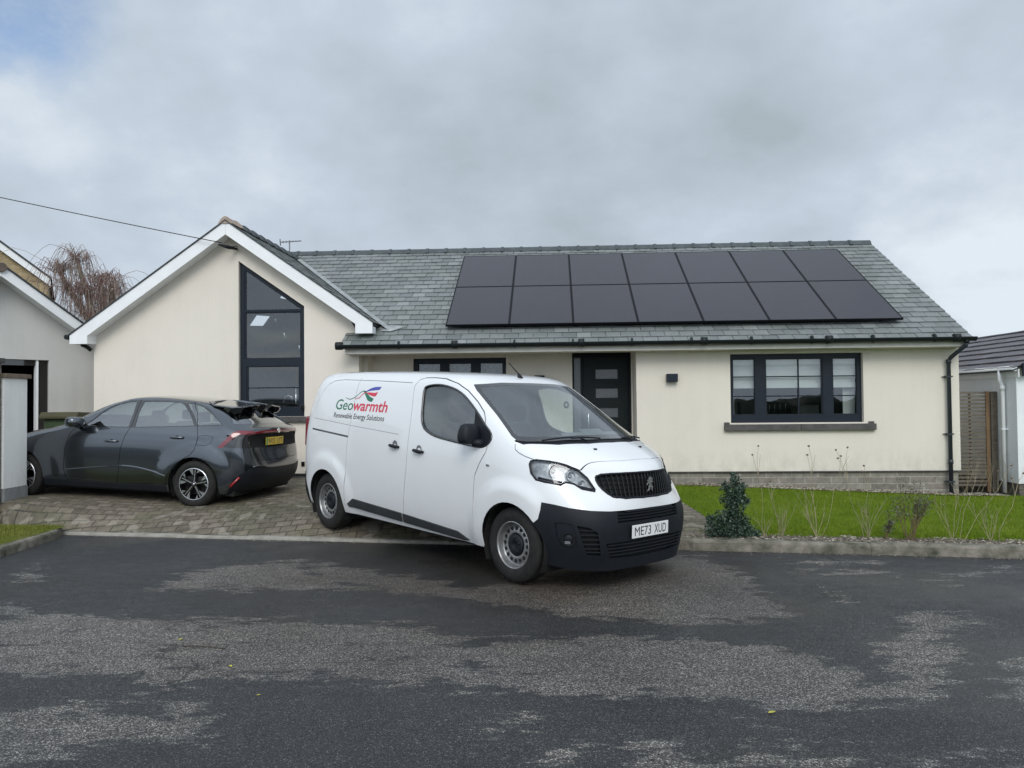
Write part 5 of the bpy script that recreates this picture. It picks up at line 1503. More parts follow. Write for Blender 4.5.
# wall lights
for (x, y, z, lab) in ((2.765,0,2.05,'dark grey box wall light to the right of the front door'), (.47,.65,2.07,'dark grey box wall light left of the front door, half hidden by the van roof')):
    t = hplace('wall_light', lab, 'wall light', (x, y, z), 'box lights either side of the door')
    bm = BM(); box(bm, (-.095,-.11,-.07), (.095,-.012,.07)); obj('lamp_housing', bm, M['anthracite'], t, bevel=.006)
    bm = BM(); box(bm, (-.05,-.011,-.045), (.05,-.001,.045)); obj('back_plate', bm, M['black_upvc'], t)

# fourteen solar panels, seven by two
sl_ang = math.atan(SL)
for row in range(2):
    for c in range(7):
        order = ['leftmost','second from the left','third from the left','the middle one of seven','third from the right','second from the right','rightmost'][c]
        v0 = .56+row*1.735; W_, L_ = 1.120, 1.722
        x = -1.16+c*1.122; y0 = -.44+v0*math.cos(sl_ang); z0 = mainz(-.44)+v0*math.sin(sl_ang)
        t = empty('solar_panel', 'black solar panel in the %s row on the slate roof, %s' % (('lower','upper')[row], order), 'solar panel',
                  HM @ Matrix.Translation((x, y0, z0)) @ Matrix.Rotation(sl_ang, 4, 'X'), 'solar panels in two rows on the roof')
        if row == 0 and c == 0:
            pm, nt, p = new_mat('solar glass'); p.inputs['Roughness'].default_value = .10; p.inputs['Specular IOR Level'].default_value = .42
            v = objvec(nt); b = N(nt, 'ShaderNodeTexBrick'); b.offset = 0; b.inputs['Scale'].default_value = 1; b.inputs['Brick Width'].default_value = .182; b.inputs['Row Height'].default_value = .091; b.inputs['Mortar Size'].default_value = .0022
            b.inputs['Color1'].default_value = (.022,.020,.027,1); b.inputs['Color2'].default_value = (.025,.023,.031,1); b.inputs['Mortar'].default_value = (.016,.015,.019,1)
            nt.links.new(v, b.inputs['Vector']); nt.links.new(b.outputs['Color'], p.inputs['Base Color'])
            rr_ = ramp(nt, noise_n(nt, v, 1.6, 5), [(.3, (.08,)*3), (.7, (.16,)*3)]); nt.links.new(rr_, p.inputs['Roughness'])
            M['pv'] = pm; M['pv_frame'] = mat('black anodised frame', (.004,.004,.006), .5, spec=.15, var=.1)
            bm = BM(); box(bm, (.012,.012,.100), (W_-.012,L_-.012,.128)); g_me = obj('glass', bm, pm, t)
            bm = BM(); wall_holes(bm, [(0,0),(W_,0),(W_,L_),(0,L_)], [[(.020,.011),(W_-.020,.011),(W_-.020,L_-.011),(.020,L_-.011)]], .094, .131, ax='z'); f_me = obj('frame', bm, M['pv_frame'], t)
            bm = BM()
            for yy in (.32, 1.40): box(bm, (-.015,yy-.02,.050), (W_+.015,yy+.02,.093)); 
            for xx in (.2,.9):
                for yy in (.32,1.40): box(bm, (xx-.03,yy-.05,.018), (xx+.03,yy+.03,.051))
            r_me = obj('mounting_rail', bm, M['gloss_black'], t)
            protos = (g_me, f_me, r_me)
        else:
            for q in protos:
                o = q.copy(); COL.objects.link(o); o.parent = t
# clamps at the right edge are part of the outermost panels' rails

# television aerial behind the ridge
t = hplace('tv_aerial', 'thin television aerial on a pole behind the roof ridge', 'aerial', (-5.51,4.5,4.2))
bm = BM(); tube(bm, [(0,0,0),(0,0,1.36)], .016, 8); obj('mast', bm, M['liner'], t)
bm = BM(); tube(bm, [(-.22,0,1.32),(.26,.1,1.36)], .010, 6); obj('boom', bm, M['liner'], t)
for i in range(7):
    x = -.20+i*.07; bm = BM(); tube(bm, [(x,-.12+.02*i,1.32+.006*i),(x,.16,1.33+.006*i)], .006, 5); obj('element', bm, M['liner'], t)
bm = BM(); tube(bm, [(-.22,0,1.24),(-.23,0,1.40)], .012, 6); obj('reflector', bm, M['liner'], t)

# overhead cable
t = hplace('overhead_cable', 'overhead cable running from the gable of the wing off to the left', 'cable', (-5.02,0,4.47))
bm = BM(); a = Vector((-.02,-.34,.02)); b = Vector((-16,-1.2,3.95)); pts = [a.lerp(b, i/30)+Vector((0,0,-.16*4*(i/30)*(1-i/30))) for i in range(31)]
tube(bm, pts, .008, 6); obj('cable', bm, M['black_plastic'], t)
bm = BM(); tube(bm, [(-.10,-.30,-.0),(.05,-.22,-.035),(.12,-.04,-.03)], [.012,.035,.02], 8); tube(bm, [(.05,-.2,-.03),(.16,-.12,.0),(.13,-.01,-.05)], .008, 6); obj('bracket', bm, M['black_plastic'], t)
# ------------------------------------------------------------------ ground levels
def edgeY(X): return 7.99+.1816*(5.03-X)
def AZ(X): return float(np.interp(X, [-7,-3,3.2,7.5], [.39,.34,.20,.02]))
def WD(X): return float(np.interp(X, [-6.7,-6.0,-5.0,-4.0,-2.4], [.07,.25,.60,.62,.45]))
def driveZ(X, Y):
    s = max(0, Y-edgeY(X)-.10); return .034+(AZ(X)-.034)*(1-math.exp(-s/WD(X)))
def lawnZ(X, Y):
    s = max(0, min(1, (Y-edgeY(X)-.2)/4.0)); s = s*s*(3-2*s); return .115+(AZ(X)-.115)*s

def sheet(name, pts_fn, nu, nv, m, kind='structure', parent=None, extra=None):
    vs = [pts_fn(i/nu, j/nv) for j in range(nv+1) for i in range(nu+1)]
    fs = [(j*(nu+1)+i, j*(nu+1)+i+1, (j+1)*(nu+1)+i+1, (j+1)*(nu+1)+i) for j in range(nv) for i in range(nu)]
    me = bpy.data.meshes.new(name); me.from_pydata([tuple(v) for v in vs], [], fs); me.update()
    for p in me.polygons: p.use_smooth = True
    me.materials.append(m); o = link_mesh(name, me); o['kind'] = kind
    if extra: extra(me, vs)
    return o

# --- tarmac with worn, stonier patches
def tarmac():
    m, nt, p = new_mat('worn tarmac')
    v = objvec(nt)
    at = N(nt, 'ShaderNodeAttribute'); at.attribute_name = 'wear'
    st = objvec(nt, (1.0, 2.6, 1), (0,0,.10))
    a = noise_n(nt, st, 2.3, 8, .68); b = noise_n(nt, st, 11, 9, .78)
    f = math_node(nt, 'ADD', math_node(nt, 'MULTIPLY', a, .85), math_node(nt, 'MULTIPLY', b, .46))
    f = math_node(nt, 'ADD', f, math_node(nt, 'MULTIPLY', at.outputs['Fac'], .33))
    wear = ramp(nt, f, [(.80, (0,0,0)), (.835, (1,1,1))])
    # aggregate
    vo = N(nt, 'ShaderNodeTexVoronoi'); vo.inputs['Scale'].default_value = 150; nt.links.new(v, vo.inputs['Vector'])
    sx = N(nt, 'ShaderNodeSeparateColor'); nt.links.new(vo.outputs['Color'], sx.inputs[0])
    agg = ramp(nt, sx.outputs[0], [(0, (.026,.025,.024)), (.45, (.078,.073,.068)), (.80, (.155,.145,.133)), (.97, (.42,.39,.36))])
    vo2 = N(nt, 'ShaderNodeTexVoronoi'); vo2.inputs['Scale'].default_value = 170; nt.links.new(v, vo2.inputs['Vector'])
    s2 = N(nt, 'ShaderNodeSeparateColor'); nt.links.new(vo2.outputs['Color'], s2.inputs[0])
    drk = ramp(nt, s2.outputs[0], [(0, (.012,.0125,.014)), (.55, (.032,.033,.035)), (.90, (.056,.057,.059)), (1, (.17,.17,.165))])
    big = ramp(nt, noise_n(nt, v, .45, 5, .6), [(.35, (.80,.82,.86)), (.65, (1.18,1.16,1.12))])
    med = ramp(nt, noise_n(nt, st, 3.2, 6, .65), [(.32, (.80,.80,.80)), (.7, (1.2,1.2,1.2))])
    c = mixcol(nt, wear, drk, agg); c = mixcol(nt, 1, c, big, 'MULTIPLY'); c = mixcol(nt, 1, c, med, 'MULTIPLY')
    sp0 = N(nt, 'ShaderNodeSeparateXYZ'); nt.links.new(v, sp0.inputs[0])
    # brown damp stain under the van, darkened further to paint in its shadow
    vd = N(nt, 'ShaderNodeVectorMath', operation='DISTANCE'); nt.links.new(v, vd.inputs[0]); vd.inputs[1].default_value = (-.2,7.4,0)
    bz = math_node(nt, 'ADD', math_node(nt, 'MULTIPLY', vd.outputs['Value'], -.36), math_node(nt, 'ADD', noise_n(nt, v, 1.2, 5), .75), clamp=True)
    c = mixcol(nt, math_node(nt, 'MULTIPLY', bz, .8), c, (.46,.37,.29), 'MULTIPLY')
    # fine cracks
    cr = N(nt, 'ShaderNodeTexVoronoi', feature='DISTANCE_TO_EDGE'); cr.inputs['Scale'].default_value = .35
    wob = N(nt, 'ShaderNodeTexNoise'); wob.inputs['Scale'].default_value = 2.2; wob.inputs['Detail'].default_value = 6; nt.links.new(v, wob.inputs['Vector'])
    wa = N(nt, 'ShaderNodeVectorMath', operation='MULTIPLY_ADD'); nt.links.new(wob.outputs['Color'], wa.inputs[0]); wa.inputs[1].default_value = (1.1,1.1,0); nt.links.new(v, wa.inputs[2]); nt.links.new(wa.outputs[0], cr.inputs['Vector'])
    ck = ramp(nt, cr.outputs['Distance'], [(.0, (.8,.8,.8)), (.006, (0,0,0))])
    msk = ramp(nt, noise_n(nt, v, .5, 3), [(.52, (0,0,0)), (.58, (1,1,1))])
    c = mixcol(nt, math_node(nt, 'MULTIPLY', ck, msk), c, (.010,.010,.010))
    nt.links.new(c, p.inputs['Base Color'])
    rg = math_node(nt, 'ADD', math_node(nt, 'MULTIPLY', wear, .22), ramp(nt, noise_n(nt, v, .8, 5), [(.40, (.28,)*3), (.62, (.56,)*3)]))
    nt.links.new(rg, p.inputs['Roughness']); p.inputs['Specular IOR Level'].default_value = .42
    h = math_node(nt, 'ADD', math_node(nt, 'MULTIPLY', vo.outputs['Distance'], -1.0), math_node(nt, 'MULTIPLY', wear, -.25))
    bumpn(nt, p, h, .8, .008)
    return m
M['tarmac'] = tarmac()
WEAR = [
 (1.0, [(-2.27,8.23),(-.3,6.84),(.06,7.02),(1.88,8.24),(2.01,8.13),(2.13,7.13),(2.08,6.41),(2.16,5.96),(1.85,5.84),(.94,5.81),(.36,6.11),(-.37,6.5),(-1.2,6.9),(-1.9,7.5)]),
 (.85, [(-1.2,6.9),(-3.27,6.96),(-3.16,7.78),(-2.27,8.23),(-1.9,7.5)]),
 (.95, [(-.24,5.3),(.32,5.44),(1.29,5.37),(1.89,5.13),(2.07,4.58),(1.93,4.28),(1.69,4.09),(1.24,4.29),(.49,4.43),(.03,4.47),(-.22,4.81)]),
 (.78, [(-4.31,6.49),(-3.08,6.06),(-2.04,5.97),(-.7,5.79),(-.24,5.3),(-.09,4.48),(-.55,4.52),(-1.11,4.66),(-1.9,4.68),(-2.78,4.74),(-3.6,4.89)]),
 (.75, [(-2.9,4.09),(-2.4,4.38),(-1.67,4.25),(-1.51,3.91),(-2.0,3.75),(-2.5,3.5)]),
 (.95, [(3.11,5.93),(3.48,5.92),(3.15,5.54),(2.86,5.21),(2.82,4.91),(2.56,4.65),(2.30,4.27),(2.14,4.11),(2.05,4.35),(2.33,4.74),(2.46,5.11)]),
 (.55, [(.97,3.69),(1.51,3.73),(1.81,3.65),(2.13,3.72),(2.6,3.74),(2.4,3.2),(.7,3.2)]),
 (.75, [(2.91,7.94),(3.74,7.9),(3.72,7.72),(2.9,7.78)]), (.75, [(2.85,7.58),(3.68,7.42),(3.55,7.24),(2.78,7.42)]),
 (.6, [(-.5,4.09),(-.18,4.07),(.08,3.97),(-.08,3.92),(-.46,3.98)]), (.9, [(.2,3.77),(.29,3.81),(.32,3.7),(.23,3.65)]),
 (.9, [(3.07,4.81),(3.6,4.9),(3.4,4.19),(2.73,4.26)]), (.5, [(-5.07,7.64),(-5.12,8.36),(-4.47,7.61),(-4.47,7.01)]),
 (.6, [(.5,3.8),(.9,3.85),(.85,3.5),(.5,3.45)]), (.7, [(2.7,6.73),(2.93,6.55),(2.73,6.29),(2.61,6.39)]), (.5, [(3.9,7.26),(5.2,7.88),(4.73,7.22),(3.87,6.86)]), (.7, [(1.25,3.9),(1.39,3.79),(1.42,3.63),(1.32,3.62)]),
 (.5, [(-3,2.9),(-1,3.2),(1,3.0),(3,2.6),(2,1.4),(-1,1.2)]), (.6, [(4.2,6.3),(7,6.6),(7,5.2),(4.6,4.8)]), (.6, [(-7,5),(-5,5.4),(-4.5,3.5),(-7,3)])]
def wear_attr(me, vs):
    P = np.array([(v[0], v[1]) for v in vs]); out = np.zeros(len(P))
    for w_, poly in WEAR:
        q = np.array(poly); n = len(q); ins = np.zeros(len(P), bool); dist = np.full(len(P), 9.)
        j = n-1
        for i in range(n):
            xi, yi = q[i]; xj, yj = q[j]
            with np.errstate(divide='ignore', invalid='ignore'):
                c = ((yi > P[:,1]) != (yj > P[:,1])) & (P[:,0] < (xj-xi)*(P[:,1]-yi)/(yj-yi+1e-12)+xi)
            ins ^= c
            d = np.array([xj-xi, yj-yi]); L2 = (d*d).sum(); t = np.clip(((P-[xi,yi])@d)/L2, 0, 1)
            dd = np.hypot(P[:,0]-xi-t*d[0], P[:,1]-yi-t*d[1]); dist = np.minimum(dist, dd); j = i
        sd = np.where(ins, dist, -dist)
        out = np.maximum(out, w_*np.clip(.55+sd/.45, 0, 1))
    a = me.attributes.new('wear', 'FLOAT', 'POINT'); a.data.foreach_set('value', out.astype(np.float32))
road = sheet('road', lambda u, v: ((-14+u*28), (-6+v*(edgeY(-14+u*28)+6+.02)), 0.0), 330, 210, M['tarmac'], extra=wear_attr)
far = mat('distant ground', (.07,.08,.05), .9, var=.3, scale=.05)
g_ = sheet('ground', lambda u, v: (-900+u*1800, -900+v*1800, -.12), 4, 4, far)

# --- block-paved drive
M['pavers'] = brick_mat('block paving', (.115,.095,.070), (.19,.160,.125), (.050,.048,.035), .20, .12, .007, axis='xy', rough=.72, bump=.8, noisecol=.45)
def paver_extra():
    m = M['pavers']; nt = m.node_tree; p = nt.nodes['Principled BSDF']
    v = objvec(nt); src = p.inputs['Base Color'].links[0].from_socket
    wv = objvec(nt); 
    vo = N(nt, 'ShaderNodeTexBrick'); vo.offset = .5
    moss = ramp(nt, noise_n(nt, v, 1.1, 6, .6), [(.48, (0,0,0)), (.66, (1,1,1))])
    c = mixcol(nt, math_node(nt, 'MULTIPLY', moss, .55), src, (.085,.085,.040))
    pale = ramp(nt, noise_n(nt, v, 4.2, 2, .4), [(.60, (0,0,0)), (.64, (1,1,1))])
    c = mixcol(nt, math_node(nt, 'MULTIPLY', pale, .45), c, (.30,.27,.22))
    nt.links.new(c, p.inputs['Base Color'])
paver_extra()
def dpt(u, v):
    X = -13+u*15.4; Y0 = edgeY(X)+.10; Y = Y0+(14.6-Y0)*(v**1.8); return (X, Y, driveZ(X, Y))
drive = sheet('driveway', dpt, 90, 60, M['pavers'])
M['concrete'] = mat('weathered concrete', (.20,.19,.165), .85, var=.4, scale=7, bump=.5, bscale=120, col2=(.33,.31,.27))
M['kerb'] = mat('mossy kerb stone', (.045,.050,.028), .85, scale=6, bump=.9, bscale=60, col2=(.27,.24,.20))
def kerb_run(name, pts, w_, h0, h1, m, step=.9, top_r=.02):
    """kerb stones laid end to end along a polyline; w_ to the left of travel"""
    bm = BM(); rnd = random.Random(4)
    P = [Vector((x, y, 0)) for x, y in pts]
    seg = []; 
    for a, b in zip(P, P[1:]):
        n = max(1, round((b-a).length/step))
        for i in range(n): seg.append((a.lerp(b, i/n), a.lerp(b, (i+1)/n)))
    for a, b in seg:
        d = (b-a).normalized(); q = Vector((-d.y, d.x, 0)); a2 = a+d*.0015; b2 = b-d*.0015; dz = rnd.uniform(-.004,.004)
        prof = [(0,h0),(.004,h1-.03),(.012,h1-.010),(.030,h1),(w_,h1),(w_,h0)]
        N_ = 6
        rings = []
        for k in range(N_+1):
            c = a2.lerp(b2, k/N_); rings.append([bm.verts.new(c+q*(u+rnd.uniform(-.003,.003))+Vector((0,0,z+dz+rnd.uniform(-.002,.002)))) for u, z in prof])
        for r0, r1 in zip(rings, rings[1:]):
            for k in range(len(prof)-1): 
                f = bm.faces.new((r0[k], r0[k+1], r1[k+1], r1[k])); f.smooth = False
        bm.faces.new(rings[0]); bm.faces.new(rings[-1][::-1])
    o = obj(name, bm, m, recalc=True); o['kind'] = 'structure'; return o
kerb_run('kerb', [(1.93, edgeY(1.93)+.35), (1.80, edgeY(1.8)+.10), (1.98, edgeY(1.98))][1:] + [(12, edgeY(12))], .14, -.05, .115, M['kerb'])
kerb_run('driveway_edging', [(-5.86, edgeY(-5.86)), (1.80, edgeY(1.80))], .10, -.05, .034, M['concrete'])
kerb_run('kerb', [(-5.55, -2), (-5.60, 6.0), (-5.66, 8.6), (-5.70, 9.6), (-5.80, 9.93)], .13, -.05, .11, M['kerb'])

# --- lawn, bed, verge
def grass_mat(name, a, b, c_):
    m, nt, p = new_mat(name); p.inputs['Roughness'].default_value = .8; p.inputs['Specular IOR Level'].default_value = .08
    v = objvec(nt); n1 = noise_n(nt, v, 1.4, 6, .65); n2 = noise_n(nt, v, 30, 4, .7)
    at = N(nt, 'ShaderNodeAttribute'); at.attribute_name = 'tint'
    f = math_node(nt, 'ADD', math_node(nt, 'MULTIPLY', n1, .6), math_node(nt, 'MULTIPLY', n2, .4))
    c = ramp(nt, f, [(.35, a), (.52, b), (.68, c_)])
    k = ramp(nt, at.outputs['Fac'], [(0, (.75,.75,.75)), (1, (1.3,1.25,1.1))])
    c = mixcol(nt, 1, c, k, 'MULTIPLY'); nt.links.new(c, p.inputs['Base Color']); return m
M['lawn'] = grass_mat('lawn grass', (.095,.158,.012), (.128,.192,.016), (.18,.235,.034))
M['verge'] = grass_mat('mossy verge grass', (.105,.125,.022), (.15,.165,.035), (.21,.20,.07))
M['soil'] = mat('gravelly soil', (.085,.068,.050), .95, scale=26, bump=.9, bscale=50, col2=(.20,.175,.14))
bed = sheet('flower_bed', lambda u, v: ((lambda X: (X, edgeY(X)+.12+v*.50, .104+.012*v))(1.85+u*9.5)), 60, 4, M['soil'])
def lw(u, v):
    X = 1.95+u*10; Y0 = edgeY(X)+.42; x_h = X*math.cos(math.radians(3)); Yw = 13.45-.052*X-.30; Y = Y0+(Yw-Y0)*v
    return (X, Y, lawnZ(X, Y)+.012*min(1, v*12))
lawn = sheet('lawn', lw, 70, 40, M['lawn'])
def wb(u, v):
    X = 1.95+u*6.3; Yw = 13.45-.052*X; Y = Yw-.34+v*.40; return (X, Y, lawnZ(X, Y)+.020+.01*math.sin(9*X))
sheet('house_border', wb, 60, 4, mat('gravel border', (.12,.10,.075), .95, scale=16, bump=.9, bscale=40, col2=(.33,.30,.25)))
vg = sheet('verge', lambda u, v: (-5.72-(1-u)*6-.05*v, 1+v*(9.96-1)+(.50*(1-u)**.5*v), .112+.02*(1-u)), 30, 40, M['verge'])

def blades(name, n, gen, hmin, hmax, m, wd=.004, seed=2, lean=.5):
    r = np.random.default_rng(seed); P = gen(r, n); n = len(P)
    h = r.uniform(hmin, hmax, n); a = r.uniform(0, 2*np.pi, n); w_ = wd*r.uniform(.7, 1.4, n)
    dx, dy = np.cos(a), np.sin(a); la = r.uniform(0, 2*np.pi, n); ll = r.uniform(0, lean, n)*h
    v0 = P+np.stack([-dx*w_, -dy*w_, 0*w_], 1); v1 = P+np.stack([dx*w_, dy*w_, 0*w_], 1); v2 = P+np.stack([np.cos(la)*ll, np.sin(la)*ll, h], 1)
    V = np.stack([v0, v1, v2], 1).reshape(-1, 3).astype(np.float32)
    me = bpy.data.meshes.new(name); me.vertices.add(3*n); me.vertices.foreach_set('co', V.ravel())
    me.loops.add(3*n); me.loops.foreach_set('vertex_index', np.arange(3*n, dtype=np.int32)); me.polygons.add(n)
    me.polygons.foreach_set('loop_start', np.arange(0, 3*n, 3, dtype=np.int32)); me.update(calc_edges=True)
    t = np.repeat(r.uniform(0, 1, n), 3).astype(np.float32); at = me.attributes.new('tint', 'FLOAT', 'POINT'); at.data.foreach_set('value', t)
    me.materials.append(m); o = link_mesh(name, me); return o
def gen_lawn(r, n):
    X = r.uniform(1.98, 9.5, n); Y = np.array([edgeY(x) for x in X]); Yw = 13.45-.052*X-.28; v = r.uniform(0, 1, n)**1.15
    Yy = Y+.40+(Yw-Y-.40)*v; ragged = .06*np.sin(X*7)+.04*np.sin(X*19); Yy = np.where(v < .03, Yy+ragged, Yy)
    Z = np.array([lawnZ(a, b) for a, b in zip(X, Yy)])+.006
    return np.stack([X, Yy, Z], 1)
tag(blades('lawn_grass', 95000, gen_lawn, .018, .048, M['lawn'], .0035), 'short bright green lawn grass in front of the house', 'grass', kind='stuff')
def gen_verge(r, n):
    X = r.uniform(-9, -5.80, n); Y = r.uniform(5, 10.0, n); return np.stack([X, Y, np.full(n, .118)], 1)
tag(blades('verge_grass', 22000, gen_verge, .015, .055, M['verge'], .004, 5), 'mossy yellow-green verge grass by the left kerb', 'grass', kind='stuff')
# pebbles in the bed and the house border
def pebbles(name, n, gen, smin, smax, m, seed=3):
    r = np.random.default_rng(seed); P = gen(r, n); V = []; F = []; T = []
    base = [(1,0,0),(0,1,0),(-1,0,0),(0,-1,0),(0,0,1),(0,0,-1)]; fs = [(0,1,4),(1,2,4),(2,3,4),(3,0,4),(1,0,5),(2,1,5),(3,2,5),(0,3,5)]
    for p_ in P:
        s_ = r.uniform(smin, smax); sx, sy, sz = s_*r.uniform(.7,1.5), s_*r.uniform(.7,1.3), s_*r.uniform(.35,.7); a = r.uniform(0, 6.28); b0 = len(V); t = r.uniform(0, 1)
        for (x, y, z) in base:
            x, y = x*sx, y*sy; V.append((p_[0]+x*math.cos(a)-y*math.sin(a), p_[1]+x*math.sin(a)+y*math.cos(a), p_[2]+z*sz)); T.append(t)
        F += [tuple(b0+k for k in f) for f in fs]
    me = bpy.data.meshes.new(name); me.from_pydata(V, [], F); me.update(); at = me.attributes.new('tint', 'FLOAT', 'POINT'); at.data.foreach_set('value', T)
    me.materials.append(m); return link_mesh(name, me)
M['pebble'] = slate_mat('mixed pebbles', ((.07,.055,.040), (.16,.13,.10), (.42,.38,.31)), .8)
def gen_bed(r, n):
    X = r.uniform(1.9, 9.5, n); s_ = r.uniform(.15, .52, n); Y = np.array([edgeY(x) for x in X])+s_; return np.stack([X, Y, .112+.010*s_], 1)
tag(pebbles('bed_gravel', 3000, gen_bed, .006, .020, M['pebble']), 'small stones and bark in the bed behind the kerb', 'gravel', kind='stuff')
def gen_bord(r, n):
    X = r.uniform(2.1, 8.0, n); Y = 13.45-.052*X-r.uniform(.0, .36, n); Z = np.array([lawnZ(a, b) for a, b in zip(X, Y)])+.03; return np.stack([X, Y, Z], 1)
tag(pebbles('border_gravel', 1500, gen_bord, .010, .034, M['pebble'], 8), 'pale stones along the foot of the house wall', 'gravel', kind='stuff')
# litter on the road edge
def gen_edge(r, n):
    X = r.uniform(-5.5, 8, n); Y = np.array([edgeY(x) for x in X])-np.abs(r.normal(0, .05, n))-.02; return np.stack([X, Y, np.full(n, .003)], 1)
tag(pebbles('gutter_grit', 900, gen_edge, .003, .009, M['pebble'], 9), 'loose grit along the edge of the road', 'grit', kind='stuff')

# --- fallen leaves
leafm = mat('yellow leaf', (.42,.38,.06), .6, var=.3, scale=40)
for (X, Y, a, s_, lab) in ((1.36,4.11,.4,.026,'pale yellow leaf on the tarmac in the right foreground'), (-2.36,5.48,1.3,.022,'yellow leaf just above the thin twig on the tarmac at the left'), (-1.80,4.91,2.2,.022,'pale leaf just below the thin twig at the left'), (-1.46,4.42,.2,.014,'tiny pale leaf, nearest the viewer on the left half of the road')):
    bm = BM(); pts = [(-1,0,0),(-.4,.45,.12),(.3,.42,.1),(1,0,.05),(.3,-.42,.14),(-.4,-.45,.1)]; c0 = bm.verts.new((0,0,.0)); vs = [bm.verts.new((x*s_, y*s_, z*s_)) for x, y, z in pts]
    for i in range(6): bm.faces.new((c0, vs[i], vs[(i+1) % 6]))
    o = obj('fallen_leaf', bm, leafm, M=Matrix.Translation((X, Y, .006)) @ Matrix.Rotation(a, 4, 'Z')); tag(o, lab, 'leaf', 'leaves fallen on the road')
bm = BM(); tube(bm, [(-2.28,5.32,.006),(-2.15,5.30,.012),(-1.96,5.26,.006)], .0035, 5); tag(obj('twig', bm, mat('twig bark', (.06,.045,.03), .9)), 'thin dark twig lying on the road left of centre', 'twig')

# ------------------------------------------------------------------ the pier and garden wall at the left edge
t = empty('gate_pier', 'white rendered wall end with stone cap and grey base beside the grey car', 'wall', Matrix.Translation((-6.90,10.44,0)))
bm = BM(); box(bm, (-1.6,.0,.55), (0,.50,2.055)); obj('pier', bm, render_mat('white render', (.84,.83,.80), streak=.08), t)
bm = BM(); box(bm, (-1.6,.006,-.1), (.012,.506,.549)); obj('base', bm, mat('grey rendered base', (.25,.25,.25), .9, var=.15, bump=.3), t)
bm = BM(); box(bm, (-1.6,-.03,2.056), (.04,.54,2.115)); obj('coping', bm, mat('brown stone coping', (.16,.125,.09), .9, var=.35, scale=9, bump=.5), t, bevel=.006)
t = empty('garden_wall', 'brown stone garden wall at the extreme left beside the white wall end', 'wall', Matrix.Translation((-6.92,10.08,0)))
bm = BM(); box(bm, (-2.4,0,-.1), (0,.335,2.25)); obj('stonework', bm, M['stone_wall'], t)
bm = BM(); box(bm, (-2.4,-.05,2.251), (.05,.35,2.32)); obj('coping', bm, M['stone_sill'], t, bevel=.008)

# wheelie bin behind the car
t = empty('garden_bin', 'green bin with a mossy brown lid, half hidden behind the grey car', 'bin', Matrix.Translation((-7.10,12.35,.36)))
bin_m = mat('green plastic bin', (.045,.075,.030), .6, var=.35, scale=6); lid_m = mat('mossy bin lid', (.055,.042,.025), .85, scale=8, bump=.6, col2=(.065,.065,.025))
bm = BM(); v_ = box(bm, (-.26,-.28,.06), (.26,.28,1.10))
for q in v_[:4]: q.co.x *= .82; q.co.y *= .82
obj('bin_body', bm, bin_m, t, bevel=.02)
bm = BM(); prism(bm, [(-.34,1.101),(.34,1.101),(.34,1.13),(.26,1.19),(-.28,1.21),(-.34,1.14)], 'x', -.30, .30); obj('lid', bm, lid_m, t, bevel=.012)
bm = BM(); tube(bm, [(-.22,.33,1.06),(.22,.33,1.06)], .018, 8); obj('handle', bm, bin_m, t)
for sx in (-.23,.23):
    bm = BM(); lathe(bm, [(.02,-.03),(.10,-.03),(.10,.03),(.02,.03)], 16, axis='x', c=(sx,.22,.10)); obj('wheel', bm, M['rubber'], t)

# ------------------------------------------------------------------ the annexe with the second gable
_ay = math.radians(50)
t = empty('annexe', 'pale grey rendered annexe with a white-edged gable and dark doorway at the left edge', 'house', Matrix.Translation((-9.25-.766*.35, 13.9+.643*.35, 0)) @ Matrix.Rotation(_ay, 4, 'Z'))
an = lambda x: 4.235-abs(x)*.703
bm = BM(); wall_holes(bm, [(-2.6,-.2),(2.3,-.2),(2.3,an(2.3)-.06),(0,an(0)-.06),(-2.6,an(2.6)-.06)], [R_(-.6,.915,.33,2.55)], 0, .22); obj('wall', bm, M['render_grey'], t)
bm = BM(); box(bm, (-2.0,.222,.3), (2.2,3.5,2.65)); bmesh.ops.reverse_faces(bm, faces=bm.faces)
for f in [f for f in bm.faces if f.calc_center_median().y < .23]: bm.faces.remove(f)
obj('room_interior', bm, M['room_dark'], t)
bm = BM(); box(bm, (.745,.06,.34), (.91,.14,2.54)); box(bm, (-.59,.06,2.44), (.745,.14,2.54)); obj('door_frame', bm, M['gloss_black'], t)
bm = BM(); box(bm, (.700,.02,.34), (.738,.14,2.545)); obj('door_edge', bm, M['white_upvc'], t)
bm = BM(); box(bm, (.0,.8,.5), (.6,1.3,1.30)); box(bm, (.2,.9,1.5), (.5,1.1,2.1)); obj('hall_furniture', bm, mat('dark red furnishing', (.10,.02,.02), .8, var=.4), t)
bm = BM()
prism(bm, [(0,an(0)),(2.2,an(2.2)),(2.2,an(2.2)-.20),(0,an(0)-.20)], 'y', -.35, -.32); obj('bargeboard', bm, M['white_upvc'], t)
bm = BM(); prism(bm, [(-.002,an(0)),(-2.7,an(2.7)),(-2.7,an(2.7)-.20),(-.002,an(0)-.20)], 'y', -.35, -.32); obj('bargeboard', bm, M['white_upvc'], t)
bm = BM(); prism(bm, [(-2.7,an(2.7)-.185),(0,an(0)-.185),(2.2,an(2.2)-.185),(2.2,an(2.2)-.165),(0,an(0)-.165),(-2.7,an(2.7)-.165)], 'y', -.319, -.001); obj('soffit', bm, M['white_upvc'], t)
bm = BM()
for sg in (-1, 1):
    pr = [(0,an(0)+.002),(sg*2.3,an(2.3)+.002),(sg*2.3,an(2.3)+.035),(0,an(0)+.035)]; prism(bm, pr, 'y', -.38, 3.6)
obj('roof', bm, M['slate_dark'], t)
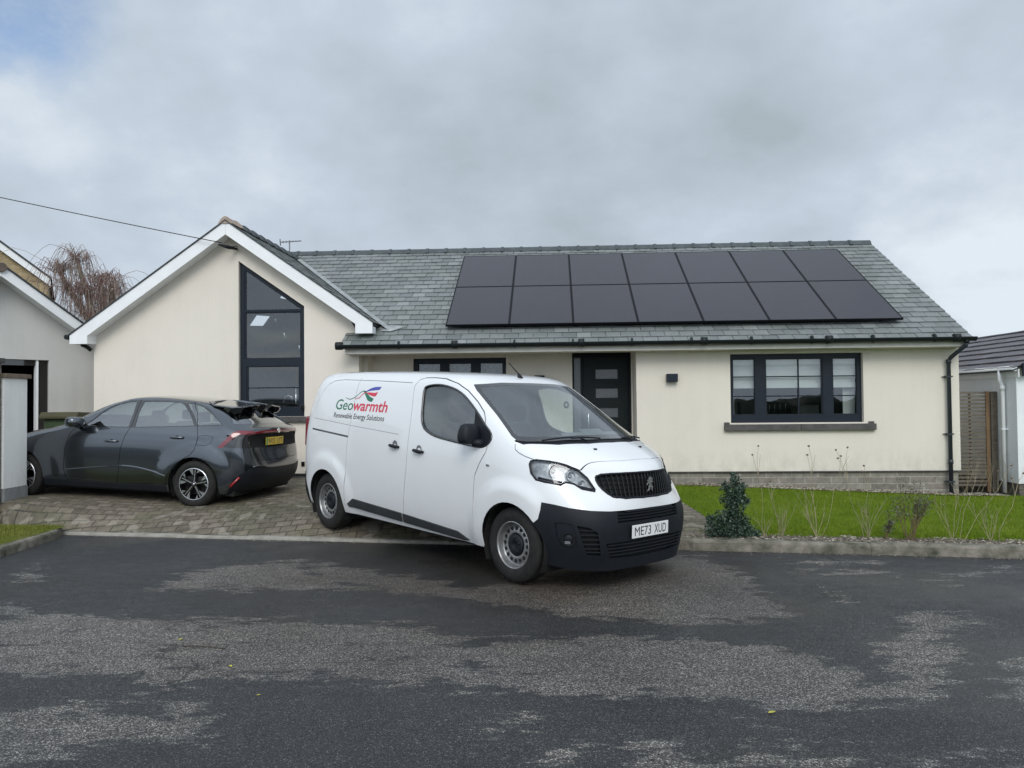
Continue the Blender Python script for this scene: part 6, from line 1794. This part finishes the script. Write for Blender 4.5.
bm = BM(); lathe(bm, [(.085,-.40),(.085,3.0)], 14, c=(0,0,an(0)-.045), close=True); obj('ridge_tile', bm, mat('brown ridge tile', (.13,.10,.08), .8, var=.3), t)

# ------------------------------------------------------------------ brick house further back on the left
t = empty('brick_house', 'buff brick house gable with white verge seen above the annexe at far left', 'house', Matrix.Translation((-15.08,25,0)) @ Matrix.Rotation(math.radians(30), 4, 'Z') @ Matrix.Translation((-3.45,0,0)))
bz_ = lambda x: 5.86+(3.45-abs(x))*.775
bm = BM(); prism(bm, [(-3.45,-.2),(3.43,-.2),(3.43,bz_(3.45)-.15),(0,bz_(0)-.15),(-3.45,bz_(3.45)-.15)], 'y', .15, 7); obj('wall', bm, M['buff_brick'], t)
for sg in (-1, 1):
    bm = BM(); prism(bm, [(0,bz_(0)),(sg*3.50,bz_(3.50)),(sg*3.50,bz_(3.50)-.24),(0,bz_(0)-.24)], 'y', .001*sg, .03); obj('bargeboard', bm, M['white_upvc'], t)
bm = BM()
for sg in (-1, 1): prism(bm, [(0,bz_(0)+.003),(sg*3.54,bz_(3.54)+.003),(sg*3.54,bz_(3.54)+.07),(0,bz_(0)+.07)], 'y', -.03, 7.2)
obj('roof', bm, M['slate_dark'], t)

# ------------------------------------------------------------------ white neighbour on the right
t = hplace('white_outbuilding', 'white roughcast neighbouring building with brown tiled roof at the right edge', 'house', (8.54,0,0))
bm = BM(); rz = lambda x: 2.17+x*.40 if x < 2.1 else 2.17+(4.2-x)*.40
prism(bm, [(0,.20),(4.2,.20),(4.2,2.15),(2.1,rz(2.1)-.03),(0,2.15)], 'y', 0, .25); box(bm, (0,.251,.20), (.25,9,2.15)); obj('wall', bm, M['roughcast'], t)
bm = BM(); box(bm, (.02,.02,-.3), (4.2,.2,.199)); box(bm, (.02,.2,-.3), (.2,9,.199)); obj('base_course', bm, M['stone_wall'], t)
kk = math.sqrt(1+.16)
slates('roof', t, (-.10,0,rz(-.10)), (0,1,0), (1,0,.40), [[(-.12,0),(10,0),(10,2.25*kk),(-.12,2.25*kk)]], M['tile_purple'], g=.335, wd=.36, th=.022, lift=.038, seed=11)
bm = BM(); prism(bm, [(-.12,rz(-.12)-.03),(2.1,rz(2.1)-.03),(2.1,rz(2.1)),(-.12,rz(-.12))], 'y', -.10, 9.1); prism(bm, [(2.102,rz(2.1)-.03),(4.3,rz(4.3)-.03),(4.3,rz(4.3)),(2.102,rz(2.1))], 'y', -.10, 9.1); obj('roof_base', bm, M['slate_dark'], t)
bm = BM(); prism(bm, [(.02,rz(.02)-.17),(.02,rz(.02)+.05),(2.1,rz(2.1)+.05),(4.2,rz(4.2)+.05),(4.2,rz(4.2)-.17),(2.1,rz(2.1)-.17)], 'y', -.16, -.125); obj('bargeboard', bm, M['slate_dark'] if False else M['anthracite'], t)
bm = BM(); box(bm, (-.02,-.10,2.0), (-.002,9,2.16)); obj('fascia', bm, M['white_upvc'], t)
bm = BM(); tube(bm, [(-.075,-.10,2.145),(-.075,9,2.145)], .045, 10); obj('gutter', bm, M['white_upvc'], t)
bm = BM(); tube(bm, [(-.10,.30,2.12),(-.10,.30,1.95),(-.06,.30,1.86),(-.06,.30,.02)], .034, 10); box(bm, (-.10,.26,1.1), (-.0,.34,1.12)); tube(bm, [(-.06,.30,1.78),(-.06,.30,1.86)], .042, 10); obj('downpipe', bm, M['white_upvc'], t)

# slatted screen between the two buildings
t = hplace('slatted_fence', 'weathered slatted timber screen between the bungalow and the white building', 'fence', (7.62,.6,0))
wood = mat('weathered timber', (.105,.085,.062), .85, scale=5, bump=.5, bscale=60, stretch=(1,1,6), col2=(.19,.165,.13)); wood2 = mat('brown timber post', (.17,.105,.055), .8, var=.3, scale=6, stretch=(1,1,.3))
bm = BM(); 
rnd = random.Random(5)
for i in range(26):
    z = .10+i*.065; o_ = rnd.uniform(-.004,.004); box(bm, (.0,-.02+o_,z), (.80,.002+o_,z+.040))
obj('slats', bm, wood, t)
bm = BM(); box(bm, (.14,.003,.05), (.17,.03,1.76)); box(bm, (.45,.003,.05), (.48,.03,1.76)); obj('batten', bm, wood, t)
bm = BM(); box(bm, (.715,-.045,.0), (.775,-.021,1.77)); obj('post', bm, wood2, t)
bm = BM(); box(bm, (.80,-.05,-.05), (.905,.05,1.765)); obj('post', bm, wood, t)

# ------------------------------------------------------------------ plants
def plant_mesh(name, tubes, m, parent, sides=4):
    bm = BM()
    for pts, r0, r1 in tubes:
        n = len(pts); tube(bm, pts, [r0+(r1-r0)*i/(n-1) for i in range(n)], sides, cap=False)
    return obj(name, bm, m, parent)
def leaves(name, P, size, m, parent, seed=1, aspect=.5, up=.0):
    r = np.random.default_rng(seed); n = len(P); P = np.array(P)
    d = r.normal(size=(n, 3)); d[:, 2] = np.abs(d[:, 2])*.7+up; d /= np.linalg.norm(d, axis=1)[:, None]
    e = np.cross(d, r.normal(size=(n, 3))); e /= np.linalg.norm(e, axis=1)[:, None]+1e-9
    nn = np.cross(d, e)
    s_ = size*r.uniform(.6, 1.3, n)[:, None]
    v = np.stack([P, P+d*s_*.5+e*s_*aspect*.5+nn*s_*.06, P+d*s_, P+d*s_*.5-e*s_*aspect*.5+nn*s_*.06], 1).reshape(-1, 3)
    me = bpy.data.meshes.new(name); me.vertices.add(4*n); me.vertices.foreach_set('co', v.astype(np.float32).ravel())
    me.loops.add(4*n); me.loops.foreach_set('vertex_index', np.arange(4*n, dtype=np.int32)); me.polygons.add(n)
    me.polygons.foreach_set('loop_start', np.arange(0, 4*n, 4, dtype=np.int32)); me.update(calc_edges=True)
    t = np.repeat(r.uniform(0, 1, n), 4).astype(np.float32); at = me.attributes.new('tint', 'FLOAT', 'POINT'); at.data.foreach_set('value', t)
    me.materials.append(m); return link_mesh(name, me, parent)
def leaf_mat(name, cols, rough=.45):
    m, nt, p = new_mat(name); p.inputs['Roughness'].default_value = rough; p.inputs['Specular IOR Level'].default_value = .4
    at = N(nt, 'ShaderNodeAttribute'); at.attribute_name = 'tint'; c = ramp(nt, at.outputs['Fac'], [(0, cols[0]), (.5, cols[1]), (1, cols[2])])
    c = mixcol(nt, 1, c, ramp(nt, noise_n(nt, objvec(nt), 7, 3), [(.3, (.8,.8,.8)), (.7, (1.2,1.2,1.2))]), 'MULTIPLY'); nt.links.new(c, p.inputs['Base Color']); return m
M['twig'] = mat('pale bare stems', (.30,.26,.16), .8, var=.3, scale=12)
M['twig_brown'] = mat('brown stems', (.13,.085,.05), .85, var=.35, scale=12)
M['seed'] = mat('dry seed head', (.16,.12,.085), .9, var=.35, scale=40)
def grow(r, base, d, L, n, rad, out, depth, spread, tips, curl=.12):
    p = Vector(base); pts = [p.copy()]; d = Vector(d).normalized()
    for i in range(n):
        d = (d+Vector((r.uniform(-1,1), r.uniform(-1,1), r.uniform(-.4,.9)))*curl).normalized(); p = p+d*(L/n); pts.append(p.copy())
    out.append((pts, rad, rad*.55))
    if depth > 0:
        for k in range(r.choice((2,2,3))):
            i = r.randint(max(1, n//3), n); dd = (d+Vector((r.uniform(-1,1), r.uniform(-1,1), r.uniform(-.2,.7)))*spread).normalized()
            grow(r, pts[i], dd, L*r.uniform(.45,.7), n, rad*.62, out, depth-1, spread, tips, curl)
    else: tips.append(pts[-1])
def bare_shrub(X, h, label, seed, stems=4, tall=(), m=None, group='bare twiggy shrubs in the bed', spread=.5):
    r = random.Random(seed); Y = edgeY(X)+.32; root = empty('bare_shrub', label, 'shrub', Matrix.Translation((X, Y, .11)), group)
    for k in range(stems+1):
        out = []; tips = []
        a = r.uniform(0, 2*PI); grow(r, (0,0,0), (math.cos(a)*.42, math.sin(a)*.3, 1), h*r.uniform(.36,.58), 5, .0030, out, 2, spread, tips)
        plant_mesh('stem', out, m or M['twig'], root)
    for (dx, hh, lean) in tall:
        out = []; bm = BM(); p0 = Vector((dx*.2,0,0)); p1 = Vector((dx+lean, .12, hh)); pts = [p0.lerp(p1, i/6)+Vector((.02*math.sin(i*1.7+seed), 0, 0)) for i in range(7)]
        q = [pts[5]+Vector((.045*s_, .02, .07)) for s_ in (-1, 1)]
        plant_mesh('tall_stem', [(pts, .0028, .0018)] + [([pts[4], x_], .0024, .0016) for x_ in q], M['twig'], root)
        for c in [pts[-1]]+q[:1]:
            b = BM(); bmesh.ops.create_icosphere(b, subdivisions=1, radius=.015)
            for v in b.verts: v.co = Vector((v.co.x*r.uniform(.7,1.2), v.co.y*r.uniform(.7,1.2), v.co.z*.8))+c
            obj('seed_head', b, M['seed'], root)
    return root
bare_shrub(3.02, .72, 'leafless pale shrub just right of the dark green bush', 11, 4, ((-.10,.62,.0),))
bare_shrub(3.38, .80, 'leafless pale shrub with tall seed heads below the window, left half', 12, 5, ((-.02,1.02,.0),(.30,1.0,.12)))
bare_shrub(3.92, .74, 'spreading leafless shrub with a dark leafy tuft, below the window', 13, 4, ((-.02,.80,.05),(-.30,.98,.02)), spread=.65)
bare_shrub(4.75, .78, 'leafless shrub in front of the downpipe, with two upright pale stems', 14, 4, ((.30,.92,.1),(.55,.8,.2)))
bare_shrub(5.12, .70, 'sparse leafless shrub at the right end of the bed', 15, 4, ((.35,.72,.1),))
bare_shrub(2.83, .42, 'low sparse leafless shrub beside the dark green bush, with one tall seed head', 16, 2, ((.0,1.02,-.03),))
# dense dark evergreen
lm = leaf_mat('dark blue-green leaves', ((.014,.032,.020), (.032,.062,.040), (.10,.145,.11)), .4)
X = 2.47; root = empty('evergreen_bush', 'dense dark green bush, pointed at the top, behind the kerb', 'shrub', Matrix.Translation((X, edgeY(X)+.28, .11)))
r = random.Random(3); P = []
clumps = [((-.19,0,.09),.12),((-.05,-.04,.10),.14),((.10,0,.09),.12),((.20,.0,.06),.08),((-.22,.02,.19),.075),((-.10,.0,.21),.10),((.02,.0,.24),.10),((.13,.02,.18),.08),((.05,.0,.34),.12),((-.03,.02,.42),.10),((.10,.02,.43),.095),((.04,.0,.52),.105),((-.06,.02,.56),.065),((.13,.0,.55),.055),((.045,0,.62),.07),((.03,0,.70),.035),((.17,0,.40),.05),((.28,0,.03),.05)]
for c, rad in clumps:
    for k in range(int(5200*rad*rad*8)):
        d = Vector((r.gauss(0,1), r.gauss(0,1), r.gauss(0,1))).normalized()*rad*(r.random()**.35)*(1+.25*noise.noise(Vector(c)*9+Vector((k*.01,0,0))))
        P.append((c[0]+d.x, c[1]+d.y, max(.01, c[2]+d.z)))
leaves('foliage', P, .030, lm, root, 4, .55)
out = []; tips = []
for k in range(5): grow(r, (r.uniform(-.06,.06),0,0), (r.uniform(-.4,.4), r.uniform(-.2,.2), 1), .4, 4, .006, out, 1, .4, tips)
plant_mesh('stem', out, M['twig_brown'], root)
# grey-leaved upright shrub
lm2 = leaf_mat('grey-green leaves', ((.045,.052,.034), (.085,.095,.062), (.17,.18,.12)), .5)
X = 4.33; root = empty('leafy_shrub', 'upright grey-green shrub with small dark leaves, in front of the downpipe', 'shrub', Matrix.Translation((X, edgeY(X)+.30, .11)))
out = []; tips = []
for k in range(7): grow(r, (r.uniform(-.04,.04),0,0), (r.uniform(-.45,.45), r.uniform(-.3,.3), 1.1), .40, 4, .006, out, 2, .5, tips)
plant_mesh('stem', out, M['twig_brown'], root)
P = []
for pts, a, b in out:
    for q in pts[1:]:
        if q.z > .22:
            for k in range(5): P.append((q.x+r.gauss(0,.026), q.y+r.gauss(0,.022), q.z+r.gauss(0,.022)))
leaves('foliage', P, .021, lm2, root, 6, .6)
X = 3.98; root = empty('leafy_shrub', 'low tuft of dark leaves beside the spreading leafless shrub', 'shrub', Matrix.Translation((X+.1, edgeY(X)+.30, .11)))
out = []; tips = []
for k in range(4): grow(r, (0,0,0), (r.uniform(-.2,.8), 0, .9), .20, 4, .004, out, 1, .5, tips)
plant_mesh('stem', out, M['twig_brown'], root); P = [(q.x+r.gauss(0,.02), q.y+r.gauss(0,.02), q.z+r.gauss(0,.012)) for pts, a, b in out for q in pts[2:] for k in range(10)]
leaves('foliage', P, .020, lm2, root, 7, .6)
# scrubby weeds at the fence foot
root = hplace('dry_weeds', 'dry brown weeds at the foot of the slatted screen', 'weeds', (8.1,.2,.02)); out = []; tips = []
for k in range(9): grow(r, (r.uniform(-.45,.45), r.uniform(-.1,.1), 0), (r.uniform(-.5,.5), 0, 1), .45, 4, .004, out, 1, .5, tips)
plant_mesh('stem', out, M['twig'], root)

# weeping tree beyond the annexe
root = hplace('weeping_tree', 'leafless weeping tree with lopped limbs, rising between the two gables', 'tree', (-11.3,6.5,0))
bark = mat('grey bark', (.14,.115,.09), .9, var=.4, scale=9, bump=.6, bscale=30); tw = mat('reddish-brown twigs', (.16,.085,.070), .85, var=.35, scale=6); tw2 = mat('pale weeping twigs', (.30,.235,.20), .85, var=.3, scale=6)
bm = BM(); tube(bm, [(0,0,-.1),(.05,0,1.5),(.0,0,3.0),(-.05,0,3.9)], [.26,.21,.18,.14], 10); obj('trunk', bm, bark, root)
limbs = [[(0,0,3.0),(-.2,0,4.0),(-.45,0,4.7),(-.72,0,5.62)], [(0,0,3.2),(-.5,.1,4.1),(-.95,.1,4.75),(-1.22,0,5.32)], [(0,0,3.4),(.15,0,4.3),(.28,0,5.0)], [(0,0,3.2),(.25,-.1,4.0),(.36,-.1,4.6),(.36,-.1,4.75)], [(0,0,3.6),(-.1,.2,4.5),(-.25,.3,5.05)]]
for i, l in enumerate(limbs):
    bm = BM(); tube(bm, l, [.11-.02*k for k in range(len(l))], 8); obj('limb', bm, bark, root)
    bm = BM(); lathe(bm, [(.050,.0),(.046,.03),(0,.035)], 8, axis='z', c=l[-1]); obj('cut_end', bm, mat('pale sawn wood', (.50,.42,.36), .8, var=.2), root)
r = random.Random(21); out = []; out2 = []
starts = [Vector(p) for l in limbs for p in l[1:]] + [Vector(p) for l in (limbs[0], limbs[1], limbs[4]) for p in l[2:]]
for k in range(760):
    s0 = r.choice(starts)+Vector((r.uniform(-.15,.15), r.uniform(-.2,.2), r.uniform(-.1,.1))); a = r.uniform(0, 2*PI); R0 = abs(r.gauss(.30,.26))*(1.0 if r.random() < .88 else 2.0); up = r.uniform(.1,.55)*(.5+R0*.4); dn = r.uniform(.6,1.6)
    e = s0+Vector((math.cos(a)*R0*1.25, math.sin(a)*R0, -dn*.5)); pts = []
    for i in range(8):
        t_ = i/7; x = s0.lerp(e, t_**.8); z = s0.z + up*math.sin(min(1, t_*1.6)*PI/2)*1.2 - dn*max(0, t_-.35)**1.4*1.5
        pts.append(Vector((x.x+r.uniform(-.015,.015), x.y, z)))
    (out if r.random() < .5 else out2).append((pts, .0068, .0035))
plant_mesh('weeping_twigs', out, tw, root, 3); plant_mesh('weeping_twigs', out2, tw2, root, 3)
out = []
for k in range(2):   # long arching shoots to the right
    x0 = .25; pts = [Vector((x0+t_*(1.55+.15*k), .1, 4.62+.05*k+.10*t_+.95*t_*t_-.25*t_**4+.02*math.sin(t_*14+k))) for t_ in [i/8 for i in range(9)]]; out.append((pts, .011, .005))
    for j in range(2, 9, 2): out.append(([pts[j], pts[j]+Vector((r.uniform(-.1,.2), 0, r.uniform(-.25,.22))), pts[j]+Vector((r.uniform(0,.35), 0, r.uniform(-.4,.1)))], .005, .003))
plant_mesh('arching_shoots', out, tw2, root, 3)

# ------------------------------------------------------------------ the other side of the street (mirrored in glass and paint)
hedge = BM(); bmesh.ops.create_grid(hedge, x_segments=220, y_segments=14, size=1)
for v in hedge.verts:
    x = v.co.x*42; a = v.co.y*PI/2; h_ = 1.7+.4*noise.noise(Vector((x*.12,0,3)))+.3*noise.noise(Vector((x*.5,0,7)))
    v.co = Vector((x, -15+1.4*math.sin(a)+.3*noise.noise(Vector((x*1.3,a*2,0))), max(-.1, h_*math.cos(a)**.5+.35*noise.noise(Vector((x*2.1,a*3,5))))))
tag(obj('hedge', hedge, leaf_mat('hedge green', ((.02,.035,.015),)*3, .8), smooth=4), 'dark hedge across the street behind the viewer', 'hedge', kind='stuff')
# ------------------------------------------------------------------ camera
cd = bpy.data.cameras.new('camera'); cam = bpy.data.objects.new('camera', cd); COL.objects.link(cam)
cd.sensor_width = 36; cd.sensor_fit = 'HORIZONTAL'; cd.lens = 769.0/1024*36; cd.clip_end = 3000; cd.clip_start = .05
_p = math.atan(18.0/769)
cam.matrix_world = Matrix.Translation((0,0,1.66)) @ Matrix.Rotation(PI/2+_p, 4, 'X') @ Matrix.Rotation(-.0095, 4, 'Z')
scene.camera = cam
scene.render.resolution_x = 1024; scene.render.resolution_y = 768
scene.view_settings.view_transform = 'Standard'; scene.view_settings.look = 'None'; scene.view_settings.gamma = 1
scene.view_settings.use_curve_mapping = False
# ------------------------------------------------------------------ daylight under broken cloud
w = bpy.data.worlds.new('World'); scene.world = w; w.use_nodes = True
nt = w.node_tree; bg = nt.nodes['Background']
sky = N(nt, 'ShaderNodeTexSky', sky_type='NISHITA'); sky.sun_disc = False
SUN_EL, SUN_AZ = math.radians(38), math.radians(178)     # azimuth measured from +Y clockwise
sky.sun_elevation = SUN_EL; sky.sun_rotation = SUN_AZ
sky.air_density = 1; sky.dust_density = 1.0; sky.ozone_density = 1.2
tc = N(nt, 'ShaderNodeTexCoord'); sp = N(nt, 'ShaderNodeSeparateXYZ'); nt.links.new(tc.outputs['Generated'], sp.inputs[0])
zz = math_node(nt, 'ADD', math_node(nt, 'MAXIMUM', sp.outputs[2], 0.0), .48)
cx = math_node(nt, 'DIVIDE', sp.outputs[0], zz); cy = math_node(nt, 'DIVIDE', sp.outputs[1], zz)
cb = N(nt, 'ShaderNodeCombineXYZ'); nt.links.new(cx, cb.inputs[0]); nt.links.new(cy, cb.inputs[1]); cb.inputs[2].default_value = 5.2
big = noise_n(nt, cb.outputs[0], 1.25, 4, .5, .0)
med = noise_n(nt, cb.outputs[0], 2.1, 8, .60, .0)
tone = math_node(nt, 'ADD', math_node(nt, 'MULTIPLY', big, .55), math_node(nt, 'MULTIPLY', med, .45))
def lobe(d, w0, amp):
    v_ = N(nt, 'ShaderNodeVectorMath', operation='DOT_PRODUCT'); nt.links.new(tc.outputs['Generated'], v_.inputs[0]); v_.inputs[1].default_value = Vector(d).normalized()
    m_ = N(nt, 'ShaderNodeMapRange', interpolation_type='SMOOTHSTEP'); m_.inputs[1].default_value = math.cos(math.radians(w0)); m_.inputs[2].default_value = 1; m_.inputs[3].default_value = 0; m_.inputs[4].default_value = amp
    nt.links.new(v_.outputs['Value'], m_.inputs[0]); return m_.outputs[0]
# broad banks of lighter and darker cloud
for d_, w_, a_ in (((-.48,.83,.28),20,.040), ((.50,.80,.36),16,.065), ((.13,.955,.24),20,-.020), ((.37,.89,.22),12,-.02), ((.53,.85,.07),8,.03)):
    tone = math_node(nt, 'ADD', tone, lobe(d_, w_, a_))
cl = ramp(nt, tone, [(.38, (4.05,4.75,5.25)), (.45, (4.75,5.45,6.2)), (.53, (5.6,6.4,7.35)), (.63, (7.6,8.4,9.1))])
# the cloud is brighter towards the hidden sun and a little darker away from it
sd = Vector((math.sin(SUN_AZ)*math.cos(SUN_EL), math.cos(SUN_AZ)*math.cos(SUN_EL), math.sin(SUN_EL)))
dp = N(nt, 'ShaderNodeVectorMath', operation='DOT_PRODUCT'); nt.links.new(tc.outputs['Generated'], dp.inputs[0]); dp.inputs[1].default_value = sd
gl = N(nt, 'ShaderNodeMapRange'); gl.inputs[1].default_value = -.2; gl.inputs[2].default_value = 1; gl.inputs[3].default_value = 1.0; gl.inputs[4].default_value = 2.05
nt.links.new(dp.outputs['Value'], gl.inputs[0])
vm = N(nt, 'ShaderNodeVectorMath', operation='SCALE'); nt.links.new(cl, vm.inputs[0]); nt.links.new(gl.outputs[0], vm.inputs['Scale'])
gap = ramp(nt, noise_n(nt, cb.outputs[0], .9, 6, .6, .5), [(.30, (1,1,1)), (.38, (0,0,0))])
skb = N(nt, 'ShaderNodeVectorMath', operation='SCALE'); nt.links.new(sky.outputs[0], skb.inputs[0]); skb.inputs['Scale'].default_value = 1.7
gp = math_node(nt, 'ADD', math_node(nt, 'MULTIPLY', gap, .6), math_node(nt, 'MULTIPLY', lobe((-.505,.762,.415), 7, 1.3), ramp(nt, med, [(.40, (1,1,1)), (.60, (0,0,0))])), clamp=True)
colr = mixcol(nt, gp, vm.outputs[0], skb.outputs[0])
nt.links.new(colr, bg.inputs[0]); bg.inputs[1].default_value = .10
sl = bpy.data.lights.new('sun', 'SUN'); sl.energy = 1.5; sl.angle = math.radians(28); sl.color = (1, .96, .90)
so = bpy.data.objects.new('sun', sl); COL.objects.link(so); so.location = (0,0,30)
so.rotation_euler = (-sd).to_track_quat('-Z', 'Y').to_euler()
scene.view_settings.exposure = 0.0
